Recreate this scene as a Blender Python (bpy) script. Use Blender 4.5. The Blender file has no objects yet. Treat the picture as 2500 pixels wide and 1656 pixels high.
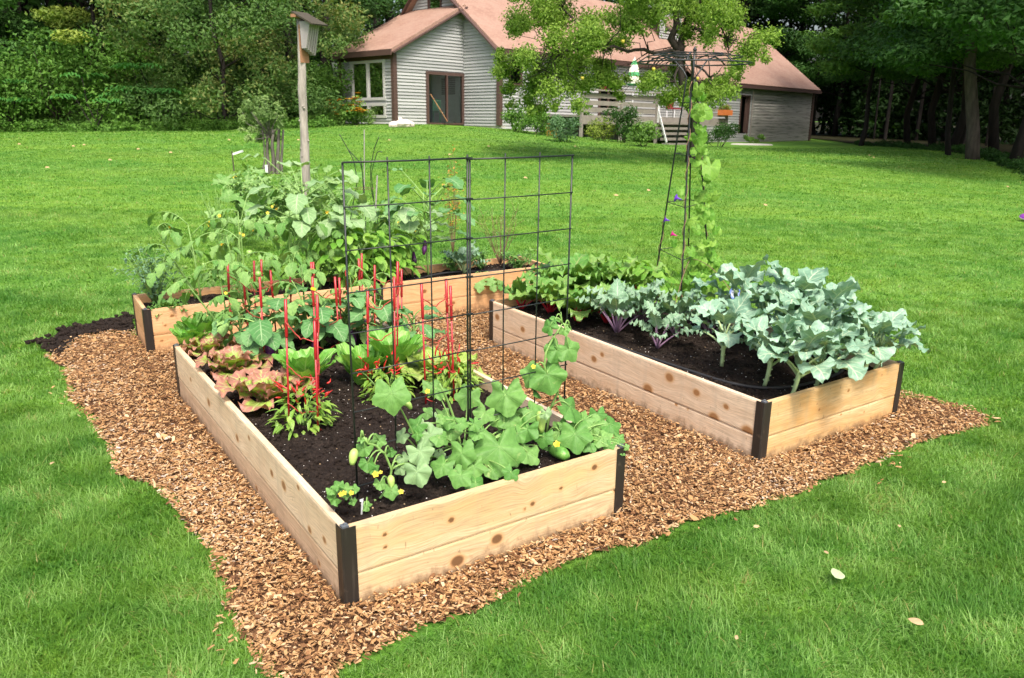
import bpy, math, random
import numpy as np
from mathutils import Vector, Matrix, Euler

SEED = 7
random.seed(SEED)
rng = np.random.default_rng(SEED)
PI = math.pi
sc = bpy.context.scene
COL = sc.collection

# ------------------------------------------------------------------ camera model (fitted to the photograph)
FPX, PITCH, ROLL, CAMH = 1972.08, 0.2856, 0.0124, 1.66
CAM = np.array([0.0, 0.0, CAMH])
_f = np.array([0, math.cos(PITCH), -math.sin(PITCH)])
_r = np.array([1.0, 0, 0]); _u = np.cross(_r, _f)
AX_R = math.cos(ROLL) * _r + math.sin(ROLL) * _u
AX_U = -math.sin(ROLL) * _r + math.cos(ROLL) * _u
AX_F = _f
K = 2500 / 2367.0

def ray(x, y):
    """direction of the sight line through a point of the photo (2367 px wide view), unit depth"""
    return AX_F + AX_R * ((x * K - 1250) / FPX) - AX_U * ((y * K - 828) / FPX)

def on_depth(x, y, depth):
    d = ray(x, y); return CAM + d * (depth / d[1])

def on_z(x, y, z):
    d = ray(x, y); return CAM + d * ((z - CAMH) / d[2])

def on_plane(x, y, p, n):
    d = ray(x, y); return CAM + d * (np.dot(np.asarray(p) - CAM, n) / np.dot(d, n))

# ------------------------------------------------------------------ terrain: smooth surface through known heights
_ctrl = []
for x, y, d in ((700, 293, 31), (300, 301, 30), (0, 306, 29), (-400, 312, 29), (905, 288, 30.5), (1075, 291, 33), (1160, 297, 32),
                (1240, 307, 33), (1350, 318, 33), (1560, 338, 33), (1720, 326, 46), (1870, 323, 51), (1990, 338, 38),
                (2120, 348, 32), (2250, 366, 26), (2367, 398, 22), (2700, 450, 19)):
    _ctrl.append(on_depth(x, y, d))
for x in range(-12, 16, 4):
    for y in (-4, 0, 4, 8):
        if not (abs(x) > 8 and y > 6): _ctrl.append(np.array([x, y, 0.0]))
for x, y, z in ((-40, 20, .3), (-50, 60, .8), (-20, 60, .8), (0, 75, .6), (30, 80, -.9), (60, 60, -1.0), (50, 20, -.4), (-40, -10, 0), (40, -10, 0), (0, 110, .3), (80, 110, -1), (-80, 110, .8)):
    _ctrl.append(np.array([x, y, z], float))
_C = np.array(_ctrl)
def _tk(r2): return np.where(r2 > 1e-9, 0.5 * r2 * np.log(np.maximum(r2, 1e-12)), 0.0)
_n = len(_C)
_A = np.zeros((_n + 3, _n + 3))
_A[:_n, :_n] = _tk(((_C[:, None, :2] - _C[None, :, :2]) ** 2).sum(-1)) + np.eye(_n) * 2.0
_A[:_n, _n] = 1; _A[:_n, _n + 1:] = _C[:, :2]; _A[_n:, :_n] = _A[:_n, _n:].T
_W = np.linalg.solve(_A, np.concatenate([_C[:, 2], np.zeros(3)]))
def gz(x, y):
    x = np.asarray(x, float); y = np.asarray(y, float)
    sh = np.broadcast(x, y).shape
    x = np.broadcast_to(x, sh).ravel(); y = np.broadcast_to(y, sh).ravel()
    out = np.empty(len(x))
    for i in range(0, len(x), 20000):
        xx, yy = x[i:i + 20000], y[i:i + 20000]
        r2 = (xx[:, None] - _C[None, :, 0]) ** 2 + (yy[:, None] - _C[None, :, 1]) ** 2
        out[i:i + 20000] = _tk(r2) @ _W[:_n] + _W[_n] + xx * _W[_n + 1] + yy * _W[_n + 2]
    r = np.hypot(x, y - 3)
    k = np.clip((r - 6.5) / 5.0, 0, 1); k = k * k * (3 - 2 * k)
    return (out * k).reshape(sh)
def g1(x, y): return float(gz(x, y))
def on_ground(x, y):
    d = ray(x, y); t = 1.0; last = 1.0
    for i in range(900):
        t = 1.0 + i * 0.1 if i < 400 else t * 1.01
        p = CAM + d * t
        if p[2] < g1(p[0], p[1]):
            lo, hi = last, t
            for _ in range(25):
                m = (lo + hi) / 2; p = CAM + d * m
                if p[2] < g1(p[0], p[1]): hi = m
                else: lo = m
            return CAM + d * hi
        last = t
    return CAM + d * 40

# ------------------------------------------------------------------ numpy value noise
def _hash(ix, iy, s):
    h = (ix.astype(np.int64) * 374761393 + iy.astype(np.int64) * 668265263 + s * 974711) & 0x7fffffff
    h = ((h ^ (h >> 13)) * 1274126177) & 0x7fffffff
    return ((h ^ (h >> 16)) & 0xffff) / 65535.0
def vnoise(x, y, s=0):
    x = np.asarray(x, float); y = np.asarray(y, float)
    ix = np.floor(x); iy = np.floor(y); fx = x - ix; fy = y - iy
    fx = fx * fx * (3 - 2 * fx); fy = fy * fy * (3 - 2 * fy)
    a = _hash(ix, iy, s); b = _hash(ix + 1, iy, s); c = _hash(ix, iy + 1, s); d = _hash(ix + 1, iy + 1, s)
    return (a * (1 - fx) + b * fx) * (1 - fy) + (c * (1 - fx) + d * fx) * fy
def fbm(x, y, o=4, s=0):
    v = 0; a = .5; t = 0
    for i in range(o):
        v = v + a * vnoise(np.asarray(x) * 2 ** i, np.asarray(y) * 2 ** i, s + i * 17); t += a; a *= .5
    return v / t

# ------------------------------------------------------------------ mesh builder
class MB:
    def __init__(s): s.v = []; s.q = []; s.t = []; s.uv = []; s.tint = []; s.n = 0; s.poly = []; s.mi_q = []; s.mi_t = []
    def add(s, v, q=None, t=None, uv=None, tint=.5, mi=0):
        v = np.asarray(v, float).reshape(-1, 3); m = len(v)
        s.v.append(v)
        if q is not None and len(q): q = np.asarray(q, np.int64).reshape(-1, 4); s.q.append(q + s.n); s.mi_q.append(np.full(len(q), mi))
        if t is not None and len(t): t = np.asarray(t, np.int64).reshape(-1, 3); s.t.append(t + s.n); s.mi_t.append(np.full(len(t), mi))
        s.uv.append(np.zeros((m, 2)) if uv is None else np.asarray(uv, float).reshape(-1, 2))
        s.tint.append(np.full(m, float(tint)) if np.isscalar(tint) else np.asarray(tint, float).ravel())
        s.n += m
    def box(s, c, size, R=None, tint=.5, mi=0):
        c = np.asarray(c, float); h = np.asarray(size, float) / 2
        v = np.array([[sx, sy, sz] for sz in (-1, 1) for sy in (-1, 1) for sx in (-1, 1)], float) * h
        if R is not None: v = v @ np.asarray(R).T
        s.add(v + c, [(0, 2, 3, 1), (4, 5, 7, 6), (0, 1, 5, 4), (2, 6, 7, 3), (0, 4, 6, 2), (1, 3, 7, 5)], tint=tint, mi=mi)
    def bar(s, p0, p1, w, d, up=(0, 0, 1), tint=.5, mi=0):
        p0 = np.asarray(p0, float); p1 = np.asarray(p1, float); y = p1 - p0; L = np.linalg.norm(y); y /= L
        x = np.cross(y, up); x /= np.linalg.norm(x); z = np.cross(x, y)
        s.box((p0 + p1) / 2, (w, L, d), np.stack([x, y, z], 1), tint, mi)
    def tube(s, pts, rad, n=6, tint=.5, mi=0, cap=True):
        P = np.asarray(pts, float); m = len(P)
        r = np.full(m, rad, float) if np.isscalar(rad) else np.asarray(rad, float)
        T = np.gradient(P, axis=0); T /= np.linalg.norm(T, axis=1)[:, None] + 1e-12
        a = np.array([0, 0, 1.0]) if abs(T[0][2]) < .9 else np.array([1.0, 0, 0])
        V = []; A = np.linspace(0, 2 * PI, n, endpoint=False); ca = np.cos(A)[:, None]; sa = np.sin(A)[:, None]
        x = np.cross(T[0], a); x /= np.linalg.norm(x)
        for i in range(m):
            x = x - T[i] * np.dot(x, T[i]); x /= np.linalg.norm(x) + 1e-12
            y = np.cross(T[i], x); V.append(P[i] + r[i] * (ca * x + sa * y))
        V = np.concatenate(V); q = []
        for i in range(m - 1):
            for k in range(n):
                q.append((i * n + k, i * n + (k + 1) % n, (i + 1) * n + (k + 1) % n, (i + 1) * n + k))
        t = []
        if cap:
            for base, e in ((0, -1), ((m - 1) * n, 1)):
                for k in range(1, n - 1): t.append((base, base + k, base + k + 1) if e > 0 else (base, base + k + 1, base + k))
        uv = np.stack([np.tile(np.arange(n) / n, m), np.repeat(np.linspace(0, 1, m), n)], 1)
        s.add(V, q, t, uv, tint, mi)
    def lathe(s, prof, c=(0, 0, 0), n=12, R=None, tint=.5, mi=0, sx=1, sy=1):
        prof = np.asarray(prof, float); m = len(prof); A = np.linspace(0, 2 * PI, n, endpoint=False)
        V = np.stack([np.outer(prof[:, 0], np.cos(A)) * sx, np.outer(prof[:, 0], np.sin(A)) * sy, np.repeat(prof[:, 1:2], n, 1)], -1).reshape(-1, 3)
        if R is not None: V = V @ np.asarray(R).T
        q = [(i * n + k, i * n + (k + 1) % n, (i + 1) * n + (k + 1) % n, (i + 1) * n + k) for i in range(m - 1) for k in range(n)]
        uv = np.stack([np.tile(np.arange(n) / n, m), np.repeat(np.linspace(0, 1, m), n)], 1)
        s.add(V + np.asarray(c), q, None, uv, tint, mi)
    def build(s, name, mat, parent=None, smooth=False, loc=None, origin=None):
        me = bpy.data.meshes.new(name)
        V = np.concatenate(s.v) if s.v else np.zeros((0, 3))
        if origin is not None: V = V - np.asarray(origin)
        q = np.concatenate(s.q) if s.q else np.zeros((0, 4), np.int64)
        t = np.concatenate(s.t) if s.t else np.zeros((0, 3), np.int64)
        loops = np.concatenate([q.ravel(), t.ravel()]).astype(np.int32)
        tot = np.concatenate([np.full(len(q), 4), np.full(len(t), 3)]).astype(np.int32)
        st = np.concatenate([[0], np.cumsum(tot)[:-1]]).astype(np.int32) if len(tot) else np.zeros(0, np.int32)
        me.vertices.add(len(V)); me.vertices.foreach_set('co', V.astype(np.float32).ravel())
        me.loops.add(len(loops)); me.loops.foreach_set('vertex_index', loops)
        me.polygons.add(len(tot)); me.polygons.foreach_set('loop_start', st); me.polygons.foreach_set('loop_total', tot)
        mi = np.concatenate(s.mi_q + s.mi_t).astype(np.int32) if (s.mi_q or s.mi_t) else np.zeros(0, np.int32)
        # keep quad indices first, as above
        mi = np.concatenate([np.concatenate(s.mi_q) if s.mi_q else np.zeros(0), np.concatenate(s.mi_t) if s.mi_t else np.zeros(0)]).astype(np.int32)
        me.polygons.foreach_set('material_index', mi)
        me.polygons.foreach_set('use_smooth', np.full(len(tot), smooth))
        me.update(calc_edges=True)
        uv = me.uv_layers.new(name='UVMap'); U = np.concatenate(s.uv)[loops] if len(loops) else np.zeros((0, 2))
        uv.data.foreach_set('uv', U.astype(np.float32).ravel())
        at = me.attributes.new('tint', 'FLOAT', 'POINT'); at.data.foreach_set('value', np.concatenate(s.tint).astype(np.float32))
        for m in (mat if isinstance(mat, (list, tuple)) else [mat]): me.materials.append(m)
        o = bpy.data.objects.new(name, me); COL.objects.link(o)
        if origin is not None: o.location = origin
        if loc is not None: o.location = loc
        if parent is not None: o.parent = parent
        return o

def tag(o, label=None, cat=None, group=None, kind=None):
    if label: o['label'] = label
    if cat: o['category'] = cat
    if group: o['group'] = group
    if kind: o['kind'] = kind
    return o
def thing(name, loc, label, cat, group=None, rz=0.0):
    o = bpy.data.objects.new(name, None); COL.objects.link(o); o.location = loc; o.rotation_euler = (0, 0, rz); o.empty_display_size = .1
    return tag(o, label, cat, group)
def dup(root, loc, rz=0.0, scale=1.0, label=None, group=None):
    r = root.copy(); COL.objects.link(r); r.location = loc; r.rotation_euler = (0, 0, rz)
    r.scale = (scale,) * 3 if np.isscalar(scale) else scale
    if label: r['label'] = label
    if group: r['group'] = group
    for ch in root.children:
        c = ch.copy(); COL.objects.link(c); c.parent = r
        for g in ch.children:
            d = g.copy(); COL.objects.link(d); d.parent = c
    return r

# ------------------------------------------------------------------ materials
def rgb(*c): return (*c, 1.0)
class NT:
    def __init__(s, name):
        s.m = bpy.data.materials.new(name); s.m.use_nodes = True; s.t = s.m.node_tree; s.t.nodes.clear()
        s.out = s.n('ShaderNodeOutputMaterial')
    def n(s, typ, **kw):
        nd = s.t.nodes.new(typ)
        for k, v in kw.items():
            if k.startswith('i_'): nd.inputs[k[2:].replace('_', ' ')].default_value = v
            else: setattr(nd, k, v)
        return nd
    def l(s, a, b): s.t.links.new(a, b)
    def math(s, op, a, b=None, c=None, clamp=False):
        nd = s.n('ShaderNodeMath', operation=op); nd.use_clamp = clamp
        for i, x in enumerate((a, b, c)):
            if x is None: continue
            if isinstance(x, (int, float)): nd.inputs[i].default_value = x
            else: s.l(x, nd.inputs[i])
        return nd.outputs[0]
    def mix(s, f, a, b, mode='MIX'):
        nd = s.n('ShaderNodeMix', data_type='RGBA', blend_type=mode)
        for sock, x in ((nd.inputs[0], f), (nd.inputs[6], a), (nd.inputs[7], b)):
            if isinstance(x, (int, float)): sock.default_value = x
            elif isinstance(x, tuple): sock.default_value = x if len(x) == 4 else (*x, 1)
            else: s.l(x, sock)
        return nd.outputs[2]
    def noise(s, vec, scale, detail=3, rough=.55, dist=0.0):
        nd = s.n('ShaderNodeTexNoise'); nd.inputs['Scale'].default_value = scale; nd.inputs['Detail'].default_value = detail
        nd.inputs['Roughness'].default_value = rough; nd.inputs['Distortion'].default_value = dist
        if vec is not None: s.l(vec, nd.inputs['Vector'])
        return nd.outputs['Fac']
    def ramp(s, fac, stops):
        nd = s.n('ShaderNodeValToRGB'); e = nd.color_ramp.elements
        while len(e) < len(stops): e.new(.5)
        for x, (p, c) in zip(e, stops): x.position = p; x.color = c if len(c) == 4 else (*c, 1)
        s.l(fac, nd.inputs[0]); return nd.outputs[0]
    def mapr(s, v, a, b, c=0.0, d=1.0):
        nd = s.n('ShaderNodeMapRange'); s.l(v, nd.inputs[0])
        for i, x in enumerate((a, b, c, d)): nd.inputs[i + 1].default_value = x
        return nd.outputs[0]
    def mapping(s, vec, scale=(1, 1, 1), rot=(0, 0, 0)):
        nd = s.n('ShaderNodeMapping'); nd.inputs['Scale'].default_value = scale; nd.inputs['Rotation'].default_value = rot
        s.l(vec, nd.inputs['Vector']); return nd.outputs[0]
    def obj(s): return s.n('ShaderNodeTexCoord').outputs['Object']
    def uv(s): return s.n('ShaderNodeTexCoord').outputs['UV']
    def pos(s): return s.n('ShaderNodeNewGeometry').outputs['Position']
    def attr(s, name): return s.n('ShaderNodeAttribute', attribute_name=name).outputs['Fac']
    def bsdf(s, col, rough=.6, metal=0.0, spec=.5, bump=None, bstr=.3, bdist=.01, link=True):
        b = s.n('ShaderNodeBsdfPrincipled'); b.inputs['Metallic'].default_value = metal
        b.inputs['Specular IOR Level'].default_value = spec
        for key, x in (('Base Color', col), ('Roughness', rough)):
            if isinstance(x, (int, float)): b.inputs[key].default_value = x
            elif isinstance(x, tuple): b.inputs[key].default_value = x if len(x) == 4 else (*x, 1)
            else: s.l(x, b.inputs[key])
        if bump is not None:
            bp = s.n('ShaderNodeBump'); bp.inputs['Strength'].default_value = bstr; bp.inputs['Distance'].default_value = bdist
            s.l(bump, bp.inputs['Height']); s.l(bp.outputs[0], b.inputs['Normal'])
        if link: s.l(b.outputs[0], s.out.inputs[0])
        return b
    def leaf(s, col, rough, trans, spec=.35, tcol=None, bump=None, bstr=.3, bdist=.002):
        b = s.bsdf(col, rough, 0, spec, bump=bump, bstr=bstr, bdist=bdist, link=False)
        tr = s.n('ShaderNodeBsdfTranslucent')
        tc = s.mix(1.0, col, tcol or (1.0, 1.0, .35, 1), 'MULTIPLY')
        s.l(tc, tr.inputs['Color'])
        mx = s.n('ShaderNodeMixShader'); mx.inputs[0].default_value = trans
        s.l(b.outputs[0], mx.inputs[1]); s.l(tr.outputs[0], mx.inputs[2]); s.l(mx.outputs[0], s.out.inputs[0])

def simple(name, col, rough=.6, metal=0.0, spec=.5, var=.15, scale=8.0, bump=0.0):
    N = NT(name); nz = N.noise(N.obj(), scale, 4)
    c = N.mix(nz, tuple(x * (1 - var) for x in col[:3]) + (1,), tuple(min(1, x * (1 + var)) for x in col[:3]) + (1,))
    N.bsdf(c, rough, metal, spec, bump=nz if bump else None, bstr=bump, bdist=.01); return N.m

def leafmat(name, c1, c2, vein=None, kind=None, rough=.45, trans=.3, spec=.35, nv=7, blotch=None, bstr=.55, edge=None, vw=1.0):
    """c1..c2 by the leaf's own tint; vein colour along midrib (pinnate) or rays (palmate) laid out in the leaf's UV"""
    N = NT(name); t = N.attr('tint'); col = N.mix(t, (*c1, 1), (*c2, 1))
    nz = N.noise(N.obj(), 55, 4, .65); col = N.mix(N.mapr(nz, .35, .7, 0, .5), col, tuple(x * .62 for x in c1) + (1,)); nq = N.noise(N.obj(), 16, 3); col = N.mix(N.mapr(nq, .5, .75, 0, .35), col, tuple(min(1, x * 1.25 + .02) for x in c2) + (1,))
    uv = N.uv(); sp = N.n('ShaderNodeSeparateXYZ'); N.l(uv, sp.inputs[0]); x, y = sp.outputs[0], sp.outputs[1]
    h = None
    if edge:
        if kind == 'palmate': r = N.math('SQRT', N.math('ADD', N.math('MULTIPLY', x, x), N.math('MULTIPLY', y, y)))
        else: r = N.math('MAXIMUM', N.math('ABSOLUTE', x), y)
        nz2 = N.noise(N.obj(), 18, 3)
        f = N.mapr(N.math('ADD', r, N.math('MULTIPLY', nz2, .7)), edge[1], edge[2]); col = N.mix(N.math('MULTIPLY', f, edge[3]), col, (*edge[0], 1))
    if blotch:
        nb = N.noise(N.obj(), blotch[1], 3, .6); f = N.mapr(nb, blotch[2], blotch[2] + .12); col = N.mix(N.math('MULTIPLY', f, blotch[3]), col, (*blotch[0], 1))
    if kind == 'pinnate':
        ax = N.math('ABSOLUTE', x)
        mid = N.mapr(ax, .03 * vw, .09 * vw, 1, 0)
        ph = N.math('FRACT', N.math('MULTIPLY', N.math('SUBTRACT', y, N.math('MULTIPLY', ax, .28)), nv))
        sv = N.math('MULTIPLY', N.mapr(N.math('ABSOLUTE', N.math('SUBTRACT', ph, .5)), .05, .16, .55, 0), N.mapr(ax, .95, .3, 0, 1))
        vv = N.math('MAXIMUM', mid, sv)
    elif kind == 'palmate':
        an = N.math('ARCTAN2', x, y)
        ph = N.math('ABSOLUTE', N.math('SINE', N.math('MULTIPLY', an, nv / 2)))
        r = N.math('SQRT', N.math('ADD', N.math('MULTIPLY', x, x), N.math('MULTIPLY', y, y)))
        vv = N.math('MULTIPLY', N.mapr(N.math('MULTIPLY', ph, r), .012, .05, 1, 0), N.mapr(r, 1.0, .15, .2, .8))
    if kind:
        col = N.mix(N.math('MULTIPLY', vv, .8), col, (*(vein or c2), 1)); h = vv
    hn = N.noise(N.obj(), 75, 3)
    hh = N.math('ADD', hn, N.math('MULTIPLY', h, -1.0)) if h is not None else hn
    N.leaf(col, rough, trans, spec, bump=hh, bstr=bstr, bdist=.004); return N.m

# ------------------------------------------------------------------ leaf shapes
def _frame(d, up):
    d = np.asarray(d, float); d = d / np.linalg.norm(d); up = np.asarray(up, float)
    x = np.cross(d, up); n = np.linalg.norm(x)
    if n < 1e-4: x = np.cross(d, (1.0, .01, 0)); n = np.linalg.norm(x)
    x /= n; z = np.cross(x, d); return np.stack([x, d, z], 1)
def oval(t, p=.45, e=.75): return np.sin(PI * np.clip(t, 0, 1) ** p) ** e if p != 1 else np.sin(PI * t) ** e
def prof_oval(t): return np.clip(np.sin(PI * t ** .8), 0, 1) ** .7 + .02
def prof_lance(t): return np.clip(np.sin(PI * t ** .65), 0, 1) ** 1.0 + .015
def prof_spoon(t): return (.16 + .84 * np.clip((t - .12) / .5, 0, 1) ** 1.2) * np.clip(1 - np.clip((t - .62) / .38, 0, 1) ** 2.6, 0.02, 1)
def prof_fan(t): return (.22 + .78 * np.clip(t / .6, 0, 1) ** 1.1) * np.sqrt(1 - .86 * np.clip((t - .62) / .38, 0, 1) ** 2.6)
def prof_rom(t): return np.sin(PI * (.10 + .80 * t)) ** .8
def prof_broc(t): return np.where(t < .3, .10 + .12 * (t > .2), np.clip(np.sin(PI * np.clip((t - .24) / .76, 0, 1) ** .75), .05, 1) ** .65)
def leaf(mb, base, d, up, L, W, prof=prof_oval, bend=.6, fold=.25, wave=.05, wf=3.0, nv=8, nu=2, tint=.5, lobe=0.0, lf=5.0, twist=0.0, r=random, curl=0.0):
    t = np.linspace(0, 1, nv + 1); s = np.linspace(-1, 1, 2 * nu + 1)
    a = -bend * t; ds = L / nv
    y = np.concatenate([[0], np.cumsum(np.cos((a[1:] + a[:-1]) / 2)) * ds]); z = np.concatenate([[0], np.cumsum(np.sin((a[1:] + a[:-1]) / 2)) * ds])
    w = W / 2 * prof(t); ph1, ph2 = r.uniform(0, 6.28), r.uniform(0, 6.28)
    wl = w * (1 + lobe * np.sin(lf * 2 * PI * t + ph1)); wr = w * (1 + lobe * np.sin(lf * 2 * PI * t + ph2))
    S, T = np.meshgrid(s, t); ww = np.where(S < 0, wl[:, None], wr[:, None])
    X = S * ww
    off = fold * np.abs(S) * w[:, None] + wave * W * S * S * np.sin(wf * 2 * PI * T + np.where(S < 0, ph1, ph2)) - curl * W * S ** 4
    if nu >= 3: off = off + .55 * wave * W * S ** 4 * np.sin(wf * 2.6 * 2 * PI * T + np.where(S < 0, ph2, ph1) * 2) + .05 * W * (fbm(S * 2.2 + ph1 * 7, T * 5 + ph2 * 5, 2, 3) - .5)
    n_y, n_z = -np.sin(a), np.cos(a)
    Y = y[:, None] + off * n_y[:, None]; Z = z[:, None] + off * n_z[:, None]
    if twist: 
        c_, s_ = np.cos(twist * T), np.sin(twist * T); X, Z = X * c_ - (Z - z[:, None]) * s_, z[:, None] + X * s_ + (Z - z[:, None]) * c_
    V = np.stack([X, Y, Z], -1).reshape(-1, 3) @ _frame(d, up).T + np.asarray(base)
    m = 2 * nu + 1; i = np.arange(nv)[:, None] * m + np.arange(m - 1)[None, :]; i = i.ravel()
    mb.add(V, np.stack([i, i + 1, i + m + 1, i + m], 1), None, np.stack([S.ravel(), T.ravel()], 1), tint)
def r_heart(th):      # th measured from the tip; notch at the stalk
    a = np.abs(th) / PI; return (1 - .42 * np.clip(a / .45, 0, 1) ** 1.1 + .30 * np.clip((a - .4) / .4, 0, 1) ** 1.2) * np.where(a > .86, 1 - .75 * ((a - .86) / .14) ** 1.3, 1)
def r_cuke(th):
    a = np.abs(th) / PI; b = .84 - .05 * a + .24 * (.5 + .5 * np.cos(5 * th)) ** 1.3; return b * np.where(a > .8, 1 - .62 * ((a - .8) / .2) ** 1.2, 1)
def r_squash(th):
    a = np.abs(th) / PI; b = 1 - .12 * a + .13 * np.cos(5 * th) + .03 * np.cos(31 * th); return b * np.where(a > .82, 1 - .6 * ((a - .82) / .18), 1)
def r_maple(th):
    a = np.abs(th) / PI; return .72 + .28 * np.cos(5 * th) - .2 * a
def pleaf(mb, base, d, up, R, rf=r_cuke, cup=.15, wave=.06, wn=5, droop=.3, nth=40, nr=5, tint=.5, r=random, stretch=1.0):
    """leaf as a disc of rays about its stalk point; d runs to the tip"""
    th = np.linspace(-PI, PI, nth + 1)[:-1]; rho = np.linspace(0, 1, nr + 1)[1:]
    rad = rf(th) * (1 + (rng.uniform(-.045, .045, nth) if nth > 25 else 0)); ph = r.uniform(0, 6.28)
    Rh, TH = np.meshgrid(rho, th, indexing='ij'); q = Rh * rad[None, :]
    X = q * np.sin(TH); Y = q * np.cos(TH) * stretch
    Z = -cup * Rh ** 2 + wave * Rh ** 1.6 * np.sin(wn * TH + ph) + wave * .5 * Rh ** 2 * np.sin((2 * wn + 1) * TH + 2 * ph) + .07 * Rh * np.cos(5 * TH) + .10 * Rh * (fbm(X * 3.2 + ph * 9, Y * 3.2 + ph * 5, 2, 2) - .5) - droop * np.clip(Y, 0, 2) ** 2 * .5
    V = np.concatenate([[[0, 0, 0.0]], np.stack([X, Y, Z], -1).reshape(-1, 3)])
    uv = V[:, :2].copy()
    V = V * R @ _frame(d, up).T + np.asarray(base)
    k = np.arange(nth); k2 = (k + 1) % nth
    t = np.stack([np.zeros(nth, int), 1 + k2, 1 + k], 1)
    q = np.concatenate([np.stack([1 + i * nth + k, 1 + i * nth + k2, 1 + (i + 1) * nth + k2, 1 + (i + 1) * nth + k], 1) for i in range(nr - 1)])
    mb.add(V, q, t, uv, tint)
def curve(p0, p1, sag=0.0, n=6, up=(0, 0, 1), side=0.0):
    """points from p0 to p1, bulging by sag along up"""
    p0 = np.asarray(p0, float); p1 = np.asarray(p1, float); t = np.linspace(0, 1, n)[:, None]
    b = 4 * t * (1 - t); d = np.cross(p1 - p0, (0, 0, 1.0)); nd = np.linalg.norm(d); d = d / nd if nd > 1e-6 else d
    return p0 + (p1 - p0) * t + b * sag * np.asarray(up) + b * side * d
def dirv(az, el): return np.array([math.cos(az) * math.cos(el), math.sin(az) * math.cos(el), math.sin(el)])
# ------------------------------------------------------------------ raised beds
BH = 0.3127
class Bed:
    def __init__(s, x, y, a, W, L):
        s.o = np.array([x, y]); s.a = a; s.W = W; s.L = L
        s.u = np.array([math.cos(a), math.sin(a), 0]); s.v = np.array([-math.sin(a), math.cos(a), 0])
    def p(s, a, b, z=0.0): return np.array([s.o[0], s.o[1], 0]) + s.u * a + s.v * b + np.array([0, 0, z])
    def loc(s, P): d = np.asarray(P) - np.array([s.o[0], s.o[1], 0]); return d @ s.u, d @ s.v
BA = Bed(-.5466, 2.3493, .596, 1.228, 2.4416)
BB = Bed(1.1909, 3.5557, .6002, 1.1601, 2.3947)
BC = Bed(-2.4308, 5.1448, .5518, 3.2445, .5226)
SOILZ = .255

def woodmat(name, pale, mid, dark, stain=(.5, .36, .2), st=.35):
    N = NT(name); uv = N.uv(); kn = N.attr('tint')
    g1_ = N.noise(N.mapping(uv, (1.6, 34, 1)), 1.0, 5, .62, .25)
    g2_ = N.noise(N.mapping(uv, (.55, 7, 1)), 1.0, 3, .5, .6)
    g3_ = N.noise(N.mapping(uv, (9, 150, 1)), 1.0, 3, .6)
    c = N.ramp(g1_, [(.30, mid), (.48, pale), (.62, pale), (.80, mid)])
    c = N.mix(N.mapr(g2_, .35, .7), c, mid); 
    c = N.mix(N.mapr(g3_, .40, .70, 0, .65), c, tuple(x * .55 for x in mid))
    blot = N.noise(N.mapping(N.obj(), (1.2, 1.2, 2.5)), 2.6, 4, .6)
    c = N.mix(N.mapr(blot, .46, .74, 0, st * 1.5), c, stain)
    gl_ = N.noise(N.mapping(uv, (2.2, 90, 1)), 1.0, 4, .7, .4); c = N.mix(N.mapr(gl_, .58, .70, 0, .5), c, tuple(x * .5 for x in mid))
    st2 = N.noise(N.mapping(N.obj(), (16, 16, 1.3)), 1.0, 3, .6)
    c = N.mix(N.mapr(st2, .53, .74, 0, .55), c, tuple(x * .62 for x in pale))
    spk = N.noise(N.mapping(N.obj(), (30, 30, 12)), 2.2, 2, .5)
    c = N.mix(N.mapr(spk, .70, .76, 0, .5), c, (.16, .10, .05))
    sz = N.n('ShaderNodeSeparateXYZ'); N.l(N.obj(), sz.inputs[0]); dn = N.noise(N.mapping(N.obj(), (14, 14, 9)), 1.6, 5, .7)
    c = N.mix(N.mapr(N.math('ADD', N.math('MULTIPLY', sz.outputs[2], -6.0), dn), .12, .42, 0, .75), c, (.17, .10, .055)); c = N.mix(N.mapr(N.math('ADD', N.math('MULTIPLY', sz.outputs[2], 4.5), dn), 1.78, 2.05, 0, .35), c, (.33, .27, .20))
    ring = N.noise(N.mapping(uv, (3, 160, 1)), 1.0, 2)
    halo = N.mapr(kn, .12, .6, 0, .75); c = N.mix(halo, c, (.56, .30, .12))
    kc = N.mix(ring, dark, tuple(x * .75 + y * .12 for x, y in zip(dark, mid)))
    c = N.mix(N.mapr(kn, .5, .8), c, kc)
    hb = N.math('ADD', g1_, N.math('MULTIPLY', g3_, .6))
    N.bsdf(c, .68, 0, .25, bump=hb, bstr=.35, bdist=.004); return N.m
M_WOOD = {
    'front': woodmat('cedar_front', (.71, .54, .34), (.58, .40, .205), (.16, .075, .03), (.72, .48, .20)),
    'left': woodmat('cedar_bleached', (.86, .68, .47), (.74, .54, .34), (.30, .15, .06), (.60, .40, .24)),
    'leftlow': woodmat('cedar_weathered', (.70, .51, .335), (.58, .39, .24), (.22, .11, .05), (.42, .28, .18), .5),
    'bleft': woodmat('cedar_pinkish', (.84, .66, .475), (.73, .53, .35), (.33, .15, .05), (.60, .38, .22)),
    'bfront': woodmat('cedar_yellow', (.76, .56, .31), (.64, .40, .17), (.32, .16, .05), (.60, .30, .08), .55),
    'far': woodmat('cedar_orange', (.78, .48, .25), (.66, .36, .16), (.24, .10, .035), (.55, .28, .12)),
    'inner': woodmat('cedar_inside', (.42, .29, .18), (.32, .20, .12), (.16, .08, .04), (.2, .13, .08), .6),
}
N = NT('bronze_metal'); nz = N.noise(N.obj(), 260, 3); sc_ = N.noise(N.mapping(N.obj(), (60, 60, 4)), 1, 3)
c_ = N.mix(N.mapr(sc_, .55, .72, 0, .5), (.035, .030, .026, 1), (.085, .072, .06, 1))
dst = N.noise(N.obj(), 22, 4); c_ = N.mix(N.mapr(dst, .62, .78, 0, .6), c_, (.15, .12, .09, 1))
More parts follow.
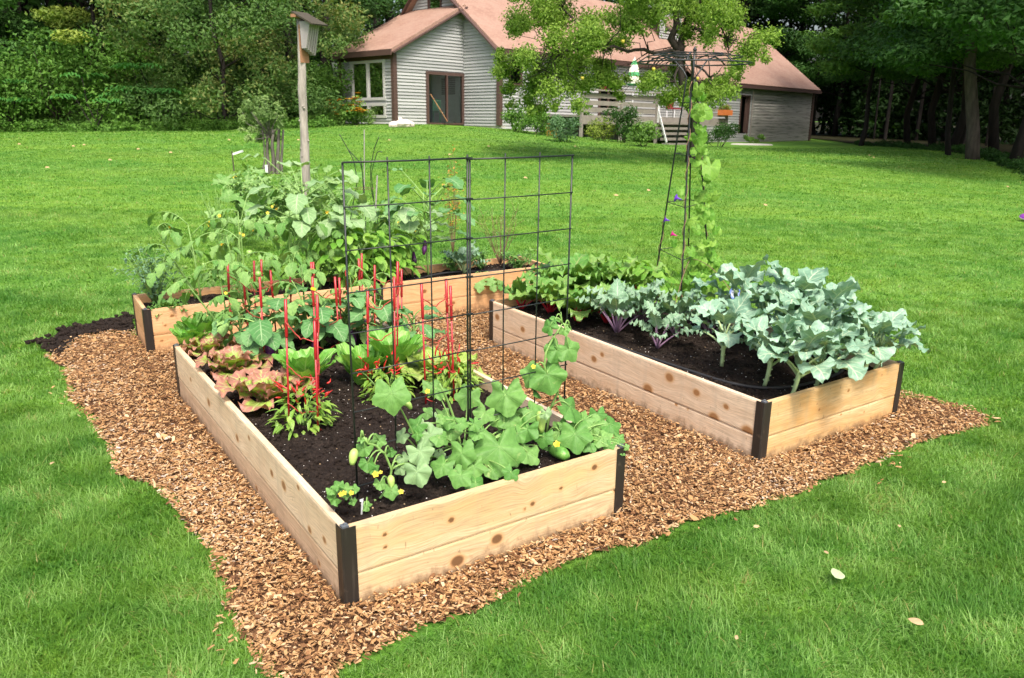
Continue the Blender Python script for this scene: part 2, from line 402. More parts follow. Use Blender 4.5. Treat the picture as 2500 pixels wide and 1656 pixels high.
N.bsdf(c_, .42, .35, .5, bump=nz, bstr=.12, bdist=.001); M_BRONZE = N.m
M_CAP = simple('bracket_cap', (.20, .22, .25), .4, .6)

def plank(name, parent, O, u, n, L, z0, z1, th, mat, knots=(), step=.009, seed=1, ends=True, bow=0.0):
    """plank whose outer face runs from O along u, faces n; knots = (x, z, radius) on that face, the grain flowing round them"""
    mb = MB(); u = np.asarray(u, float); n = np.asarray(n, float); z = np.array([0, 0, 1.0]); O = np.asarray(O, float)
    nx = max(2, int(L / step)); nz_ = max(2, int((z1 - z0) / step))
    X, Z = np.meshgrid(np.linspace(0, L, nx + 1), np.linspace(z0, z1, nz_ + 1))
    g = Z + .02 * (fbm(X * 1.3, Z * 3 + seed * 7, 3, seed) - .5); kn = np.zeros_like(X)
    for kx, kz, kr in knots:
        kr = kr * 1.2
        d = np.hypot((X - kx) * .8, Z - kz); w = np.exp(-(d / (2.0 * kr)) ** 2)
        g = g * (1 - w) + (kz + np.sign(Z - kz + 1e-6) * .0 + d) * w + (Z - kz) * .25 * np.exp(-(np.abs(X - kx) / (5 * kr)) ** 2)
        kn = np.maximum(kn, np.exp(-(d / (1.05 * kr)) ** 3))
    P = O + X[..., None] * u + Z[..., None] * z
    e = np.minimum(np.minimum(Z - z0, z1 - Z), .004); P = P - n * ((.004 - e)[..., None] * .6)
    i = (np.arange(nz_)[:, None] * (nx + 1) + np.arange(nx)[None, :]).ravel()
    off = rng.uniform(0, 9)
    face_uv = np.stack([X.ravel() + off, g.ravel() + off], 1)
    q = np.stack([i, i + 1, i + nx + 2, i + nx + 1], 1)
    mb.add(P.reshape(-1, 3), q, None, face_uv, kn.ravel())
    # top, back, ends
    def quad(a, b, c, d, uvs): mb.add([a, b, c, d], [(0, 1, 2, 3)], None, uvs, 0.0)
    A = lambda x, zz, t: O + u * x + z * zz - n * t
    k = max(2, int(L / .25))
    for j in range(k):
        x0, x1 = L * j / k, L * (j + 1) / k
        quad(A(x0, z1, .0024), A(x1, z1, .0024), A(x1, z1, th), A(x0, z1, th), [(x0 + off, off), (x1 + off, off), (x1 + off, off + .04), (x0 + off, off + .04)])
        quad(A(x0, z0, th), A(x0, z1, th), A(x1, z1, th), A(x1, z0, th), [(x0 + 3, off), (x0 + 3, off + .2), (x1 + 3, off + .2), (x1 + 3, off)])
    for x in (0, L): quad(A(x, z0, .0024), A(x, z1, .0024), A(x, z1, th), A(x, z0, th), [(off, 0), (off, .02), (off + .2, .02), (off + .2, 0)])
    return mb.build(name, mat, parent, smooth=False, origin=None)

def bracket(parent, bed, a, b, du, dv, h, fl=.047, t=.0035, mid=False):
    """metal corner wrapped round the outside of a bed corner, chamfered at the edge; du, dv point along the two boards"""
    c = bed.p(a, b); U = bed.u * du; V = bed.v * dv; mb = MB(); z0, z1 = -.03, h + .004; ch = .006
    if mid:
        pts = [(-fl * .62, -t), (fl * .62, -t), (fl * .62, .0), (-fl * .62, .0)]
    else:
        pts = [(fl, -t), (ch - t, -t), (-t, ch - t), (-t, fl), (0.0, fl), (0.0, 0.0), (fl, 0.0)]
    m = len(pts); ring = [c + U * p + V * q for p, q in pts]
    Vv = [r + np.array([0, 0, z]) for z in (z0, z1) for r in ring]
    q = [(k, (k + 1) % m, m + (k + 1) % m, m + k) for k in range(m)]
    if not mid:
        t_ = [(m + 0, m + 1, m + 5), (m + 0, m + 5, m + 6), (m + 1, m + 2, m + 5), (m + 2, m + 3, m + 5), (m + 3, m + 4, m + 5)]
    else: t_ = [(m, m + 1, m + 2), (m, m + 2, m + 3)]
    mb.add(Vv, q, t_)
    o = mb.build('corner_bracket' if not mid else 'joint_bracket', M_BRONZE, parent)
    if not mid:
        cp = MB(); cp.box(c + U * .014 + V * .014 + np.array([0, 0, h + .006]), (.024, .024, .006), np.stack([U, V, np.array([0, 0, 1.0])], 1)); 
        cp.tube([c + U * .016 + V * .016 + np.array([0, 0, h + .004]), c + U * .016 + V * .016 + np.array([0, 0, h + .014])], .006, 8)
        cp.build('bracket_pin', M_CAP, o)
    return o

SPLIT = .135
def make_bed(bed, label, mats, kn):
    root = thing('raised_bed', tuple(bed.p(0, 0)), label, 'raised bed'); root.rotation_euler = (0, 0, 0)
    th = .028
    def sub(o): o.matrix_parent_inverse = Matrix.Translation(-Vector(root.location))
    parts = []
    for k, (O, u, n, L) in {'front': (bed.p(0, 0), bed.u, -bed.v, bed.W), 'left': (bed.p(0, 0), bed.v, -bed.u, bed.L),
                            'back': (bed.p(0, bed.L), bed.u, bed.v, bed.W), 'right': (bed.p(bed.W, 0), bed.v, bed.u, bed.L)}.items():
        # end boards butt between the long ones
        O = O + u * (th if k in ('front', 'back') else 0) + (0 if k in ('front', 'back') else 0); LL = L - 2 * th if k in ('front', 'back') else L
        vis = k in ('front', 'left')
        for z0, z1, tagk in ((-.04, SPLIT - .0012, 'low'), (SPLIT + .0012, BH, 'up')):
            m = mats.get(k + tagk, mats.get(k, 'inner'))
            oo = O - np.asarray(n) * (.002 if tagk == 'low' else 0)
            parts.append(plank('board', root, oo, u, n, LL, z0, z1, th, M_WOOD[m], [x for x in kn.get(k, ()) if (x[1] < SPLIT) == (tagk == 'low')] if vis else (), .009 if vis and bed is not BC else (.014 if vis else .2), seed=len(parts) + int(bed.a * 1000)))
    for a, b, du, dv in ((0, 0, 1, 1), (bed.W, 0, -1, 1), (0, bed.L, 1, -1), (bed.W, bed.L, -1, -1)): parts.append(bracket(root, bed, a, b, du, dv, BH))
    if bed is BC: parts.append(bracket(root, bed, 1.66, 0, 1, 1, BH - .004, mid=True)); parts.append(bracket(root, bed, 1.66, bed.L, 1, -1, BH - .004, mid=True))
    for o in parts: sub(o)
    return root
def fk(L, lst): return [(x * L, z * BH, r) for x, z, r in lst]
bedA = make_bed(BA, 'near cedar raised bed holding the cucumbers, lettuces and red stakes', {'front': 'front', 'left': 'left', 'leftlow': 'leftlow', 'back': 'far', 'right': 'bleft'},
    {'front': fk(1.228, [(.31, .73, .011), (.47, .285, .020), (.33, .17, .023), (.845, .85, .012), (.60, .61, .010), (.945, .43, .012), (.71, .70, .008), (.1, .80, .008), (.1, .65, .007), (.57, .57, .006), (.965, .92, .005)]),
     'left': fk(2.44, [(.07, .62, .012), (.13, .52, .013), (.17, .93, .010), (.24, .72, .018), (.30, .70, .014), (.42, .85, .010), (.5, .62, .016), (.70, .66, .018), (.85, .7, .012), (.1, .2, .01), (.4, .15, .012)])})
bedB = make_bed(BB, 'right-hand cedar raised bed full of broccoli and chard, with the trellis tower in it', {'front': 'bfront', 'left': 'bleft', 'back': 'far', 'right': 'bleft'},
    {'front': fk(1.16, [(.55, .8, .009), (.35, .62, .008), (.33, .74, .005), (.52, .4, .006), (.8, .9, .006), (.7, .3, .006)]),
     'left': fk(2.39, [(.035, .46, .026), (.125, .46, .024), (.095, .72, .013), (.178, .76, .017), (.26, .84, .022), (.325, .48, .026), (.235, .42, .009), (.20, .42, .006), (.52, .63, .018), (.49, .78, .013), (.83, .65, .018), (.5, .07, .008), (.37, .1, .007), (.96, .7, .02)])})
bedC = make_bed(BC, 'long narrow cedar bed at the back, joined of two lengths', {'front': 'far', 'left': 'far', 'back': 'far', 'right': 'far'},
    {'front': fk(3.24, [(.045, .82, .012), (.03, .62, .010), (.08, .6, .012), (.02, .3, .010), (.28, .85, .02), (.62, .7, .018), (.68, .75, .010), (.80, .82, .02), (.74, .62, .012), (.93, .8, .012), (.88, .5, .01), (.45, .3, .012), (.7, .3, .014)])})

# ------------------------------------------------------------------ soil
N = NT('dark_soil'); p_ = N.obj(); a_ = N.noise(p_, 55, 6, .7); b_ = N.noise(p_, 7, 4, .6); d_ = N.noise(p_, 260, 3)
c_ = N.ramp(a_, [(.25, (.010, .007, .006)), (.5, (.032, .023, .018)), (.75, (.075, .055, .043))]); c_ = N.mix(N.mapr(b_, .4, .65, 0, .5), c_, (.022, .015, .012, 1))
N.bsdf(c_, .95, 0, .15, bump=N.math('ADD', a_, d_), bstr=.8, bdist=.02); M_SOIL = N.m
M_PERL = simple('perlite', (.75, .72, .68), .8)
M_STRAW = simple('straw_bits', (.42, .30, .17), .8)
BLOB = np.array([[0, 0, 1], [.89, 0, .45], [.28, .85, .45], [-.72, .53, .45], [-.72, -.53, .45], [.28, -.85, .45], [.72, .53, -.45], [-.28, .85, -.45], [-.89, 0, -.45], [-.28, -.85, -.45], [.72, -.53, -.45], [0, 0, -1]])
BLOBF = np.array([(0, 1, 2), (0, 2, 3), (0, 3, 4), (0, 4, 5), (0, 5, 1), (1, 6, 2), (2, 7, 3), (3, 8, 4), (4, 9, 5), (5, 10, 1), (6, 7, 2), (7, 8, 3), (8, 9, 4), (9, 10, 5), (10, 6, 1), (11, 7, 6), (11, 8, 7), (11, 9, 8), (11, 10, 9), (11, 6, 10)])
def blobs(mb, P, R, tint=.5, mi=0, flat=.75):
    P = np.asarray(P); n = len(P); j = rng.uniform(.65, 1.3, (n, 12, 1))
    V = BLOB[None] * j * np.asarray(R).reshape(-1, 1, 1); V[..., 2] *= flat
    V = (V + P[:, None, :]).reshape(-1, 3); F = (BLOBF[None] + 12 * np.arange(n)[:, None, None]).reshape(-1, 3)
    mb.add(V, None, F, None, tint, mi)
def soil_h(x, y): return .045 * (fbm(x * 3.2, y * 3.2, 3, 5) - .5) + .030 * (fbm(x * 16, y * 16, 3, 9) - .5) + .016 * (fbm(x * 60, y * 60, 2, 3) - .5)
def soil_z(bed, P): 
    a, b = bed.loc(P); return SOILZ + float(soil_h(P[0], P[1]))
def make_soil(bed, label, step, nclod, nperl):
    mb = MB(); m = .0275; nx = int((bed.W - 2 * m) / step); ny = int((bed.L - 2 * m) / step)
    A, B = np.meshgrid(np.linspace(m, bed.W - m, nx + 1), np.linspace(m, bed.L - m, ny + 1))
    P = bed.p(0, 0) + A[..., None] * bed.u + B[..., None] * bed.v
    P[..., 2] = SOILZ + soil_h(P[..., 0], P[..., 1])
    i = (np.arange(ny)[:, None] * (nx + 1) + np.arange(nx)[None, :]).ravel()
    mb.add(P.reshape(-1, 3), np.stack([i, i + 1, i + nx + 2, i + nx + 1], 1))
    def scat(n, r0, r1, mi, up, pw=2.0):
        a = rng.uniform(m + .02, bed.W - m - .02, n); b = rng.uniform(m + .02, bed.L - m - .02, n)
        Q = bed.p(0, 0) + a[:, None] * bed.u + b[:, None] * bed.v; R = r0 + (r1 - r0) * rng.uniform(0, 1, n) ** pw
        Q[:, 2] = SOILZ + soil_h(Q[:, 0], Q[:, 1]) + R * up; blobs(mb, Q, R, mi=mi)
    scat(nclod, .004, .016, 0, .35, 3); scat(nperl, .0012, .0030, 1, .8, 2); scat(nperl // 4, .0018, .0045, 2, .6, 2)
    return tag(mb.build('bed_soil', [M_SOIL, M_PERL, M_STRAW], smooth=False), label, 'soil', kind='stuff')
make_soil(BA, 'dark crumbly soil flecked with white in the near bed', .011, 5200, 900)
make_soil(BB, 'dark soil under the broccoli in the right-hand bed', .014, 3200, 600)
make_soil(BC, 'dark soil in the long narrow bed at the back', .018, 1600, 300)

# ------------------------------------------------------------------ soaker hoses
M_HOSE = simple('black_hose', (.018, .018, .019), .6, bump=.2, scale=300)
def hose(name, pts, label, r=.009):
    P = np.asarray(pts, float); n = len(P); t = np.linspace(0, n - 1, n * 8)
    Q = []
    for x in t:
        i = min(int(x), n - 2); f = x - i; p0 = P[max(i - 1, 0)]; p1 = P[i]; p2 = P[i + 1]; p3 = P[min(i + 2, n - 1)]
        Q.append(.5 * (2 * p1 + (p2 - p0) * f + (2 * p0 - 5 * p1 + 4 * p2 - p3) * f * f + (3 * p1 - p0 - 3 * p2 + p3) * f ** 3))
    mb = MB(); mb.tube(Q, r, 8); return tag(mb.build(name, M_HOSE, smooth=True, origin=Q[0]), label, 'hose')
hz = SOILZ + .012
hose('soaker_hose', [BB.p(.12, 1.9, hz), BB.p(.13, 1.3, hz), BB.p(.16, .7, hz), BB.p(.22, .32, hz), BB.p(.42, .17, hz), BB.p(.75, .16, hz), BB.p(.98, .26, hz), BB.p(1.02, .6, hz), BB.p(.98, 1.5, hz)],
     'black soaker hose looping round the broccoli stems')
hose('soaker_hose', [BC.p(.25, .12, hz), BC.p(.7, .10, hz + .01), BC.p(1.2, .16, hz), BC.p(1.6, .12, hz + .01), BC.p(2.0, .18, hz + .01), BC.p(2.35, .26, hz + .02), BC.p(2.7, .22, hz + .01), BC.p(3.05, .16, hz), BC.p(3.17, .10, BH + .02)],
     'black soaker hose snaking along the long narrow bed')
# coupling with a green ring at the far bed's right end
cp = thing('hose_coupling', tuple(BC.p(3.262, .02, .20)), 'black hose coupling with a green ring on the end of the long bed', 'hose fitting')
mb = MB(); mb.tube([(0, 0, -.06), (0, 0, .125)], .022, 10); mb.tube([(-.03, 0, .13), (.03, 0, .115)], .014, 8); mb.build('connector', M_HOSE, cp, True)
mb = MB(); mb.tube([(0.018, -.012, -.05), (0.018, -.012, .05)], .013, 10); mb.build('green_ring', simple('green_plastic', (.01, .16, .10), .4), cp, True)

# ------------------------------------------------------------------ cucumber trellis: two coated steel grid panels
M_BLACK = simple('black_coated_steel', (.012, .016, .015), .38, 0, .5)
TA, TT, TS, SH, SV = .6396, .2793, .175, .1637, .1446
tb = BA.p(TS, TT, .25); tu = np.array([math.cos(TA), math.sin(TA), 0.0]); tv = np.array([-math.sin(TA), math.cos(TA), 0.0])
def trellis_panel(i0, label):
    root = thing('wire_trellis', tuple(tb + tu * SH * i0), label, 'trellis', 'two grid panels of the cucumber trellis', rz=TA)
    H = SV * 8.4
    for i in range(4):
        mb = MB(); r = .0036 if i in (0, 3) else .0027; x = i * SH + (.005 if i == 0 and i0 else 0) - (.005 if i == 3 and not i0 else 0)
        dz = rng.uniform(-.004, .004)
        mb.tube([(x, 0, -.09), (x + rng.uniform(-.002, .002), .001, H / 2), (x, 0, H + (.012 if i in (1, 2, 3) and not (i0 and i == 3) else 0))], r, 6); mb.build('upright_rod', M_BLACK, root, True)
    for j in range(9):
        mb = MB(); z = H - j * SV + (-.004 if i0 else 0); r = .0034 if j == 0 else .0024
        x0 = (-.006 if i0 else -.003); x1 = 3 * SH + (.003 if i0 else .006)
        mb.tube([(x0, -.006, z), (1.5 * SH, -.006, z - .0015), (x1, -.006, z)], r, 6); mb.build('cross_rod', M_BLACK, root, True)
    return root
trellis_panel(0, 'black wire grid trellis panel, the half above the small cucumber seedlings')
trp = trellis_panel(3, 'black wire grid trellis panel with a cucumber vine climbing its end')
for j in range(0, 8): mb = MB(); mb.tube([(-.014, -.004, SV * 8.4 - SV * j - .002), (.014, -.004, SV * 8.4 - SV * j - .002)], .0048, 6); mb.build('joining_clip', M_BLACK, trp, True)

# ------------------------------------------------------------------ red plant ladders
M_RED = simple('red_coated_steel', (.36, .014, .018), .35, 0, .5, .2, 30)
M_REDW = simple('red_wire', (.38, .04, .03), .4, 0, .5)
M_YEL = simple('yellow_label', (.85, .62, .03), .5)
def red_ladder(stakes, arms, label, tagat=None, lean=0.0):
    """stakes: (top x, top y, base x, base y) in the photo view, standing on the bed; arms: heights (0..1)"""
    B = []
    for tx, ty, bx, by in stakes:
        b = on_z(bx, by, SOILZ); d = ray(tx, ty); # top: on the vertical through b as seen from the camera
        t = np.dot(b[:2] - CAM[:2], d[:2]) / np.dot(d[:2], d[:2]); B.append((b, CAM + d * t))
    o = np.mean([b for b, _ in B], 0); root = thing('plant_ladder', tuple(o), label, 'plant support', 'red steel ladders staking the near bed')
    for b, t in B:
        mb = MB(); b = b - o; t = t - o; k = t[2] - b[2]
        m = b + (t - b) * max(.3, 1 - .17 / k)
        mb.tube([b - (0, 0, .05), m], .0046, 7); mb.tube([m, m + (t - m) * .04, t], [.0048, .0072, .0068], 8); mb.build('stake', M_RED, root, True)
    n = len(B)
    for h in arms:
        pts = []
        for i in range(n - 1):
            a = B[i][0] + (B[i][1] - B[i][0]) * h - o; c = B[i + 1][0] + (B[i + 1][1] - B[i + 1][0]) * h - o
            d = c - a; L = np.linalg.norm(d[:2])
            side = np.array([-d[1], d[0], 0]) / (L + 1e-6)
            if L < .04: pts += [a, c]; continue
            for f, s_, z_ in ((0, 0, .012), (.04, -.3, 0), (.18, -.22, -.012), (.32, -.1, -.030), (.42, .02, -.036), (.5, -.12, -.04), (.62, -.16, -.024), (.74, -.16, -.020), (.93, -.10, -.014), (1, 0, -.010)):
                pts.append(a + d * f + side * s_ * min(L, .2) * .35 + np.array([0, 0, z_]))
        e = pts[-1]; rr = .012
        for k in range(7): an = k / 6 * 2 * PI; pts.append(e + np.array([rr * math.sin(an), rr * (math.cos(an) - 1), 0]))
        mb = MB(); mb.tube(np.array(pts), .0026, 6); mb.build('wire_arm', M_REDW, root, True)
    if tagat is not None:
        b, t = B[tagat[0]]; q = b + (t - b) * tagat[1] - o
        mb = MB(); mb.box(q + np.array([.004, -.008, 0]), (.026, .002, .016), Matrix.Rotation(.3, 3, 'Y')); mb.build('yellow_tag', M_YEL, root)
    return root
red_ladder([(660, 692, 668, 993), (727, 742, 735, 1000), (733, 682, 736, 972)], (.84, .52, .22, .02), 'red three-legged plant ladder round the chili plant beside the red-leaf lettuces')
red_ladder([(722, 640, 731, 830), (774, 640, 786, 812), (784, 642, 790, 800)], (.82, .45, .15), 'red plant ladder among the eggplants, right of the middle tomato plant', (0, .86))
red_ladder([(671, 622, 674, 790), (719, 606, 724, 782), (724, 606, 727, 775)], (.86, .5), 'red plant ladder behind the middle tomato plant with its drooping leaves')
red_ladder([(561, 628, 576, 795), (600, 641, 612, 838), (625, 625, 640, 790)], (.86, .55, .15), 'red plant ladder in front of the tall tomato plant at the bed corner')
red_ladder([(526, 605, 535, 795), (587, 603, 592, 782), (604, 600, 606, 775)], (.82, .4, .1), 'red plant ladder behind the tall tomato plant at the bed corner', (0, .38))
red_ladder([(850, 671, 850, 905), (911, 640, 914, 900), (919, 605, 918, 880)], (.84, .55, .2, .02), 'red plant ladder standing behind the grid trellis over the middle chili plant')
red_ladder([(866, 613, 866, 790), (920, 607, 922, 800), (928, 622, 929, 795)], (.84, .5, .2), 'red plant ladder behind the two big romaine lettuces')
red_ladder([(974, 655, 985, 935), (1031, 645, 1040, 905), (1041, 661, 1050, 925)], (.86, .55, .28, .03), 'red plant ladder nearest the mulch path, round the chili by the pale lettuce')
red_ladder([(800, 625, 806, 772), (829, 598, 836, 780), (836, 586, 838, 770)], (.82, .45), 'red plant ladder among yellow-green leaves, farthest back in the near bed')
# ------------------------------------------------------------------ true level (the garden lies on a gentle slope): frame of the house
TAU = .0254
LY = np.array([0, math.cos(TAU), -math.sin(TAU)]); LZ = np.array([0, math.sin(TAU), math.cos(TAU)])
def rl(x, y): d = ray(x, y); return np.array([d[0], d @ LY, d @ LZ])
HA = math.radians(46); HU = np.array([math.cos(HA), math.sin(HA), 0]); HV = np.array([-math.sin(HA), math.cos(HA), 0])
C1 = np.array([-.581, 31.61, 0.0])
HROT = Matrix.Rotation(-TAU, 3, 'X') @ Matrix.Rotation(HA, 3, 'Z')
def hw(a, b, z): P = C1 + HU * a + HV * b; return CAM + np.array([P[0], 0, 0]) + LY * P[1] + LZ * (z)
def on_wall(x, y, b=0.0):
    """(along the house, up) where the sight line meets the upright plane b metres behind the long wall"""
    d = rl(x, y); P0 = C1 + HV * b; n = np.cross(HU, (0, 0, 1.0)); t = np.dot(P0, n) / np.dot(d, n); P = d * t; return float((P - P0) @ HU), float(P[2])
def hthing(name, a, b, z, label, cat, group=None):
    o = thing(name, tuple(hw(a, b, z)), label, cat, group); o.rotation_euler = HROT.to_euler(); return o

N = NT('grey_clapboard'); p_ = N.obj(); t_ = N.attr('tint')
c_ = N.mix(t_, (.30, .31, .31, 1), (.43, .44, .44, 1)); w_ = N.noise(N.mapping(p_, (.6, .6, 9)), 2.5, 4); c_ = N.mix(N.mapr(w_, .45, .75, 0, .5), c_, (.34, .35, .34, 1))
N.bsdf(c_, .8, 0, .2); M_CLAP = N.m
N = NT('weathered_clapboard'); p_ = N.obj(); t_ = N.attr('tint')
c_ = N.mix(t_, (.30, .29, .265, 1), (.43, .41, .38, 1)); w_ = N.noise(N.mapping(p_, (.5, .5, 9)), 2.0, 4); c_ = N.mix(N.mapr(w_, .5, .68, 0, .8), c_, (.10, .11, .095, 1))
N.bsdf(c_, .85, 0, .2); M_CLAPW = N.m
N = NT('salmon_shingle'); p_ = N.obj(); b_ = N.n('ShaderNodeTexBrick'); N.l(N.mapping(N.uv(), (1, 1, 1)), b_.inputs['Vector']); b_.inputs['Scale'].default_value = 3.2
b_.inputs['Color1'].default_value = (.36, .235, .175, 1); b_.inputs['Color2'].default_value = (.28, .175, .13, 1); b_.inputs['Mortar'].default_value = (.27, .14, .11, 1); b_.inputs['Mortar Size'].default_value = .02
n_ = N.noise(p_, 1.3, 5, .65); c_ = N.mix(N.mapr(n_, .35, .7, 0, .55), b_.outputs[0], (.42, .30, .235, 1)); n2 = N.noise(p_, 45, 3); c_ = N.mix(N.math('MULTIPLY', n2, .4), c_, (.22, .115, .09, 1))
N.bsdf(c_, .9, 0, .2); M_ROOF = N.m
M_TRIM = simple('brown_trim', (.085, .048, .040), .6); M_CASE = simple('pale_window_frame', (.50, .50, .47), .5)
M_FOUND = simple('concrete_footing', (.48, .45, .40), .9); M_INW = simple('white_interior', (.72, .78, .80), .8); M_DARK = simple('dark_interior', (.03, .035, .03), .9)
M_FLOORI = simple('interior_floor', (.2, .15, .1), .7); M_DECK = simple('weathered_deck', (.25, .225, .20), .85, var=.35, scale=5); M_WHITE = simple('white_paint', (.78, .79, .80), .6)
N = NT('window_glass'); gl = N.n('ShaderNodeBsdfGlossy'); gl.inputs['Roughness'].default_value = .02; tr = N.n('ShaderNodeBsdfTransparent'); tr.inputs[0].default_value = (.82, .88, .86, 1)
fr = N.n('ShaderNodeFresnel'); fr.inputs[0].default_value = 1.5; mx = N.n('ShaderNodeMixShader'); N.l(N.math('ADD', fr.outputs[0], .06), mx.inputs[0]); N.l(tr.outputs[0], mx.inputs[1]); N.l(gl.outputs[0], mx.inputs[2]); N.l(mx.outputs[0], N.out.inputs[0]); M_GLASS = N.m

def clap(mb, poly, O, D, n, course=.115, holes=()):
    """lapped boards over a convex outline poly [(s, z)] in the plane O + D s, facing n; holes = (s0, s1, z0, z1)"""
    O = np.asarray(O, float); z0 = min(p[1] for p in poly); z1 = max(p[1] for p in poly)
    def span(z):
        xs = []
        for (a, b), (c, d) in zip(poly, poly[1:] + poly[:1]):
            if (b - z) * (d - z) <= 0 and abs(b - d) > 1e-9: xs.append(a + (c - a) * (z - b) / (d - b))
        return (min(xs), max(xs)) if len(xs) >= 2 else None
    z = z0 + 1e-4; up = np.array([0, 0, 1.0])
    while z < z1 - 1e-3:
        zt = min(z + course, z1 - 1e-4); zz = [z, zt] + [h for hh in holes for h in hh[2:] if z + 1e-4 < h < zt - 1e-4]; zz.sort()
        for a, b in zip(zz, zz[1:]):
            sa, sb = span(a), span(b)
            if not sa or not sb: continue
            segs = [(0.0, 1.0)]; w = max(sa[1], sb[1]) - min(sa[0], sb[0]); lo = min(sa[0], sb[0])
            cuts = [(max(h[0], lo), min(h[1], lo + w)) for h in holes if h[2] < (a + b) / 2 < h[3]]
            ivs = [[None, None]]
            xs = [None]
            for c0, c1 in sorted(cuts):
                ivs[-1][1] = c0; ivs.append([c1, None])
            fo = lambda zz_: .036 * (1 - (zz_ - z) / course)
            for l_, r_ in ivs:
                al = sa[0] if l_ is None else max(l_, sa[0]); ar = sa[1] if r_ is None else min(r_, sa[1]); bl = sb[0] if l_ is None else max(l_, sb[0]); br = sb[1] if r_ is None else min(r_, sb[1])
                if ar - al < 1e-3 and br - bl < 1e-3: continue
                tint = random.random(); br = max(br, bl); ar = max(ar, al)
                P = lambda s_, z_, o_: O + D * s_ + up * z_ + n * o_
                mb.add([P(al, a, fo(a)), P(ar, a, fo(a)), P(br, b, fo(b)), P(bl, b, fo(b))], [(0, 1, 2, 3)], tint=tint)
                if a == z: mb.add([P(al, a, 0), P(ar, a, 0), P(ar, a, fo(a)), P(al, a, fo(a))], [(0, 1, 2, 3)], tint=tint)
        z += course

house = hthing('house', 0, 0, 0, 'grey clapboard house with salmon shingle roofs beyond the lawn', 'house')
U3 = np.array([1.0, 0, 0]); V3 = np.array([0, 1.0, 0]); UP = np.array([0, 0, 1.0])
HL = on_wall(1871, 300, -.66)[0] + .2; WU = 12.5; WB = -.66; EZ = 2.76; RB = 3.78; RZ = 5.70; LB = 6.8; WZ = EZ + (RZ - EZ) / RB * WB - .03
# gable wall (plane u=0, faces -u)
mb = MB(); clap(mb, [(0, -.08), (LB, -.08), (LB, EZ), (RB, RZ - .06), (0, EZ)], (0, 0, 0), V3, -U3, holes=[(3.2, 4.05, 4.27, 5.25)]); mb.build('gable_wall', M_CLAP, house)
mb = MB(); mb.box((.15, .95, -.30), (.3, 1.95, .45)); mb.build('footing', M_FOUND, house)
# long wall, front
holes = [(5.9, 7.3, -.1, 2.0), (.45, 1.2, 1.4, 2.4)]
mb = MB(); clap(mb, [(0, -.75), (WU, -.75), (WU, EZ), (0, EZ)], (0, 0, 0), U3, -V3, holes=holes); mb.build('long_wall', M_CLAP, house)
dw0, _ = on_wall(1711, 240, WB); dw1, _ = on_wall(1731, 240, WB); _, dzt = on_wall(1720, 222, WB); _, dzb = on_wall(1720, 309, WB)
mb = MB(); clap(mb, [(WU, -1.3), (dw1 + .3, -1.3), (dw1 + .3, WZ), (WU, WZ)], (0, WB, 0), U3, -V3, .13, holes=[(dw0, dw1, dzb, dzt)]); mb.build('long_wall', M_CLAP, house)
mb = MB(); clap(mb, [(dw1 + .3, -1.3), (HL - .25, -1.3), (HL - .25, WZ), (dw1 + .3, WZ)], (0, WB, 0), U3, -V3, .15); mb.build('wing_wall', M_CLAPW, house)
mb = MB(); mb.box((WU, WB / 2 + .01, .45), (.06, -WB - .04, 3.4)); mb.box((HL - .24, 3, .4), (.06, 7.2, 3.4)); mb.box((HL / 2, LB, .7), (HL - .4, .05, 4.0)); mb.build('back_wall', M_CLAPW, house)
# main roof: front slope, back slope (thin slabs)
def slab(mb, pts, th, uvs):
    P = np.asarray(pts, float); n = np.cross(P[1] - P[0], P[3] - P[0]); n /= np.linalg.norm(n); m = len(P)
    V = np.concatenate([P, P - n * th]); q = [(0, 1, 2, 3), (7, 6, 5, 4)] + [(k, m + k, m + (k + 1) % m, (k + 1) % m) for k in range(m)]
    mb.add(V, q, None, np.concatenate([uvs, uvs]))
sl_ = (RZ - EZ) / RB
def rf(b): return EZ + sl_ * b
mb = MB(); oh = .28
def uvq(pts): return np.array([(p[0], p[1] * 1.27) for p in pts])
e0 = -.22; e1 = WB - .30
pts = [(-oh, e0, rf(e0) + .1), (WU - .1, e0, rf(e0) + .1), (WU - .1, RB, RZ + .1), (-oh, RB, RZ + .1)]; slab(mb, pts, .12, uvq(pts))
pts = [(WU - .1, e1, rf(e1) + .1), (HL + .15, e1, rf(e1) + .1), (HL + .15, RB, RZ + .1), (WU - .1, RB, RZ + .1)]; slab(mb, pts, .12, uvq(pts))
pts = [(HL + .15, LB + .2, EZ - .1), (-oh, LB + .2, EZ - .1), (-oh, RB, RZ + .102), (HL + .15, RB, RZ + .102)]; slab(mb, pts, .12, uvq(pts))
mb.build('roof', M_ROOF, house)
mb = MB()   # rake boards and eave fascia
mb.bar((-oh - .02, e0 - .02, rf(e0) - .02), (-oh - .02, RB, RZ + .0), .05, .24, up=-U3 * 1.0); mb.bar((-oh - .02, LB + .2, EZ - .22), (-oh - .02, RB, RZ + .0), .05, .24, up=U3)
mb.box((6.0, e0 - .03, rf(e0) - .03), (12.4, .05, .17)); mb.box(((WU + HL) / 2, e1 - .03, rf(e1) - .03), (HL - WU + .3, .05, .16)); mb.bar((HL + .17, e1, rf(e1) - .02), (HL + .17, RB, RZ), .05, .2, up=U3)
mb.build('roof_trim', M_TRIM, house)
for a, b, z0, z1, s_ in ((-.03, -.03, -.06, EZ - .2, .17), (HL - .22, WB - .02, -1.2, 2.1, .16)):
    mb = MB(); mb.box((a, b, (z0 + z1) / 2), (s_, s_, z1 - z0)); mb.build('corner_trim', M_TRIM, house)
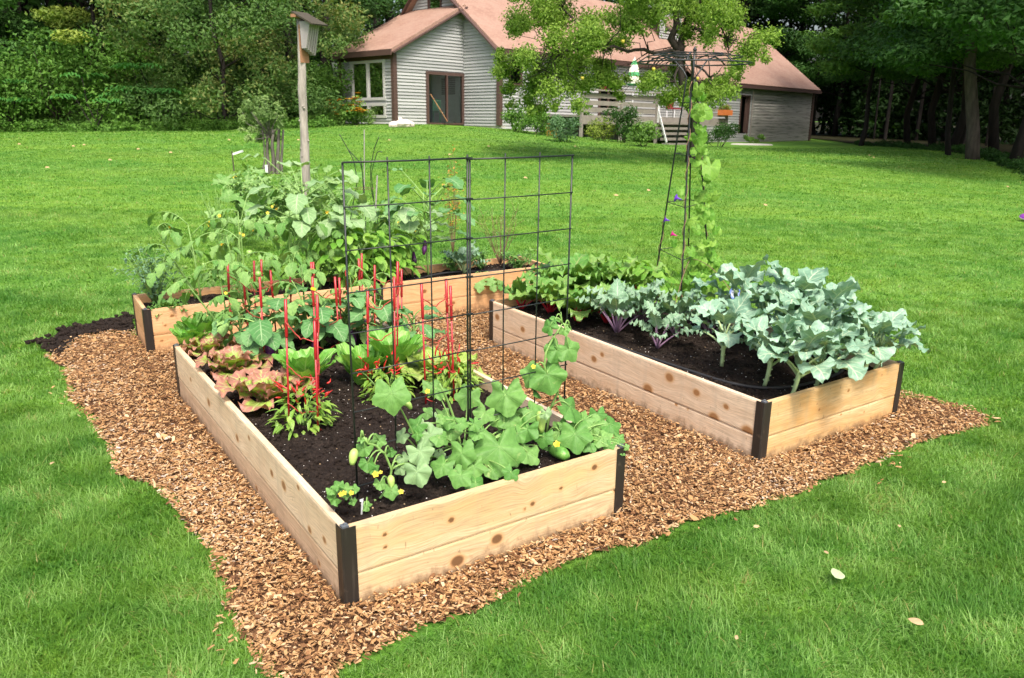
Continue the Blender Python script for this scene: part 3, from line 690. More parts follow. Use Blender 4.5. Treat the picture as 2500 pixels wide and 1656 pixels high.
def window(parent, O, D, n, s0, s1, z0, z1, mat=M_CASE, fw=.07, mull=0, depth=.05):
    O = np.asarray(O, float); W = s1 - s0; c = lambda s_, z_, o_: O + D * s_ + UP * z_ + n * o_
    R = np.stack([D, n, UP], 1); mb = MB()
    for zz in (z0, z1): mb.box(c((s0 + s1) / 2, zz, .02), (W + fw * 2, depth + .02, fw), R)
    for ss in [s0, s1] + [s0 + W * (k + 1) / (mull + 1) for k in range(mull)]: mb.box(c(ss, (z0 + z1) / 2, .021), (fw, depth + .016, z1 - z0 - fw), R)
    f = mb.build('window', mat, parent)
    for k in range(mull + 1):
        mb = MB(); a = s0 + W * k / (mull + 1) + fw / 2; b = s0 + W * (k + 1) / (mull + 1) - fw / 2
        mb.add([c(a, z0 + fw / 2, .004), c(b, z0 + fw / 2, .004), c(b, z1 - fw / 2, .004), c(a, z1 - fw / 2, .004)], [(0, 1, 2, 3)]); mb.build('pane', M_GLASS, f)
    return f
window(house, (0, 0, 0), V3, -U3, 3.25, 4.0, 4.32, 5.2, M_TRIM)
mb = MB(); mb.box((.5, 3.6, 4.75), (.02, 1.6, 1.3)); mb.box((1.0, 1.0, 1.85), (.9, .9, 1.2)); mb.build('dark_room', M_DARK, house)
window(house, (0, 0, 0), U3, -V3, .5, 1.15, 1.45, 2.35, M_TRIM)
window(house, (0, 0, 0), U3, -V3, 6.0, 7.2, 0.0, 1.95, M_TRIM, .08, 1)
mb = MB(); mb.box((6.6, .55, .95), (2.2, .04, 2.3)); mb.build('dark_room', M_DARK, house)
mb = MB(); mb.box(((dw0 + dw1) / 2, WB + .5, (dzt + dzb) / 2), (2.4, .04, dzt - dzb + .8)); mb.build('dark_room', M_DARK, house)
mb = MB()
for ss in (dw0, dw1): mb.box((ss, WB - .02, (dzt + dzb) / 2), (.07, .08, dzt - dzb))
mb.box(((dw0 + dw1) / 2, WB - .02, dzt), (dw1 - dw0 + .07, .09, .09)); dr = mb.build('doorway', M_TRIM, house)
mb = MB(); mb.box((dw1 - .18, WB + .02, (dzt + dzb) / 2), (.30, .03, dzt - dzb - .1)); mb.build('door_leaf', M_TRIM, dr)
mb = MB(); x0 = dw1 + .28; mb.tube([(x0, WB - .06, 2.0), (x0, WB - .06, -1.0)], .035, 8); mb.build('downpipe', M_DECK, house)
# dormer on the front slope
xa, _ = on_wall(1512, 70, 1.9); xb, _ = on_wall(1562, 70, 1.9)
mb = MB(); clap(mb, [(xa, 3.9), (xb, 3.9), (xb, 5.5), (xa, 5.5)], (0, 1.6, 0), U3, -V3, .12, holes=[(xa + .35, xb - .35, 4.4, 5.2)]); mb.box(((xa + xb) / 2, 2.7, 5.56), (xb - xa + .3, 2.6, .1)); dm = mb.build('dormer', M_CLAP, house)
window(dm, (0, 1.6, 0), U3, -V3, xa + .37, xb - .37, 4.42, 5.18, M_CASE)
# sunroom: projects from the gable wall
SB0, SB1, SD, SZ1, SZ0 = 1.99, 5.30, 3.38, 4.18, 2.44
d0, d1, dz = -1.87, -.07, 1.80
mb = MB(); clap(mb, [(-SD, -.05), (-.02, -.05), (-.02, SZ1 - .06), (-SD, SZ0)], (0, SB0, 0), U3, -V3, holes=[(d0, d1, -.06, dz)]); mb.build('sunroom_wall', M_CLAP, house)
fr_h = [(SB0 + .53, SB0 + 2.62, .80, 2.20), (SB0 + .53, SB0 + 2.62, .17, .68)]
mb = MB(); clap(mb, [(SB0, -.05), (SB1, -.05), (SB1, SZ0), (SB0, SZ0)], (-SD, 0, 0), V3, -U3, holes=fr_h); mb.build('sunroom_wall', M_CLAP, house)
mb = MB(); clap(mb, [(-SD, -.1), (-.02, -.1), (-.02, SZ1 - .06), (-SD, SZ0)], (0, SB1, 0), U3, V3, .2); mb.build('sunroom_wall', M_CLAP, house)
mb = MB(); pts = [(-SD - .25, SB1 + .2, SZ0 - .02), (-SD - .25, SB0 - .18, SZ0 - .02), (-.02, SB0 - .18, SZ1 + .1), (-.02, SB1 + .2, SZ1 + .1)]; slab(mb, pts, -.1, uvq([(p[1], p[0]) for p in pts])); mb.build('sunroom_roof', M_ROOF, house)
mb = MB(); mb.box((-SD - .27, (SB0 + SB1) / 2, SZ0 - .02), (.05, SB1 - SB0 + .40, .20)); mb.bar((-SD - .25, SB0 - .2, SZ0 - .05), (-.04, SB0 - .2, SZ1 + .07), .05, .22, up=V3); mb.box((-SD - .03, (SB0 + SB1) / 2, SZ0 - .13), (.06, SB1 - SB0 - .1, .2)); mb.build('sunroom_trim', M_TRIM, house)
for b in (SB0, SB1): mb = MB(); mb.box((-SD - .02, b - .01 if b == SB0 else b, SZ0 / 2 - .04), (.16, .16, SZ0)); mb.build('corner_trim', M_TRIM, house)
window(house, (-SD, 0, 0), V3, -U3, SB0 + .57, SB0 + 2.58, .84, 2.16, M_CASE, .10, 1)
window(house, (-SD, 0, 0), V3, -U3, SB0 + .57, SB0 + 2.58, .21, .64, M_CASE, .10, 1)
# sunroom interior: white far wall, floor, a shelf, a plant
mb = MB(); mb.box((-.10, (SB0 + SB1) / 2, 1.6), (.03, 3.1, 3.2)); mb.build('inner_wall', M_INW, house)
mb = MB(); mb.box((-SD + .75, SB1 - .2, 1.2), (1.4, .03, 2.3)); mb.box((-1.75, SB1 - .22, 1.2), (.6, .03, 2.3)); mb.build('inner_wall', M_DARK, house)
mb = MB(); mb.box((-SD / 2, (SB0 + SB1) / 2, -.03), (SD - .2, 3.1, .04)); mb.build('inner_floor', M_FLOORI, house)
mb = MB(); mb.box((-SD + .9, SB0 + 1.1, 1.35), (.3, 1.0, .04)); mb.build('shelf', simple('shelf_wood', (.4, .25, .06), .6), house)
# sliding door
mb = MB(); y_ = SB0 - .02; dw = d1 - d0
for ss, w_ in ((d0, .12), (d1, .12), (d0 + dw * .54, .06)): mb.box((ss, y_, dz / 2 - .02), (w_, .10, dz + .04))
mb.box(((d0 + d1) / 2, y_ - .001, dz + .01), (dw + .12, .10, .11)); mb.box(((d0 + d1) / 2, y_ - .001, -.02), (dw - .1, .08, .07)); sdr = mb.build('sliding_door', M_TRIM, house)
for a, b, o_ in ((d0 + .06, d0 + dw * .54 - .03, .012), (d0 + dw * .54 + .03, d1 - .06, -.012)):
    mb = MB(); mb.add([(a, y_ + o_, .02), (b, y_ + o_, .02), (b, y_ + o_, dz - .04), (a, y_ + o_, dz - .04)], [(0, 1, 2, 3)]); mb.build('pane', M_GLASS, sdr)
# air grille seen through the door
mb = MB(); 
for k in range(9): mb.box((-.13, SB0 + .75, 1.12 + k * .07), (.02, .8, .045))
mb.build('wall_grille', simple('grey_slats', (.25, .26, .27), .6), house)
ch = hthing('garden_chair', -.75, SB0 + .55, 0, 'pale green garden chair behind the sliding door', 'chair')
M_MINT = simple('mint_green', (.22, .52, .36), .5)
mb = MB(); mb.box((0, 0, .42), (.42, .42, .03)); mb.build('seat', M_MINT, ch)
mb = MB(); mb.box((0, .2, .68), (.42, .03, .42)); mb.build('backrest', M_MINT, ch)
for a in (-.18, .18):
    for b in (-.18, .18): mb = MB(); mb.tube([(a, b, 0), (a, b, .41)], .018, 6); mb.build('leg', M_MINT, ch)
o_ = hthing('push_broom', -1.3, SB0 - .05, 0, 'push broom leaning slantwise against the sliding door glass', 'broom'); mb = MB(); mb.tube([(-.45, -.02, 1.05), (.28, -.16, .04)], .016, 6); mb.build('handle', simple('broom_wood', (.5, .25, .12), .6), o_); mb = MB(); mb.box((.34, -.18, .03), (.4, .08, .07)); mb.build('brush_head', M_DARK, o_)

# ------------------------------------------------------------------ deck with rails and steps
M_RED2 = simple('red_fabric', (.24, .025, .03), .8); M_ORANGE = simple('terracotta_orange', (.55, .16, .04), .7)
DB = -2.3
deck = hthing('deck', 4.4, 0, 0, 'weathered grey wooden deck with railings and steps against the house', 'deck')
def dk(a, b, z): return np.array([a - 4.4, b, z])
a0, zt = on_wall(1345, 213, DB); a1, _ = on_wall(1520, 213, DB); a2, _ = on_wall(1592, 250, DB); a3, _ = on_wall(1682, 270, DB); _, zf = on_wall(1500, 272, DB)
_, zr = on_wall(1450, 214, DB)
mb = MB(); mb.box(dk((a0 + a3) / 2, DB / 2, zf), (a3 - a0, -DB - .06, .06)); mb.box(dk((a0 + a3) / 2, DB + .03, zf - .16), (a3 - a0, .05, .28)); mb.build('deck_floor', M_DECK, deck)
for a in (a0, (a0 + a1) / 2, a1): mb = MB(); mb.box(dk(a, DB - .02, (zr + zf) / 2 - .5), (.10, .10, zr - zf + 1.2)); mb.build('post', M_DECK, deck)
mb = MB(); mb.box(dk((a0 + a1) / 2, DB - .02, zr + .02), (a1 - a0 + .3, .16, .05)); mb.build('handrail', M_DECK, deck)
for k in (.25, .52, .8): mb = MB(); mb.box(dk((a0 + a1) / 2, DB + .045, zf + (zr - zf) * k), (a1 - a0, .03, .17)); mb.build('rail_board', M_DECK, deck)
mb = MB(); mb.box(dk(a3 - .05, DB + .02, zf + .2), (.11, .11, 1.0)); mb.build('post', M_DECK, deck)
for k in (.3, .65): mb = MB(); mb.box(dk((a2 + a3) / 2 + .1, DB + .045, zf + .62 * k), (a3 - a2 - .3, .03, .16)); mb.build('rail_board', M_DECK, deck)
_, zg = on_wall(1555, 337, DB - .9)
ns = 5
for k in range(ns):
    z = zf - (zf - zg) * (k + 1) / (ns + .2); mb = MB(); mb.box(dk((a1 + a2) / 2 - .10 * k, DB - .09 - .15 * k, z), (a2 - a1 - .1, .20, .10)); mb.build('step', M_DECK, deck)
for a in (a1 + .02, a2 + .0):
    mb = MB(); mb.bar(dk(a, DB - .06, zf + .32), dk(a - .42, DB - .15 * ns - .1, zg + .12), .025, .11); mb.box(dk(a, DB - .08, zf + .15), (.06, .06, .7)); mb.build('stair_side', M_WHITE, deck)
o_ = hthing('parasol', *[float(x) for x in (on_wall(1464, 200, -1.4)[0], -1.4, zf)], 'closed green and white striped parasol on the deck', 'parasol')
N = NT('striped_canvas'); sp = N.n('ShaderNodeSeparateXYZ'); N.l(N.obj(), sp.inputs[0]); s_ = N.math('GREATER_THAN', N.math('FRACT', N.math('MULTIPLY', sp.outputs[2], 2.2)), .62); N.bsdf(N.mix(s_, (.80, .82, .66, 1), (.08, .36, .14, 1)), .8); M_CANV = N.m
mb = MB(); mb.lathe([(.02, 2.35), (.10, 2.2), (.16, 1.95), (.22, 1.65), (.27, 1.35), (.20, 1.27), (.05, 1.3)], n=16); V = mb.v[0]; an = np.arctan2(V[:, 1], V[:, 0]); V[:, :2] *= (1 + .13 * np.cos(8 * an))[:, None]; mb.build('canopy', M_CANV, o_)
mb = MB(); mb.tube([(0, 0, 0), (0, 0, 2.42)], .025, 8); mb.build('pole', M_WHITE, o_); mb = MB(); mb.tube([(0, 0, 0), (0, 0, .08)], .25, 12); mb.build('base', M_DARK, o_)
o_ = hthing('deck_chair', float(on_wall(1558, 250, -1.2)[0]), -1.2, zf + .03, 'red cloth chair on the deck behind the steps', 'chair')
mb = MB(); mb.box((0, 0, .40), (.55, .5, .05)); mb.build('seat', M_RED2, o_); mb = MB(); mb.box((0, .25, .72), (.55, .05, .6)); mb.build('backrest', M_RED2, o_)
for a in (-.24, .24):
    for b in (-.2, .2): mb = MB(); mb.tube([(a, b, 0), (a, b, .4)], .02, 6); mb.build('leg', M_WHITE, o_)
o_ = hthing('flower_box', float(on_wall(1672, 262, DB)[0]), DB - .0, zf + .22, 'orange planter box at the right end of the deck', 'planter'); mb = MB(); mb.box((0, -.1, .08), (.9, .26, .24)); mb.build('trough', M_ORANGE, o_)
FLB = o_
for x, y, lb, mt in ((1395, 206, 'small red pot standing on the left of the deck railing', M_RED2),):
    a, z = on_wall(x, y, DB); o_ = hthing('flower_pot', a, DB - .02, zr + .045, lb, 'pot'); mb = MB(); mb.lathe([(.0, 0), (.07, 0), (.10, .16), (.085, .16), (.07, .12), (0, .12)], n=12); mb.build('pot', mt, o_)
# plinth stones by the sunroom corner
M_ROCK = simple('pale_rock', (.62, .54, .48), .9, var=.3, scale=6)
for k, (x, y, r, lb) in enumerate(((920, 284, .20, 'small pale rock on top beside the sunroom corner'), (912, 290, .22, 'pale rock nearest the brown sunroom corner post'), (932, 290, .30, 'largest pale rock in the pile by the sunroom'), (945, 289, .22, 'pale rock at the right end of the pile by the sunroom'))):
    P = on_ground(x, y + 4); mb = MB(); n_ = 10; prof = [(0.01, -r * .5)] + [(r * math.cos(t), r * .62 * math.sin(t)) for t in np.linspace(-.8, 1.5, 6)] + [(.01, r * .63)]
    mb.lathe(prof, n=n_); V = mb.v[0]; V *= 1 + .30 * (fbm(V[:, 0] * 5 + k * 9, V[:, 1] * 5 + V[:, 2] * 7, 2, 3) - .5)[:, None]; tag(mb.build('rock', M_ROCK, smooth=False, loc=tuple(P + (0, 0, r * (.9 if k == 0 else .3)))), lb, 'rock', 'rocks by the sunroom')
# ------------------------------------------------------------------ trees, shrubs, woods
def bark(name, c, sc_=9): 
    N = NT(name); n_ = N.noise(N.mapping(N.obj(), (1, 1, .22)), sc_, 5, .65); N.bsdf(N.ramp(n_, [(.3, tuple(x * .45 for x in c)), (.6, c), (.8, tuple(min(1, x * 1.5) for x in c))]), .9, 0, .2, bump=n_, bstr=.6, bdist=.03); return N.m
M_BARK = bark('grey_brown_bark', (.11, .09, .075)); M_BARKD = bark('dark_bark', (.026, .022, .019)); M_BARKA = bark('apple_bark', (.16, .145, .125), 14); M_BARKO = bark('old_apple_bark', (.060, .050, .042), 14)
def tleaf(name, c1, c2, trans=.32, c3=None): 
    N = NT(name); t = N.attr('tint'); c = N.ramp(t, [(0, c1), (.6, c2), (1, c3 or tuple(min(1, x * 1.35) for x in c2))]); N.leaf(c, .6, trans, .2, tcol=(1.1, 1.15, .45, 1)); return N.m
ML_DARK = tleaf('maple_leaves', (.018, .055, .011), (.050, .130, .024)); ML_MID = tleaf('ash_leaves', (.050, .12, .028), (.125, .225, .058), c3=(.30, .26, .09))
ML_LITE = tleaf('apple_leaves', (.10, .21, .03), (.24, .37, .062), .4); ML_SHRUB = tleaf('shrub_leaves', (.05, .14, .022), (.12, .25, .04))
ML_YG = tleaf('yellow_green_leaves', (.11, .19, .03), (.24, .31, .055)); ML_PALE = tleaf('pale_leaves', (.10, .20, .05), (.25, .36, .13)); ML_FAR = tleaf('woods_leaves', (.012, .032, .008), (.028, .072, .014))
ML_BLUE = tleaf('bluish_leaves', (.07, .15, .075), (.14, .26, .12)); ML_HERB = tleaf('herb_leaves', (.08, .17, .035), (.17, .32, .06)); ML_BRONZE = tleaf('rusty_leaves', (.30, .12, .03), (.42, .26, .06))

def leaves(mb, C, R, n, size, tint=(0, 1), squash=.8, up=.5, shell=.55, aspect=.55, r=rng, droop=0.0, tc=.5):
    """n leaf faces spread through clumps: C (k,3) centres, R (k,) radii; each face a bent diamond"""
    C = np.asarray(C, float); R = np.asarray(R, float); k = len(C); w = R ** 2 / (R ** 2).sum(); idx = r.choice(k, n, p=w)
    d = r.normal(size=(n, 3)); d /= np.linalg.norm(d, axis=1)[:, None]; rad = (shell + (1 - shell) * r.uniform(0, 1, n)) * r.uniform(.35, 1, n) ** .45
    P = C[idx] + d * (R[idx] * rad)[:, None] * np.array([1, 1, squash])
    nrm = d * .6 + r.normal(size=(n, 3)) * .65 + np.array([0, 0, up]); nrm /= np.linalg.norm(nrm, axis=1)[:, None]
    a = r.normal(size=(n, 3)); a[:, 2] -= droop; a -= nrm * (a * nrm).sum(1)[:, None]; a /= np.linalg.norm(a, axis=1)[:, None]; b = np.cross(nrm, a)
    s = size * r.uniform(.6, 1.35, n)[:, None]; h = nrm * s * .18
    V = np.stack([P - a * s * .5, P + b * s * aspect * .5 - h, P + a * s * .5, P - b * s * aspect * .5 - h], 1).reshape(-1, 3)
    cl = r.uniform(tint[0], tint[1], k)[idx]; t = np.clip(cl * tc + r.uniform(tint[0], tint[1], n) * (1 - tc), 0, 1)
    i = np.arange(n) * 4; mb.add(V, np.stack([i, i + 1, i + 2, i + 3], 1), None, None, np.repeat(t, 4))
def limb(mb, p0, p1, r0, r1, n=7, wob=.06, sides=7):
    p0 = np.asarray(p0, float); p1 = np.asarray(p1, float); L = np.linalg.norm(p1 - p0); t = np.linspace(0, 1, n); P = p0 + (p1 - p0) * t[:, None]
    P[1:-1] += rng.normal(size=(n - 2, 3)) * L * wob * .4; mb.tube(P, r0 + (r1 - r0) * t ** .8, sides)
def tree_mesh(name, H, z0, rad, nclump, nleaf, size, mat, bmat, tr=.2, cr=(.9, 1.7), lean=0.0, shape='round', layered=False, tint=(0, 1), squash=.7):
    """a tree about the origin: returns (root, trunk, crown)"""
    root = bpy.data.objects.new(name, None); COL.objects.link(root)
    tb_ = MB(); limb(tb_, (0, 0, -.3), (lean, 0, H * .92), tr * 1.15, tr * .15, 10, .03, 9)
    C = []; R = []
    for i in range(nclump):
        z = z0 + (H - z0) * rng.uniform(0, 1) ** .9; f = (z - z0) / (H - z0)
        w = rad * (math.sin(PI * (.15 + .85 * f) ** .75) ** .6 if shape == 'round' else (1 - f) ** .6 * .95 + .1)
        a = rng.uniform(0, 2 * PI); q = w * rng.uniform(.25, 1) ** .5; c = np.array([lean * f + q * math.cos(a), q * math.sin(a), z]); C.append(c); R.append(rng.uniform(*cr) * (1 - .35 * f))
        if i % 2 == 0: s = np.array([lean * f * .8, 0, max(z0 * .7, z - .35 * q - .4)]); limb(tb_, s, c, tr * .28 * (1 - .6 * f), .012, 5, .12, 5)
    trunk = tb_.build('trunk', bmat, root, True)
    cb = MB(); leaves(cb, C, R, nleaf, size, tint, squash * (.55 if layered else 1), .9 if layered else .5); crown = cb.build('crown', mat, root)
    return root
def place(o, P, rz=0, s=1.0, label=None, cat='tree', group=None):
    o.location = tuple(P); o.rotation_euler = (0, 0, rz); o.scale = (s, s, s); return tag(o, label, cat, group)
def gp(x, y, d): P = on_depth(x, y, d); return np.array([P[0], P[1], g1(P[0], P[1])])
def gx(x, d):
    """ground point straight below column x of the photo at depth d"""
    dd = ray(x, 300); P = CAM + dd * (d / dd[1]); return np.array([P[0], P[1], g1(P[0], P[1])])

GW = 'tall trees at the edge of the left-hand woods'; GR = 'dark trunked trees at the edge of the right-hand woods'
maple = tree_mesh('maple_tree', 15, 1.6, 4.4, 70, 30000, .17, ML_DARK, M_BARKD, .26, (1.0, 1.8), layered=True)
place(maple, gx(60, 34), .4, 1.0, 'dark maple tree at the far left edge of the photo', group=GW)
for x, d, rz, s, lb in ((215, 37, 2.1, 1.1, 'dark maple whose crown rises behind the yellow-tinged hanging branch'), (390, 39, 4.0, 1.05, 'dark tree in the gap left of the light green ash'), (770, 38, 1.2, 1.1, 'dark tree directly behind the bat house post'),
                        (905, 43, 3.1, 1.2, 'dark tree rising over the sunroom roof'), (-120, 33, 5.2, 1.0, 'dark maple just beyond the left edge of the frame'), (640, 44, .2, 1.25, 'tall dark tree behind the light green ash')):
    dup(maple, tuple(gx(x, d)), rz, s, lb, GW)
ash = tree_mesh('ash_tree', 12, .5, 3.1, 92, 30000, .14, ML_MID, M_BARKD, .09, (.7, 1.25), tint=(0, .95))
place(ash, gx(520, 30), .3, 1.0, 'light green ash tree with rusty tips, left of the bat house post', group=GW)
dup(ash, tuple(gx(668, 32)), 2.5, .95, 'light green ash tree right behind the small apple tree', GW)
dup(ash, tuple(gx(430, 33)), 4.5, .9, 'light green ash tree beside the bright sumac shrub', GW)
# maple bough over the left woods, its yellow sunlight put into leaf colour
yg = tree_mesh('sun_tint_maple_tree', 9.5, 2.9, 2.3, 34, 8000, .17, ML_YG, M_BARKD, .11, (.7, 1.1), layered=True, lean=.6)
place(yg, gx(235, 31.5), 1.0, 1.0, 'young maple whose yellow-green leaf colour stands for sunlight, in front of the dark left woods', group=GW)
# right-hand woods: trunks with crowns carried high
rmap = tree_mesh('woodland_tree', 16, 3.2, 4.8, 76, 32000, .18, ML_DARK, M_BARKD, .15, (1.0, 1.8), layered=True)
place(rmap, gx(2105, 41), 1.0, 1.0, 'dark woodland tree second from the house corner', group=GR)
for x, d, rz, s, lb in ((1930, 62, 2.2, 1.3, 'woodland tree rising right behind the house roof end'), (2165, 37, .5, 1.05, 'slim dark woodland tree midway along the right-hand woods'), (2205, 33, 3.3, 1.0, 'dark woodland tree just left of the leaning grey trunk'),
                        (2352, 24, 4.2, .95, 'dark woodland tree at the right edge of the photo'), (2480, 21, 5.5, 1.0, 'woodland tree just beyond the right edge of the frame'), (1800, 68, 1.7, 1.4, 'tall woodland tree behind the house roof, right of the apple tree'), (2215, 36, 2.9, 1.15, 'tall woodland tree behind the leaning grey trunk'), (2310, 30, .9, 1.1, 'woodland tree between the leaning grey trunk and the right edge')):
    dup(rmap, tuple(gx(x, d)), rz, s, lb, GR)
lean = tree_mesh('leaning_tree', 15, 4.6, 3.4, 34, 9000, .18, ML_DARK, M_BARK, .19, (1.0, 1.7), layered=True, lean=-1.6)
place(lean, gx(2262, 25.5), .2, 1.0, 'thick grey trunk leaning left at the edge of the right-hand woods', group=GR)
# maple boughs reaching out on the right, sunlight given by brighter leaf colour
bough = tree_mesh('lit_colour_maple_tree', 10.5, 2.7, 2.6, 40, 10000, .16, ML_SHRUB, M_BARKD, .09, (.6, 1.1), layered=True, lean=.8)
place(bough, gx(2205, 27.5), 2.6, 1.0, 'young maple with leafy boughs coloured brighter as if sunlit, over the right-hand lawn edge', group=GR)
dup(bough, tuple(gx(1992, 39)), .6, 1.2, 'slim dark-trunked maple standing nearest the house corner', GR)
for x, d, rz, s in ((1700, 66, 1.0, 1.5), (1760, 72, 3.0, 1.6), (1640, 70, 5.0, 1.6), (1830, 74, 2.0, 1.6)): dup(maple, tuple(gx(x, d)), rz, s, 'dark treetop closing the gap behind the house roof', 'dark treetops behind the house roof')
dup(bough, tuple(gx(1885, 64)), 3.6, 1.6, 'young maple leafing above the right end of the roof', GR)
# far woods reading as one mass: thin trunks, canopy and undergrowth
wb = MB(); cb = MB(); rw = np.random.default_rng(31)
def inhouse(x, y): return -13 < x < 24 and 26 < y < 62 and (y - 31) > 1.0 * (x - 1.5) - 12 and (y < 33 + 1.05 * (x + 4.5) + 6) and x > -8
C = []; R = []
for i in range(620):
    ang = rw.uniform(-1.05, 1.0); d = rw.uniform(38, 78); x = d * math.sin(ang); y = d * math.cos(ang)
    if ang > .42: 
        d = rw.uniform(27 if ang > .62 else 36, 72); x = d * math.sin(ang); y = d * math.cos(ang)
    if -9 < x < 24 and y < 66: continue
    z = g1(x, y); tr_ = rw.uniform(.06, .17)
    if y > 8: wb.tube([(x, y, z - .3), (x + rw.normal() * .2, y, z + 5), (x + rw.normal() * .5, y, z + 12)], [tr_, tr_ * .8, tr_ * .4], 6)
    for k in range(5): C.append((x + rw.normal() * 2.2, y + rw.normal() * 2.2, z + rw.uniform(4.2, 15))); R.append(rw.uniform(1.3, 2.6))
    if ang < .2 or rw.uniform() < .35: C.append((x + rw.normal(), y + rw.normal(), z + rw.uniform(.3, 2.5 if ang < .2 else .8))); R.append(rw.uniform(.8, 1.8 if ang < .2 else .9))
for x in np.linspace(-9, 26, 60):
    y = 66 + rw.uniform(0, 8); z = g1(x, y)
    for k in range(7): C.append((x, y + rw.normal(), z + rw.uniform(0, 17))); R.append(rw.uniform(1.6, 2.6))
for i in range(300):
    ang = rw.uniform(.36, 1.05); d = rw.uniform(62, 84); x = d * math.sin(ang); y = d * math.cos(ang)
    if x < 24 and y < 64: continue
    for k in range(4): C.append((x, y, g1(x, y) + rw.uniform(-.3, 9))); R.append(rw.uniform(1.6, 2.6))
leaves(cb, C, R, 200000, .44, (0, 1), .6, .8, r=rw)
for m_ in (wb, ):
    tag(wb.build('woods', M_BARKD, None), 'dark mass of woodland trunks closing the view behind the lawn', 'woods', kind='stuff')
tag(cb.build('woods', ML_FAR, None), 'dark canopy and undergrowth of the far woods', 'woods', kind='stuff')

# shrubs along the left edge of the lawn
def shrub_mesh(name, w, h, n, size, mat, nc=18, tint=(0, 1), stems=True, aspect=.55, up=.5):
    root = bpy.data.objects.new(name, None); COL.objects.link(root); C = []; R = []; sb = MB()
    for i in range(nc):
        a = rng.uniform(0, 2 * PI); q = w * .5 * rng.uniform(0, 1) ** .5 * .8; z = h * rng.uniform(.18, .85) * (1 - .35 * (q / (w * .5)) ** 2); C.append((q * math.cos(a), q * math.sin(a), z)); R.append(min(w, h) * rng.uniform(.24, .38))
        if i % 2 == 0: limb(sb, (q * .3 * math.cos(a), q * .3 * math.sin(a), -.03), C[-1], max(.006, .012 * h), .003, 4, .1, 5)
    sb.build('stems', M_BARK, root, True); cb_ = MB(); leaves(cb_, C, R, n, size, tint, .8, up, aspect=aspect); cb_.build('foliage', mat, root); return root
GS = 'shrubs along the left edge of the lawn'
s1 = shrub_mesh('shrub', 4.2, 3.0, 5200, .13, ML_SHRUB, 26); s1.name = 'shrub'
place(s1, gx(40, 30.5), 0, 1.0, 'broad green shrub at the far left of the lawn edge', 'shrub', GS)
for x, d, rz, s, lb in ((150, 31.5, 1.2, 1.35, 'broad green shrub behind the brighter sumac, far left'), (265, 31, 2.4, .65, 'green shrub right of the bright sumac near the left edge'), (350, 31.8, 3.6, 1.2, 'green shrub below the gap in the dark trees'), (475, 31, 4.4, .6, 'green shrub at the foot of the light green ash'),
                         (-60, 30, 5.1, 1.0, 'broad green shrub cut by the left edge of the photo'), (740, 33, .7, .9, 'green shrub behind the bat house post'), (610, 32, 2, .7, 'low green shrub behind the small apple tree')):
    dup(s1, tuple(gx(x, d)), rz, s, lb, GS)
def sumac(n, H, w):
    root = bpy.data.objects.new('sumac_shrub', None); COL.objects.link(root); sb = MB(); fb = MB()
    for i in range(n):
        a = rng.uniform(0, 2 * PI); top = np.array([w * .3 * math.cos(a), w * .3 * math.sin(a), H * rng.uniform(.45, 1)]); limb(sb, (0, 0, 0), top, .03, .012, 5, .05, 5)
        for j in range(9):
            b = a + rng.uniform(-2, 2); fl = rng.uniform(.5, .8); pts = curve(top, top + dirv(b, .15) * fl, .12, 6)
            for q in pts[1:]:
                for s_ in (-1, 1): leaf(fb, q, dirv(b + s_ * 1.1, -.35), (0, 0, 1), .24, .075, prof_lance, .4, .1, 0, nv=3, nu=1, tint=rng.uniform(.3, 1))
    sb.build('stems', M_BARKD, root, True); fb.build('fronds', leafmat('sumac_leaf', (.045, .18, .035), (.10, .30, .06), trans=.35), root); return root
sm = sumac(4, 1.9, 2.0); place(sm, gx(222, 29.5), 0, 1.0, 'bright green sumac shrub at the left lawn edge', 'shrub', 'bright sumac shrubs'); dup(sm, tuple(gx(370, 30.5)), 2.0, 1.15, 'bright green sumac shrub at the foot of the gap in the trees', 'bright sumac shrubs')
dup(sm, tuple(gx(18, 29.5)), 4.0, .9, 'bright sumac shrub cut by the left edge of the photo', 'bright sumac shrubs')
# weedy ground cover between lawn and trees: uncountable
wc = MB(); n = 900; C = []; R = []
for i in range(n):
    x = rng.uniform(-250, 770); d = rng.uniform(28.6, 33); 
    if x < 120 and rng.uniform() < .5: continue
    P = gx(x, d); C.append(P + (0, 0, rng.uniform(.0, .32))); R.append(rng.uniform(.16, .38))
leaves(wc, C, R, 26000, .10, (0, 1), .6, .8); tag(wc.build('ground_cover', ML_SHRUB), 'weedy green ground cover fringing the left woods', 'ground cover', kind='stuff')
wc = MB(); C = []; R = []
for i in range(260):
    x = rng.uniform(1985, 2600); d = 41 - (x - 1985) / 400 * 20 + rng.uniform(-.3, 3.5)
    if d < 17: continue
    P = gx(x, d); C.append(P + (0, 0, rng.uniform(0, .18))); R.append(rng.uniform(.12, .32))
leaves(wc, C, R, 9000, .11, (0, .7), .6, .8); tag(wc.build('ground_cover', ML_DARK), 'dark low ground cover under the right-hand trees', 'ground cover', kind='stuff')

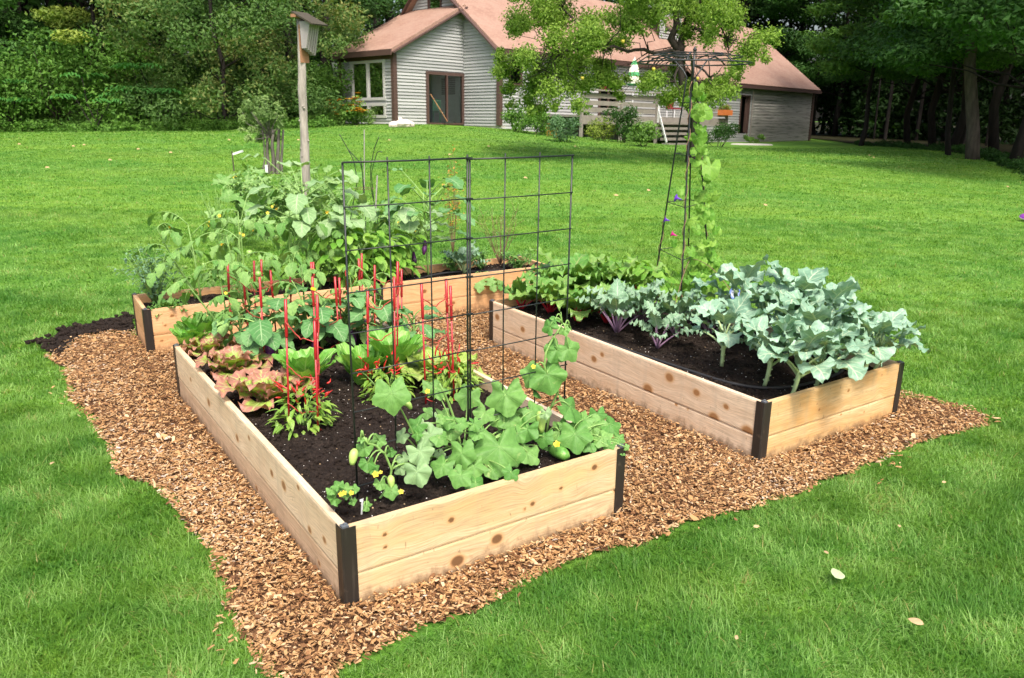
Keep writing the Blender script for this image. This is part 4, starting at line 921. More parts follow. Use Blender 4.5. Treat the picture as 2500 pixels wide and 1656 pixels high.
# ------------------------------------------------------------------ apple tree before the house
AP = on_ground(1600, 376); ad = AP[1]
at_ = bpy.data.objects.new('apple_tree', None); COL.objects.link(at_); place(at_, AP, 0, 1, 'spreading old apple tree standing in front of the house', 'tree')
clumps = [(1215, 232, 30), (1185, 215, 26), (1240, 190, 40), (1165, 130, 20), (1150, 165, 22), (1210, 150, 36), (1290, 205, 45), (1270, 150, 45), (1330, 190, 45), (1300, 110, 40), (1235, 60, 34), (1190, 20, 40), (1290, 40, 55), (1350, 130, 44), (1380, 185, 36), (1340, 225, 26), (1280, 250, 18), (1230, 255, 16),
          (1400, 150, 30), (1360, 60, 50), (1430, 30, 50), (1410, 90, 34), (1500, 10, 50), (1470, 60, 30), (1580, 20, 52), (1650, 10, 50), (1700, 50, 44), (1735, 90, 34), (1750, 140, 20), (1690, 110, 34), (1640, 80, 32), (1590, 70, 28), (1720, -20, 50), (1600, -50, 60), (1480, -60, 70), (1340, -50, 70), (1230, -40, 50),
          (1500, 195, 28), (1545, 200, 32), (1535, 228, 26), (1600, 200, 30), (1640, 215, 34), (1680, 205, 26), (1700, 180, 18), (1575, 235, 24), (1440, 190, 22), (1430, 225, 16), (1500, 180, 26), (1560, 170, 24), (1615, 240, 22), (1640, 190, 20)]
tb_ = MB(); cb_ = MB(); C = []; R = []
fork = on_depth(1572, 120, ad + .1) - AP; f2 = on_depth(1580, 60, ad + .2) - AP
tb_.tube([(0, 0, -.2), (-.02, 0, .3), (-.06, .02, 1.2), on_depth(1582, 230, ad) - AP, fork], [.19, .145, .12, .105, .095], 9)
limb(tb_, fork, on_depth(1540, -60, ad + .5) - AP, .11, .05); limb(tb_, fork, f2, .10, .06); limb(tb_, f2, on_depth(1660, -70, ad - .6) - AP, .06, .03)
mains = [on_depth(1500, 120, ad - 1) - AP, on_depth(1400, 110, ad - 1.6) - AP, on_depth(1300, 120, ad - 1.2) - AP, on_depth(1680, 90, ad - .8) - AP, on_depth(1540, 20, ad + .3) - AP, on_depth(1300, 20, ad - .6) - AP, on_depth(1560, 190, ad - 1.2) - AP, on_depth(1640, 180, ad - 1) - AP]
limb(tb_, fork, mains[0], .06, .042); limb(tb_, mains[0], mains[1], .042, .03); limb(tb_, mains[1], mains[2], .03, .015); limb(tb_, f2, mains[3], .06, .025); limb(tb_, mains[1], mains[5], .035, .02); limb(tb_, fork, mains[6], .05, .02); limb(tb_, fork, mains[7], .05, .02)
for x, y, r in clumps:
    k = r * K / FPX * ad
    for j in range(3):
        c = on_depth(x + rng.normal() * r * .5, y + rng.normal() * r * .45, ad + rng.uniform(-2.2, 1.6)) - AP; C.append(c); R.append(k * rng.uniform(.6, 1.05))
        m_ = min(mains + [fork, f2], key=lambda q: np.linalg.norm(q - c)); 
        if j < 2: limb(tb_, m_, c, .016, .004, 6, .16, 5)
leaves(cb_, C, np.array(R) * 1.12, 95000, .076, (0, 1), .9, .35, shell=.05, aspect=.5, droop=.5, tc=.3)
tb_.build('trunk', M_BARKO, at_, True); cb_.build('crown', ML_LITE, at_)
# a few yellow apples
M_APPLE = simple('yellow_apple', (.50, .42, .05), .4)
for x, y in ((1346, 181), (1511, 160), (1440, 96), (1612, 182)):
    mb = MB(); mb.lathe([(.005, -.04), (.036, -.025), (.042, .01), (.03, .033), (.005, .03)], c=on_depth(x, y, ad - 1.9) - AP, n=8); mb.build('apple', M_APPLE, at_, True)

# small multi-stemmed apple tree, left
SP = on_ground(632, 402); sd_ = SP[1]; st = bpy.data.objects.new('small_apple_tree', None); COL.objects.link(st); place(st, SP, 0, 1, 'small pale-leaved apple tree with several grey stems behind the squash', 'tree')
tb_ = MB(); cb_ = MB(); C = []; R = []
for xb, xt, yt, r in ((622, 618, 318, .045), (630, 632, 300, .05), (641, 646, 290, .05), (648, 655, 300, .035), (612, 606, 300, .02)):
    b_ = on_depth(xb, 404, sd_ + rng.uniform(-.1, .1)) - SP; b_[2] = -.1; limb(tb_, b_, on_depth(xt, yt, sd_) - SP, r, r * .55, 6, .05)
for x, y, r in ((575, 250, 20), (560, 275, 14), (600, 235, 20), (590, 270, 24), (610, 260, 26), (630, 275, 22), (605, 295, 24), (645, 255, 14), (640, 240, 10), (585, 300, 16), (625, 305, 18), (600, 320, 14), (650, 290, 12), (555, 255, 10), (570, 235, 10), (615, 230, 10), (560, 300, 12), (640, 320, 14), (575, 320, 12), (655, 270, 12), (620, 340, 10)):
    c = on_depth(x, y, sd_ + rng.uniform(-.35, .35)) - SP; C.append(c); R.append(r * K / FPX * sd_); limb(tb_, on_depth(625, 318, sd_) - SP, c, .012, .004, 5, .08, 5)
leaves(cb_, C, R, 2500, .075, (0, 1), .9, .3, shell=.2, aspect=.42)
tb_.build('trunk', M_BARKA, st, True); cb_.build('crown', ML_PALE, st)
mb = MB(); mb.box(on_depth(616, 391, sd_ - .25) - SP, (.05, .01, .16)); tg = mb.build('plant_tag', M_WHITE, st)
sp_ = on_ground(541, 396); o_ = thing('sapling_stake', tuple(sp_), 'thin stake with white tape beside the small apple tree', 'stake'); mb = MB(); mb.tube([(0, 0, 0), on_depth(536, 350, sp_[1]) - sp_], .012, 6); mb.build('rod', M_BARK, o_)
mb = MB(); a_ = on_depth(537, 357, sp_[1]) - sp_; b_ = on_depth(562, 349, sp_[1] - .05) - sp_; mb.bar(a_, b_, .008, .04); mb.build('tape', M_WHITE, o_); 

# ------------------------------------------------------------------ bat house on its pole, bird feeder
PP = on_depth(706, 480, 11.6); PP[2] = g1(PP[0], PP[1]); pd = PP[1]
M_POST = bark('silvery_post', (.42, .38, .33), 12); M_GREYB = simple('grey_board', (.34, .31, .30), .8, var=.25, scale=14); M_ROOFB = simple('mossy_roof_board', (.05, .042, .026), .9, var=.4, scale=9); M_WARM = simple('warm_board', (.34, .17, .09), .8)
bh = thing('bat_house', tuple(PP), 'weathered bat house with sloping roof on a tall peeled log post', 'bat house')
top = on_depth(695, 42, pd) - PP; mb = MB(); n = 14; t = np.linspace(0, 1, n); P = np.array([0, 0, -.3]) + (top - (0, 0, -.3)) * t[:, None]; P[1:-1, 0] += rng.normal(size=n - 2) * .004
mb.tube(P, .064 - .012 * t + rng.normal(size=n) * .004, 12)
for k in range(9): q = P[1] + (P[-1] - P[1]) * rng.uniform(.05, .95); a = rng.uniform(PI, 2 * PI); mb.lathe([(.0, -.01), (.016, -.006), (.014, .012), (0, .014)], c=q + np.array([math.cos(a), math.sin(a), 0]) * .062, n=6, R=Matrix.Rotation(PI / 2, 3, 'X'))
mb.build('post', M_POST, bh, True)
hd = math.radians(-30); hu = np.array([math.cos(hd), math.sin(hd), 0]); hn = np.array([hu[1], -hu[0], 0])
bx = top + hu * .13 + np.array([0, 0, -.17]); 
mb = MB()   # tapering slatted box
for k in range(5):
    s_ = -.076 + k * .038; a = bx + hn * s_ * 1.0; V = []
    for z_, d0_, d1_, w_ in ((.12, -.07, .12, .016), (-.30 + .02 * k, -.06, .02, .014)):
        for dd_, ww in ((d0_, -w_), (d1_, -w_), (d1_, w_), (d0_, w_)): V.append(a + hu * dd_ + hn * ww * .9 + np.array([0, 0, z_]))
    mb.add(V, [(0, 1, 2, 3), (7, 6, 5, 4), (0, 4, 5, 1), (1, 5, 6, 2), (2, 6, 7, 3), (3, 7, 4, 0)])
mb.build('slatted_box', M_GREYB, bh)
mb = MB(); mb.box(bx - hu * .10 + (0, 0, -.16), (.02, .15, .48), np.stack([hu, hn, UP], 1)); mb.build('back_board', M_WARM, bh)
mb = MB(); rv = hu * .52 + np.array([0, 0, -.24]); rv /= np.linalg.norm(rv); c_ = bx + hu * .03 + np.array([0, 0, .155]); mb.box(c_, (.40, .30, .02), np.stack([rv, hn, np.cross(rv, hn)], 1)); mb.build('roof_board', M_ROOFB, bh)
mb = MB(); mb.box(c_ - hu * .15 + (0, 0, .035), (.09, .30, .04), np.stack([hu, hn, UP], 1)); mb.build('roof_cleat', M_WARM, bh)
# ------------------------------------------------------------------ flowers and bushes by the house
def flowers(mb, P, r, n=6, up=(0, 0, 1)):
    for k in range(n):
        a = 2 * PI * k / n; leaf(mb, P, np.array([math.cos(a), math.sin(a), .45]), up, r, r * .7, prof_oval, .7, .1, 0, nv=2, nu=1, tint=rng.uniform(0, 1))
M_ORFL = leafmat('orange_petals', (.80, .30, .02), (.85, .45, .03), trans=.3); M_WHFL = leafmat('white_petals', (.75, .75, .74), (.85, .85, .84), trans=.25); M_YEFL = leafmat('yellow_petals', (.85, .55, .02), (.9, .68, .05), trans=.3); M_PKFL = leafmat('pink_petals', (.75, .25, .28), (.8, .4, .4), trans=.3)
def bush(name, x, y, d, w, h, n, size, mat, lb, cat='bush', fl=None, nf=0, fr=.07, group=None):
    P = gx(x, d) if y is None else on_ground(x, y); o = shrub_mesh(name, w, h, n, size, mat, 14); place(o, P, 0, 1, lb, cat, group)
    for k in range(nf):
        fb = MB(); a = rng.uniform(-2.6, -.4); q = w * .42 * rng.uniform(.2, 1); flowers(fb, np.array([q * math.cos(a), q * math.sin(a), h * rng.uniform(.45, 1.12)]), fr * rng.uniform(.8, 1.3)); fb.build('flower', fl, o)
    return o
bush('lily_clump', 772, 290, 0, 1.2, .85, 900, .12, ML_HERB, 'clump of orange lilies left of the sunroom window', 'flowers', M_ORFL, 26, .15)
bush('lily_clump', 826, 290, 0, 1.0, 1.0, 800, .12, ML_HERB, 'clump of taller orange flowers before the sunroom window', 'flowers', M_ORFL, 18, .17)
bush('daisy_clump', 853, 289, 0, .6, .6, 300, .09, ML_PALE, 'pale flowering clump at the right of the sunroom window', 'flowers', M_WHFL, 5, .09)
bush('bush', 1205, 306, 0, 1.5, 1.0, 1700, .09, ML_SHRUB, 'green bush low against the wall below the small dark window', group='bushes along the house wall')
bush('bush', 1248, 311, 0, 1.3, .95, 1500, .09, ML_SHRUB, 'green bush in the middle of the three along the house wall', group='bushes along the house wall')
bush('bush', 1302, 328, 0, .95, .95, 1300, .08, ML_BLUE, 'dense feathery bush standing out on the lawn left of the deck')
bush('rusty_bush', 1278, 318, 0, .5, .5, 300, .07, ML_BRONZE, 'small rusty-leaved bush between two green ones', 'bush')
bush('climber', 1350, 318, 0, .7, 1.7, 1200, .09, ML_SHRUB, 'tall leafy climber at the left corner of the deck', 'climbing plant')
bush('bush', 1388, 325, 0, 1.1, .95, 800, .08, ML_YG, 'brownish-green bush under the deck railing', 'bush')
bush('rose_bush', 1437, 330, 0, 1.1, 1.35, 1300, .09, ML_DARK, 'dark rose bush with a few white blooms in front of the deck', 'bush', M_WHFL, 6, .11)
bush('rose_bush', 1488, 339, 0, 1.0, .9, 1100, .09, ML_HERB, 'bright bush dotted with white flowers beside the steps', 'bush', M_WHFL, 9, .09)
bush('bush', 1658, 340, 0, 1.5, 1.1, 1600, .09, ML_DARK, 'dark green bush to the right of the deck steps', 'bush')
bush('weed_clump', 1740, 330, 0, 1.4, .5, 600, .11, ML_HERB, 'tall weeds growing at the foot of the grey wing wall', 'weeds')
for k in range(7): fb = MB(); flowers(fb, np.array([-.4 + .13 * k, -.15 + .02 * (k % 3), .28 + .1 * (k % 2)]), .08); fb.build('flower', (M_YEFL, M_PKFL, M_ORFL)[k % 3], FLB)
cb_ = MB(); leaves(cb_, [(-.3, -.1, .3), (0, -.1, .34), (.3, -.1, .3)], [.2, .2, .2], 160, .09); cb_.build('foliage', ML_YG, FLB)
# flat paving stone by the wing door
P = on_ground(1737, 335); mb = MB(); mb.lathe([(0, .04), (.9, .04), (.98, .0), (1.0, -.06)], n=14, sy=.6); tag(mb.build('stepping_stone', M_FOUND, loc=tuple(P)), 'flat pale stone slab in the grass near the dark doorway', 'stone')
# ------------------------------------------------------------------ garden plants
UPV = np.array([0, 0, 1.0])
L_CUKE = leafmat('cucumber_leaf', (.095, .27, .05), (.22, .42, .11), (.30, .50, .17), 'palmate', .5, .28, .3, 7, blotch=((.50, .52, .22), 30, .66, .6))
L_PALE = leafmat('cucumber_leaf_underside', (.26, .42, .19), (.36, .52, .26), (.45, .6, .35), 'palmate', .6, .25, .2, 7)
L_BROC = leafmat('broccoli_leaf', (.16, .31, .195), (.35, .53, .385), (.55, .66, .44), 'pinnate', .5, .15, .35, 6, vw=.8)
L_KALE = leafmat('kale_leaf', (.17, .32, .18), (.28, .43, .27), (.42, .50, .40), 'pinnate', .5, .18, .35, 7)
L_CHARD = leafmat('chard_leaf', (.10, .28, .04), (.28, .45, .11), (.30, .36, .12), 'pinnate', .38, .25, .5, 7, bstr=.5)
L_ROM = leafmat('romaine_leaf', (.12, .37, .04), (.30, .56, .11), (.42, .60, .22), 'pinnate', .4, .28, .4, 7, bstr=.4)
L_RED = leafmat('red_lettuce_leaf', (.26, .44, .05), (.44, .60, .12), (.52, .62, .22), 'pinnate', .42, .28, .4, 6, edge=((.46, .13, .16), 1.02, 1.18, .8), blotch=((.45, .15, .16), 34, .60, .6))
L_FRIS = leafmat('frilly_lettuce_leaf', (.30, .46, .07), (.46, .56, .16), (.55, .62, .28), 'pinnate', .45, .25, .35, 6)
L_EGG = leafmat('eggplant_leaf', (.075, .23, .06), (.18, .36, .13), (.30, .45, .22), 'pinnate', .55, .2, .3, 6)
L_EGGP = leafmat('eggplant_leaf_pale', (.20, .36, .14), (.34, .50, .24), (.45, .58, .34), 'pinnate', .55, .25, .3, 6)
L_TOM = leafmat('tomato_leaf', (.12, .30, .06), (.29, .48, .14), (.25, .42, .15), 'pinnate', .55, .28, .25, 6)
L_PEP = leafmat('chili_leaf', (.15, .34, .03), (.32, .48, .07), (.40, .55, .14), 'pinnate', .35, .25, .45, 5)
L_MG = leafmat('morning_glory_leaf', (.13, .36, .035), (.30, .50, .08), (.42, .60, .16), 'palmate', .5, .38, .3, 7)
L_SQ = leafmat('squash_leaf', (.13, .30, .06), (.30, .46, .17), (.42, .52, .30), 'palmate', .6, .25, .25, 7)
L_HERB = leafmat('herb_leaf', (.09, .24, .05), (.20, .38, .09), trans=.25)
L_WEED = leafmat('weed_leaf', (.15, .33, .07), (.33, .50, .18), trans=.3)
L_BLUE = leafmat('blue_green_leaf', (.10, .22, .11), (.20, .34, .20), trans=.2)
S_GREEN = simple('green_stem', (.22, .38, .10), .55, var=.25, scale=30); S_PALE = simple('pale_stem', (.42, .55, .26), .5, var=.2, scale=30); S_RED = simple('chard_red_stem', (.50, .02, .035), .35)
S_PURP = simple('purple_stem', (.28, .17, .26), .5, var=.3); S_TWIG = simple('twig', (.22, .13, .08), .8)
M_CHILI = simple('red_chili', (.50, .022, .015), .3, var=.4, scale=25); M_TOMG = simple('green_tomato', (.25, .42, .10), .3); M_AUB = simple('aubergine_skin', (.10, .02, .12), .2)
M_TAG = simple('white_plastic_tag', (.75, .77, .76), .4)
N = NT('cucumber_skin'); n_ = N.noise(N.mapping(N.obj(), (1, 1, .25)), 60, 3); N.bsdf(N.ramp(n_, [(.3, (.05, .16, .025)), (.6, (.12, .30, .05)), (.8, (.30, .46, .14))]), .4, 0, .4, bump=n_, bstr=.3, bdist=.003); M_CUKE = N.m
def az2(P): return math.atan2(P[1] - CAM[1], P[0] - CAM[0])
def sub(o, root): o.matrix_parent_inverse = Matrix.Translation(-Vector(root.location)); return o
def soilpt(bed, x, y): P = on_z(x, y, SOILZ); P[2] = soil_z(bed, P) - .004; return P
class Plant:
    """a plant thing whose parts are collected in world coordinates about its base"""
    def __init__(s, name, P, label, cat, group=None): s.P = np.asarray(P, float); s.o = thing(name, tuple(s.P), label, cat, group); s.stem = MB(); s.fol = MB(); s.fol2 = MB()
    def end(s, leafm, stemm, leafm2=None, fn='foliage', sn='stem'):
        if s.stem.n: s.stem.build(sn, stemm, s.o, True, origin=None).location = tuple(-s.P)
        if s.fol.n: s.fol.build(fn, leafm, s.o, True).location = tuple(-s.P)
        if s.fol2.n: s.fol2.build(fn, leafm2, s.o, True).location = tuple(-s.P)
        return s.o
    def part(s, mb, name, m, smooth=True): o = mb.build(name, m, s.o, smooth); o.location = tuple(-s.P); return o

# ---- cucumbers on the trellis
def cuke_fruit(pl, p0, p1, r, m=None):
    p0 = np.asarray(p0); p1 = np.asarray(p1); mb = MB(); P = curve(p0, p1, .012, 9); t = np.linspace(0, 1, 9); mb.tube(P, r * np.clip(np.sin(PI * (.06 + .88 * t)), 0, 1) ** .45, 12); o = pl.part(mb, 'cucumber', m or M_CUKE)
    return o
def mleaf(pl, x, y, rp, t, face=.65, rot=0.0, pale=False, rf=r_cuke, bed=BA, stalk=None, cup=.16, wave=.09, droop=.4, side=None):
    side = rng.normal() * .3 if side is None else side
    P = on_plane(x, y, bed.p(0, t), bed.v); dep = (P - CAM) @ AX_F; R = rp * K / FPX * dep * .98
    c = CAM - P; c /= np.linalg.norm(c); n = c * face + UPV * (1 - face) + bed.u * side; n /= np.linalg.norm(n); dn = -UPV - n * (-UPV @ n); dn /= np.linalg.norm(dn); sd = np.cross(n, dn)
    d = dn * math.cos(rot) + sd * math.sin(rot); B = P - d * R * .22
    pleaf(pl.fol2 if pale else pl.fol, B, d, n, R, rf, cup, wave, 5, droop, tint=random.random())
    if stalk is not None:
        S = np.asarray(stalk); pl.stem.tube(curve(S, B, .03, 7), [.0042, .0036, .0032, .003, .0028, .0026, .0022], 6)
    return B
def flower5(pl, P, r, m, n=None, k=5):
    mb = MB(); c = CAM - P; c = c / np.linalg.norm(c) + UPV * .4; c /= np.linalg.norm(c); F = _frame(c, (0.1, .05, 1))
    for i in range(k):
        a = 2 * PI * i / k; d = F @ np.array([math.cos(a), .45, math.sin(a)]); leaf(mb, P, d, c, r, r * .8, prof_oval, .5, .15, .03, nv=4, nu=1, tint=random.random())
    return pl.part(mb, 'flower', m)
pl = Plant('cucumber_plant', BA.p(.62, .26, SOILZ), 'big-leaved cucumber plant sprawling under the middle of the grid trellis', 'cucumber plant')
hub = BA.p(.62, .27, SOILZ + .04); hub2 = BA.p(.8, .26, SOILZ + .06); hub3 = BA.p(.45, .25, SOILZ + .05)
pl.stem.tube(curve(BA.p(.62, .26, SOILZ - .01), BA.p(.9, .3, SOILZ + .12), .04, 8), .0055, 7); pl.stem.tube(curve(BA.p(.62, .26, SOILZ - .01), BA.p(.38, .24, SOILZ + .12), .04, 8), .0055, 7); pl.stem.tube(curve(hub, BA.p(.55, .33, SOILZ + .36), .0, 8, side=.05), .0048, 7)
for x, y, r, t, f, rot, pale, h in ((905, 920, 47, .16, .85, .1, 0, hub3), (1008, 893, 34, .40, .55, 2.4, 0, hub), (1080, 922, 33, .34, .7, -.3, 0, hub), (1168, 922, 50, .28, .55, .3, 0, hub2), (1120, 958, 28, .30, .6, -.6, 0, hub), (1155, 1046, 64, .12, .7, -.1, 0, hub), (1066, 1056, 38, .12, .62, .3, 0, hub),
                            (1000, 1010, 30, .18, .8, .7, 1, hub3), (975, 1050, 34, .16, .75, .4, 1, hub3), (965, 1098, 36, .08, .75, .5, 1, hub3), (1040, 1000, 32, .24, .55, 0, 0, hub), (1108, 985, 26, .24, .5, .5, 0, hub), (1215, 998, 32, .20, .7, -.2, 0, hub2), (1180, 975, 30, .26, .6, .2, 0, hub2),
                            (1062, 1105, 30, .05, .7, -.5, 0, hub), (1105, 1118, 28, .04, .6, .9, 0, hub), (1095, 1085, 30, .08, .65, .2, 0, hub), (1180, 1096, 22, .015, .75, -.8, 0, hub), (1110, 1140, 18, .03, .6, 0, 0, hub), (960, 985, 24, .22, .6, -.9, 0, hub3), (925, 1010, 20, .26, .5, -.6, 1, hub3), (1035, 960, 26, .36, .45, 1, 0, hub), (1235, 955, 30, .24, .7, .6, 0, hub2), (1255, 1015, 26, .18, .6, 0, 0, hub2), (1225, 1050, 34, .16, .5, .5, 0, hub2), (1020, 1080, 30, .14, .5, -.4, 0, hub), (1140, 1090, 24, .10, .5, .3, 0, hub), (1150, 970, 26, .3, .6, -1, 0, hub)):
    mleaf(pl, x, y, r, t, f, rot, bool(pale), stalk=h)
for k in range(38): mleaf(pl, rng.uniform(960, 1265), rng.uniform(955, 1085), rng.uniform(13, 25), rng.uniform(.16, .36), rng.uniform(.3, .7), rng.uniform(-1.5, 1.5), k % 4 == 0, stalk=hub if k % 2 else hub2)
M_CUKEP = simple('young_cucumber', (.36, .52, .13), .4, var=.25, scale=40)
cuke_fruit(pl, on_plane(1248, 950, BA.p(0, .22), BA.v), on_plane(1252, 1000, BA.p(0, .2), BA.v), .019, M_CUKEP)
ck = on_z(1272, 1040, SOILZ + .03); cuke_fruit(pl, ck, on_z(1312, 1060, SOILZ + .028), .029)
cuke_fruit(pl, on_plane(950, 945, BA.p(0, .2), BA.v), on_plane(936, 938, BA.p(0, .2), BA.v), .011, M_CUKEP)
for x, y, t, r in ((1287, 1027, .12, .016), (988, 905, .3, .011), (927, 1137, .12, .011), (1110, 983, .2, .008)): flower5(pl, on_plane(x, y, BA.p(0, t), BA.v), r, M_YEFL)
pl.end(L_CUKE, S_GREEN, L_PALE)
pl = Plant('cucumber_plant', BA.p(1.06, .3, SOILZ), 'cucumber vine climbing the right-hand rods of the grid trellis', 'cucumber plant')
V_ = [on_plane(x, y, BA.p(0, .285), BA.v) for x, y in ((1262, 1010), (1272, 945), (1290, 905), (1268, 880), (1258, 845), (1262, 815), (1276, 785), (1290, 765), (1300, 748), (1316, 752), (1322, 765))]
pl.stem.tube(V_, [.0055, .0055, .005, .005, .005, .0048, .0046, .004, .0034, .0028, .002], 8); pl.stem.tube(curve(V_[8], V_[8] + UPV * .05 + BA.u * -.01, .0, 4), .002, 5)
for x, y, r, t, f, rot, i in ((1230, 872, 34, .33, .8, -.5, 4), (1268, 875, 48, .26, .85, .35, 3), (1285, 815, 32, .27, .85, -.7, 6), (1318, 812, 33, .25, .85, .5, 8), (1268, 752, 22, .29, .7, -2.2, 8), (1283, 735, 14, .29, .5, 3.0, 8), (1305, 765, 15, .27, .6, .4, 9), (1325, 945, 44, .22, .6, .5, 1), (1300, 1000, 30, .2, .6, 1.2, 0), (1240, 905, 22, .32, .5, -1.3, 3)): mleaf(pl, x, y, r, t, f, rot, stalk=V_[i])
for x, y, t, r in ((1233, 848, .28, .011), (1280, 1028, .14, .004)): flower5(pl, on_plane(x, y, BA.p(0, t), BA.v), r, M_YEFL)
pl.end(L_CUKE, S_GREEN, L_PALE)
pl = Plant('cucumber_plant', BA.p(1.1, .2, SOILZ), 'cucumber leaves spilling over the right front corner of the near bed', 'cucumber plant')
h_ = BA.p(1.08, .2, SOILZ + .03)
for x, y, r, t, f, rot in ((1330, 1012, 42, .10, .6, .2), (1372, 992, 36, .16, .45, .8), (1415, 985, 30, .12, .5, .3), (1345, 975, 28, .2, .5, -.6), (1395, 1015, 26, .06, .4, 1.0), (1432, 1015, 18, .05, .5, 1.2), (1405, 1035, 17, .03, .6, -.3), (1440, 1045, 12, .0, .7, .4), (1360, 1030, 22, .08, .5, -.8), (1310, 985, 24, .2, .5, -1.0), (1448, 1035, 9, -.01, .7, .9), (1380, 960, 24, .24, .4, .2)): mleaf(pl, x, y, r, t, f, rot, stalk=h_)
cuke_fruit(pl, on_z(1352, 1025, SOILZ + .04), on_z(1383, 1040, SOILZ + .03), .018)
flower5(pl, on_plane(1350, 1030, BA.p(0, .1), BA.v), .008, M_YEFL); pl.end(L_CUKE, S_GREEN, L_PALE)
pl = Plant('cucumber_plant', BA.p(.3, .2, SOILZ), 'thin straggly cucumber vine with a pale young fruit at the left end of the trellis', 'cucumber plant')
V_ = [on_plane(x, y, BA.p(0, .24), BA.v) for x, y in ((850, 1165), (880, 1150), (900, 1120), (905, 1085), (890, 1050), (868, 1030), (850, 1025), (840, 1010))]
pl.stem.tube(V_, .0045, 7); pl.stem.tube(curve(V_[3], hub3, .03, 6), .004, 6); pl.stem.tube(curve(V_[0], on_z(838, 1180, SOILZ), .02, 5), .004, 6)
for x, y, r, t, f, rot, i, p_ in ((838, 1040, 22, .24, .6, -.6, 6, 0), (850, 1075, 22, .22, .7, -.3, 4, 0), (878, 1015, 20, .26, .6, 2.4, 6, 0), (866, 1085, 18, .22, .6, .5, 4, 0), (905, 1140, 20, .16, .7, .2, 2, 0), (835, 1015, 10, .24, .5, 2.8, 7, 0), (925, 1085, 18, .24, .5, .8, 3, 1), (880, 1120, 18, .2, .5, -.5, 2, 0), (845, 1170, 14, .16, .4, -1.6, 0, 0), (905, 1045, 14, .26, .5, 1.8, 4, 0), (932, 1060, 18, .26, .5, .3, 3, 1)): mleaf(pl, x, y, r, t, f, rot, bool(p_), stalk=V_[i])
cuke_fruit(pl, on_plane(822, 1042, BA.p(0, .22), BA.v), on_plane(814, 1075, BA.p(0, .2), BA.v), .016, M_CUKEP); cuke_fruit(pl, on_plane(902, 1105, BA.p(0, .2), BA.v), on_plane(906, 1128, BA.p(0, .18), BA.v), .014, M_CUKEP)
for x, y, r in ((868, 1097, .014), (880, 1092, .008)): flower5(pl, on_plane(x, y, BA.p(0, .2), BA.v), r, M_YEFL)
pl.end(L_CUKE, S_GREEN, L_PALE)
pl = Plant('cucumber_seedling', soilpt(BA, 800, 1160), 'small cucumber seedling with yellow flowers in the front left corner of the near bed', 'cucumber plant')
for x, y, r, f, rot in ((775, 1155, 20, .5, -.6), (780, 1120, 16, .5, -2.6), (800, 1125, 16, .55, 2.6), (765, 1135, 14, .4, -1.5), (820, 1130, 13, .5, 1.9), (815, 1160, 11, .4, .6), (800, 1145, 12, .4, 0)): mleaf(pl, x, y, r, .12, f, rot, stalk=pl.P)
for x, y in ((788, 1143), (795, 1140), (812, 1140)): flower5(pl, on_plane(x, y, BA.p(0, .1), BA.v), .010, M_YEFL)
pl.end(L_CUKE, S_GREEN)
for x, y, bed, lb in ((837, 1190, BA, 'white plastic plant tag by the left end of the near board'), (1372, 1052, BA, 'white plastic plant tag by the right end of the near board')):
    P = on_z(x, y, SOILZ); o = thing('plant_tag', tuple(P), lb, 'plant tag', rz=bed.a); mb = MB(); mb.box((0, 0, .02), (.007, .002, .07), Matrix.Rotation(.2, 3, 'X')); mb.box((0, .0, .056), (.013, .003, .008)); mb.build('stake', M_TAG, o)

# ---- lettuces
def rosette(pl, n, L, W, el0, el1, prof, bend, fold, wave, wf, lobe=0.0, lf=5, nv=9, nu=3, base_r=.012, curl=0.0, h0=.0, azr=None):
    for k in range(n):
        f = k / max(1, n - 1); a = k * 2.39996 + random.uniform(-.25, .25)
        if azr: a = random.uniform(*azr)
        el = el0 + (el1 - el0) * f + random.uniform(-.08, .08); s = (1.0 - .45 * f ** 2) * random.uniform(.85, 1.12)
        B = pl.P + np.array([math.cos(a), math.sin(a), 0]) * base_r * (1 - f) + UPV * (h0 + .015 * f)
        leaf(pl.fol, B, dirv(a, el), UPV if el < 1.3 else -dirv(a, 0), L * s, W * s, prof, bend * random.uniform(.7, 1.2), fold * (1 + f), wave, wf * random.uniform(.8, 1.2), nv, nu, random.random(), lobe, lf, curl=curl)
GL = 'romaine lettuces in the near bed'
for x, y, s, lb in ((705, 905, 1.0, 'romaine lettuce between the chili plant and the red-leaf lettuces'), (838, 888, .95, 'bright romaine lettuce just left of the trellis edge rod'), (912, 872, 1.15, 'biggest romaine lettuce, seen through the trellis grid'), (470, 800, .85, 'romaine lettuce in the far left corner of the near bed'), (440, 812, .7, 'small romaine lettuce against the left board at the far corner')):
    pl = Plant('romaine_lettuce', soilpt(BA, x, y), lb, 'lettuce', GL); rosette(pl, 22, .25 * s, .115 * s, 1.0, 1.52, prof_rom, .5, .16, .045, 3.4, .04, 5, nv=12, nu=4, curl=-.05); pl.end(L_ROM, S_PALE)
GRL = 'red-tinged lettuces along the left board'
for x, y, s, lb in ((486, 822, .95, 'red-leaf lettuce with the purplest tips, next to the far corner'), (545, 872, 1.15, 'middle red-leaf lettuce leaning over the left board'), (618, 935, 1.25, 'largest red-leaf lettuce, nearest the chili plant, lolling over the board')):
    pl = Plant('red_leaf_lettuce', soilpt(BA, x, y), lb, 'lettuce', GRL); rosette(pl, 17, .19 * s, .135 * s, .6, 1.45, prof_fan, .8, .06, .13, 2.6, .05, 5, nv=24, nu=5); pl.end(L_RED, S_PALE)
pl = Plant('frilly_lettuce', soilpt(BA, 1010, 885), 'pale yellow-green frilly lettuce near the right board of the near bed', 'lettuce'); rosette(pl, 20, .25, .17, .5, 1.4, prof_spoon, .7, .12, .12, 4, .12, 7, nv=12, nu=4); pl.end(L_FRIS, S_PALE)

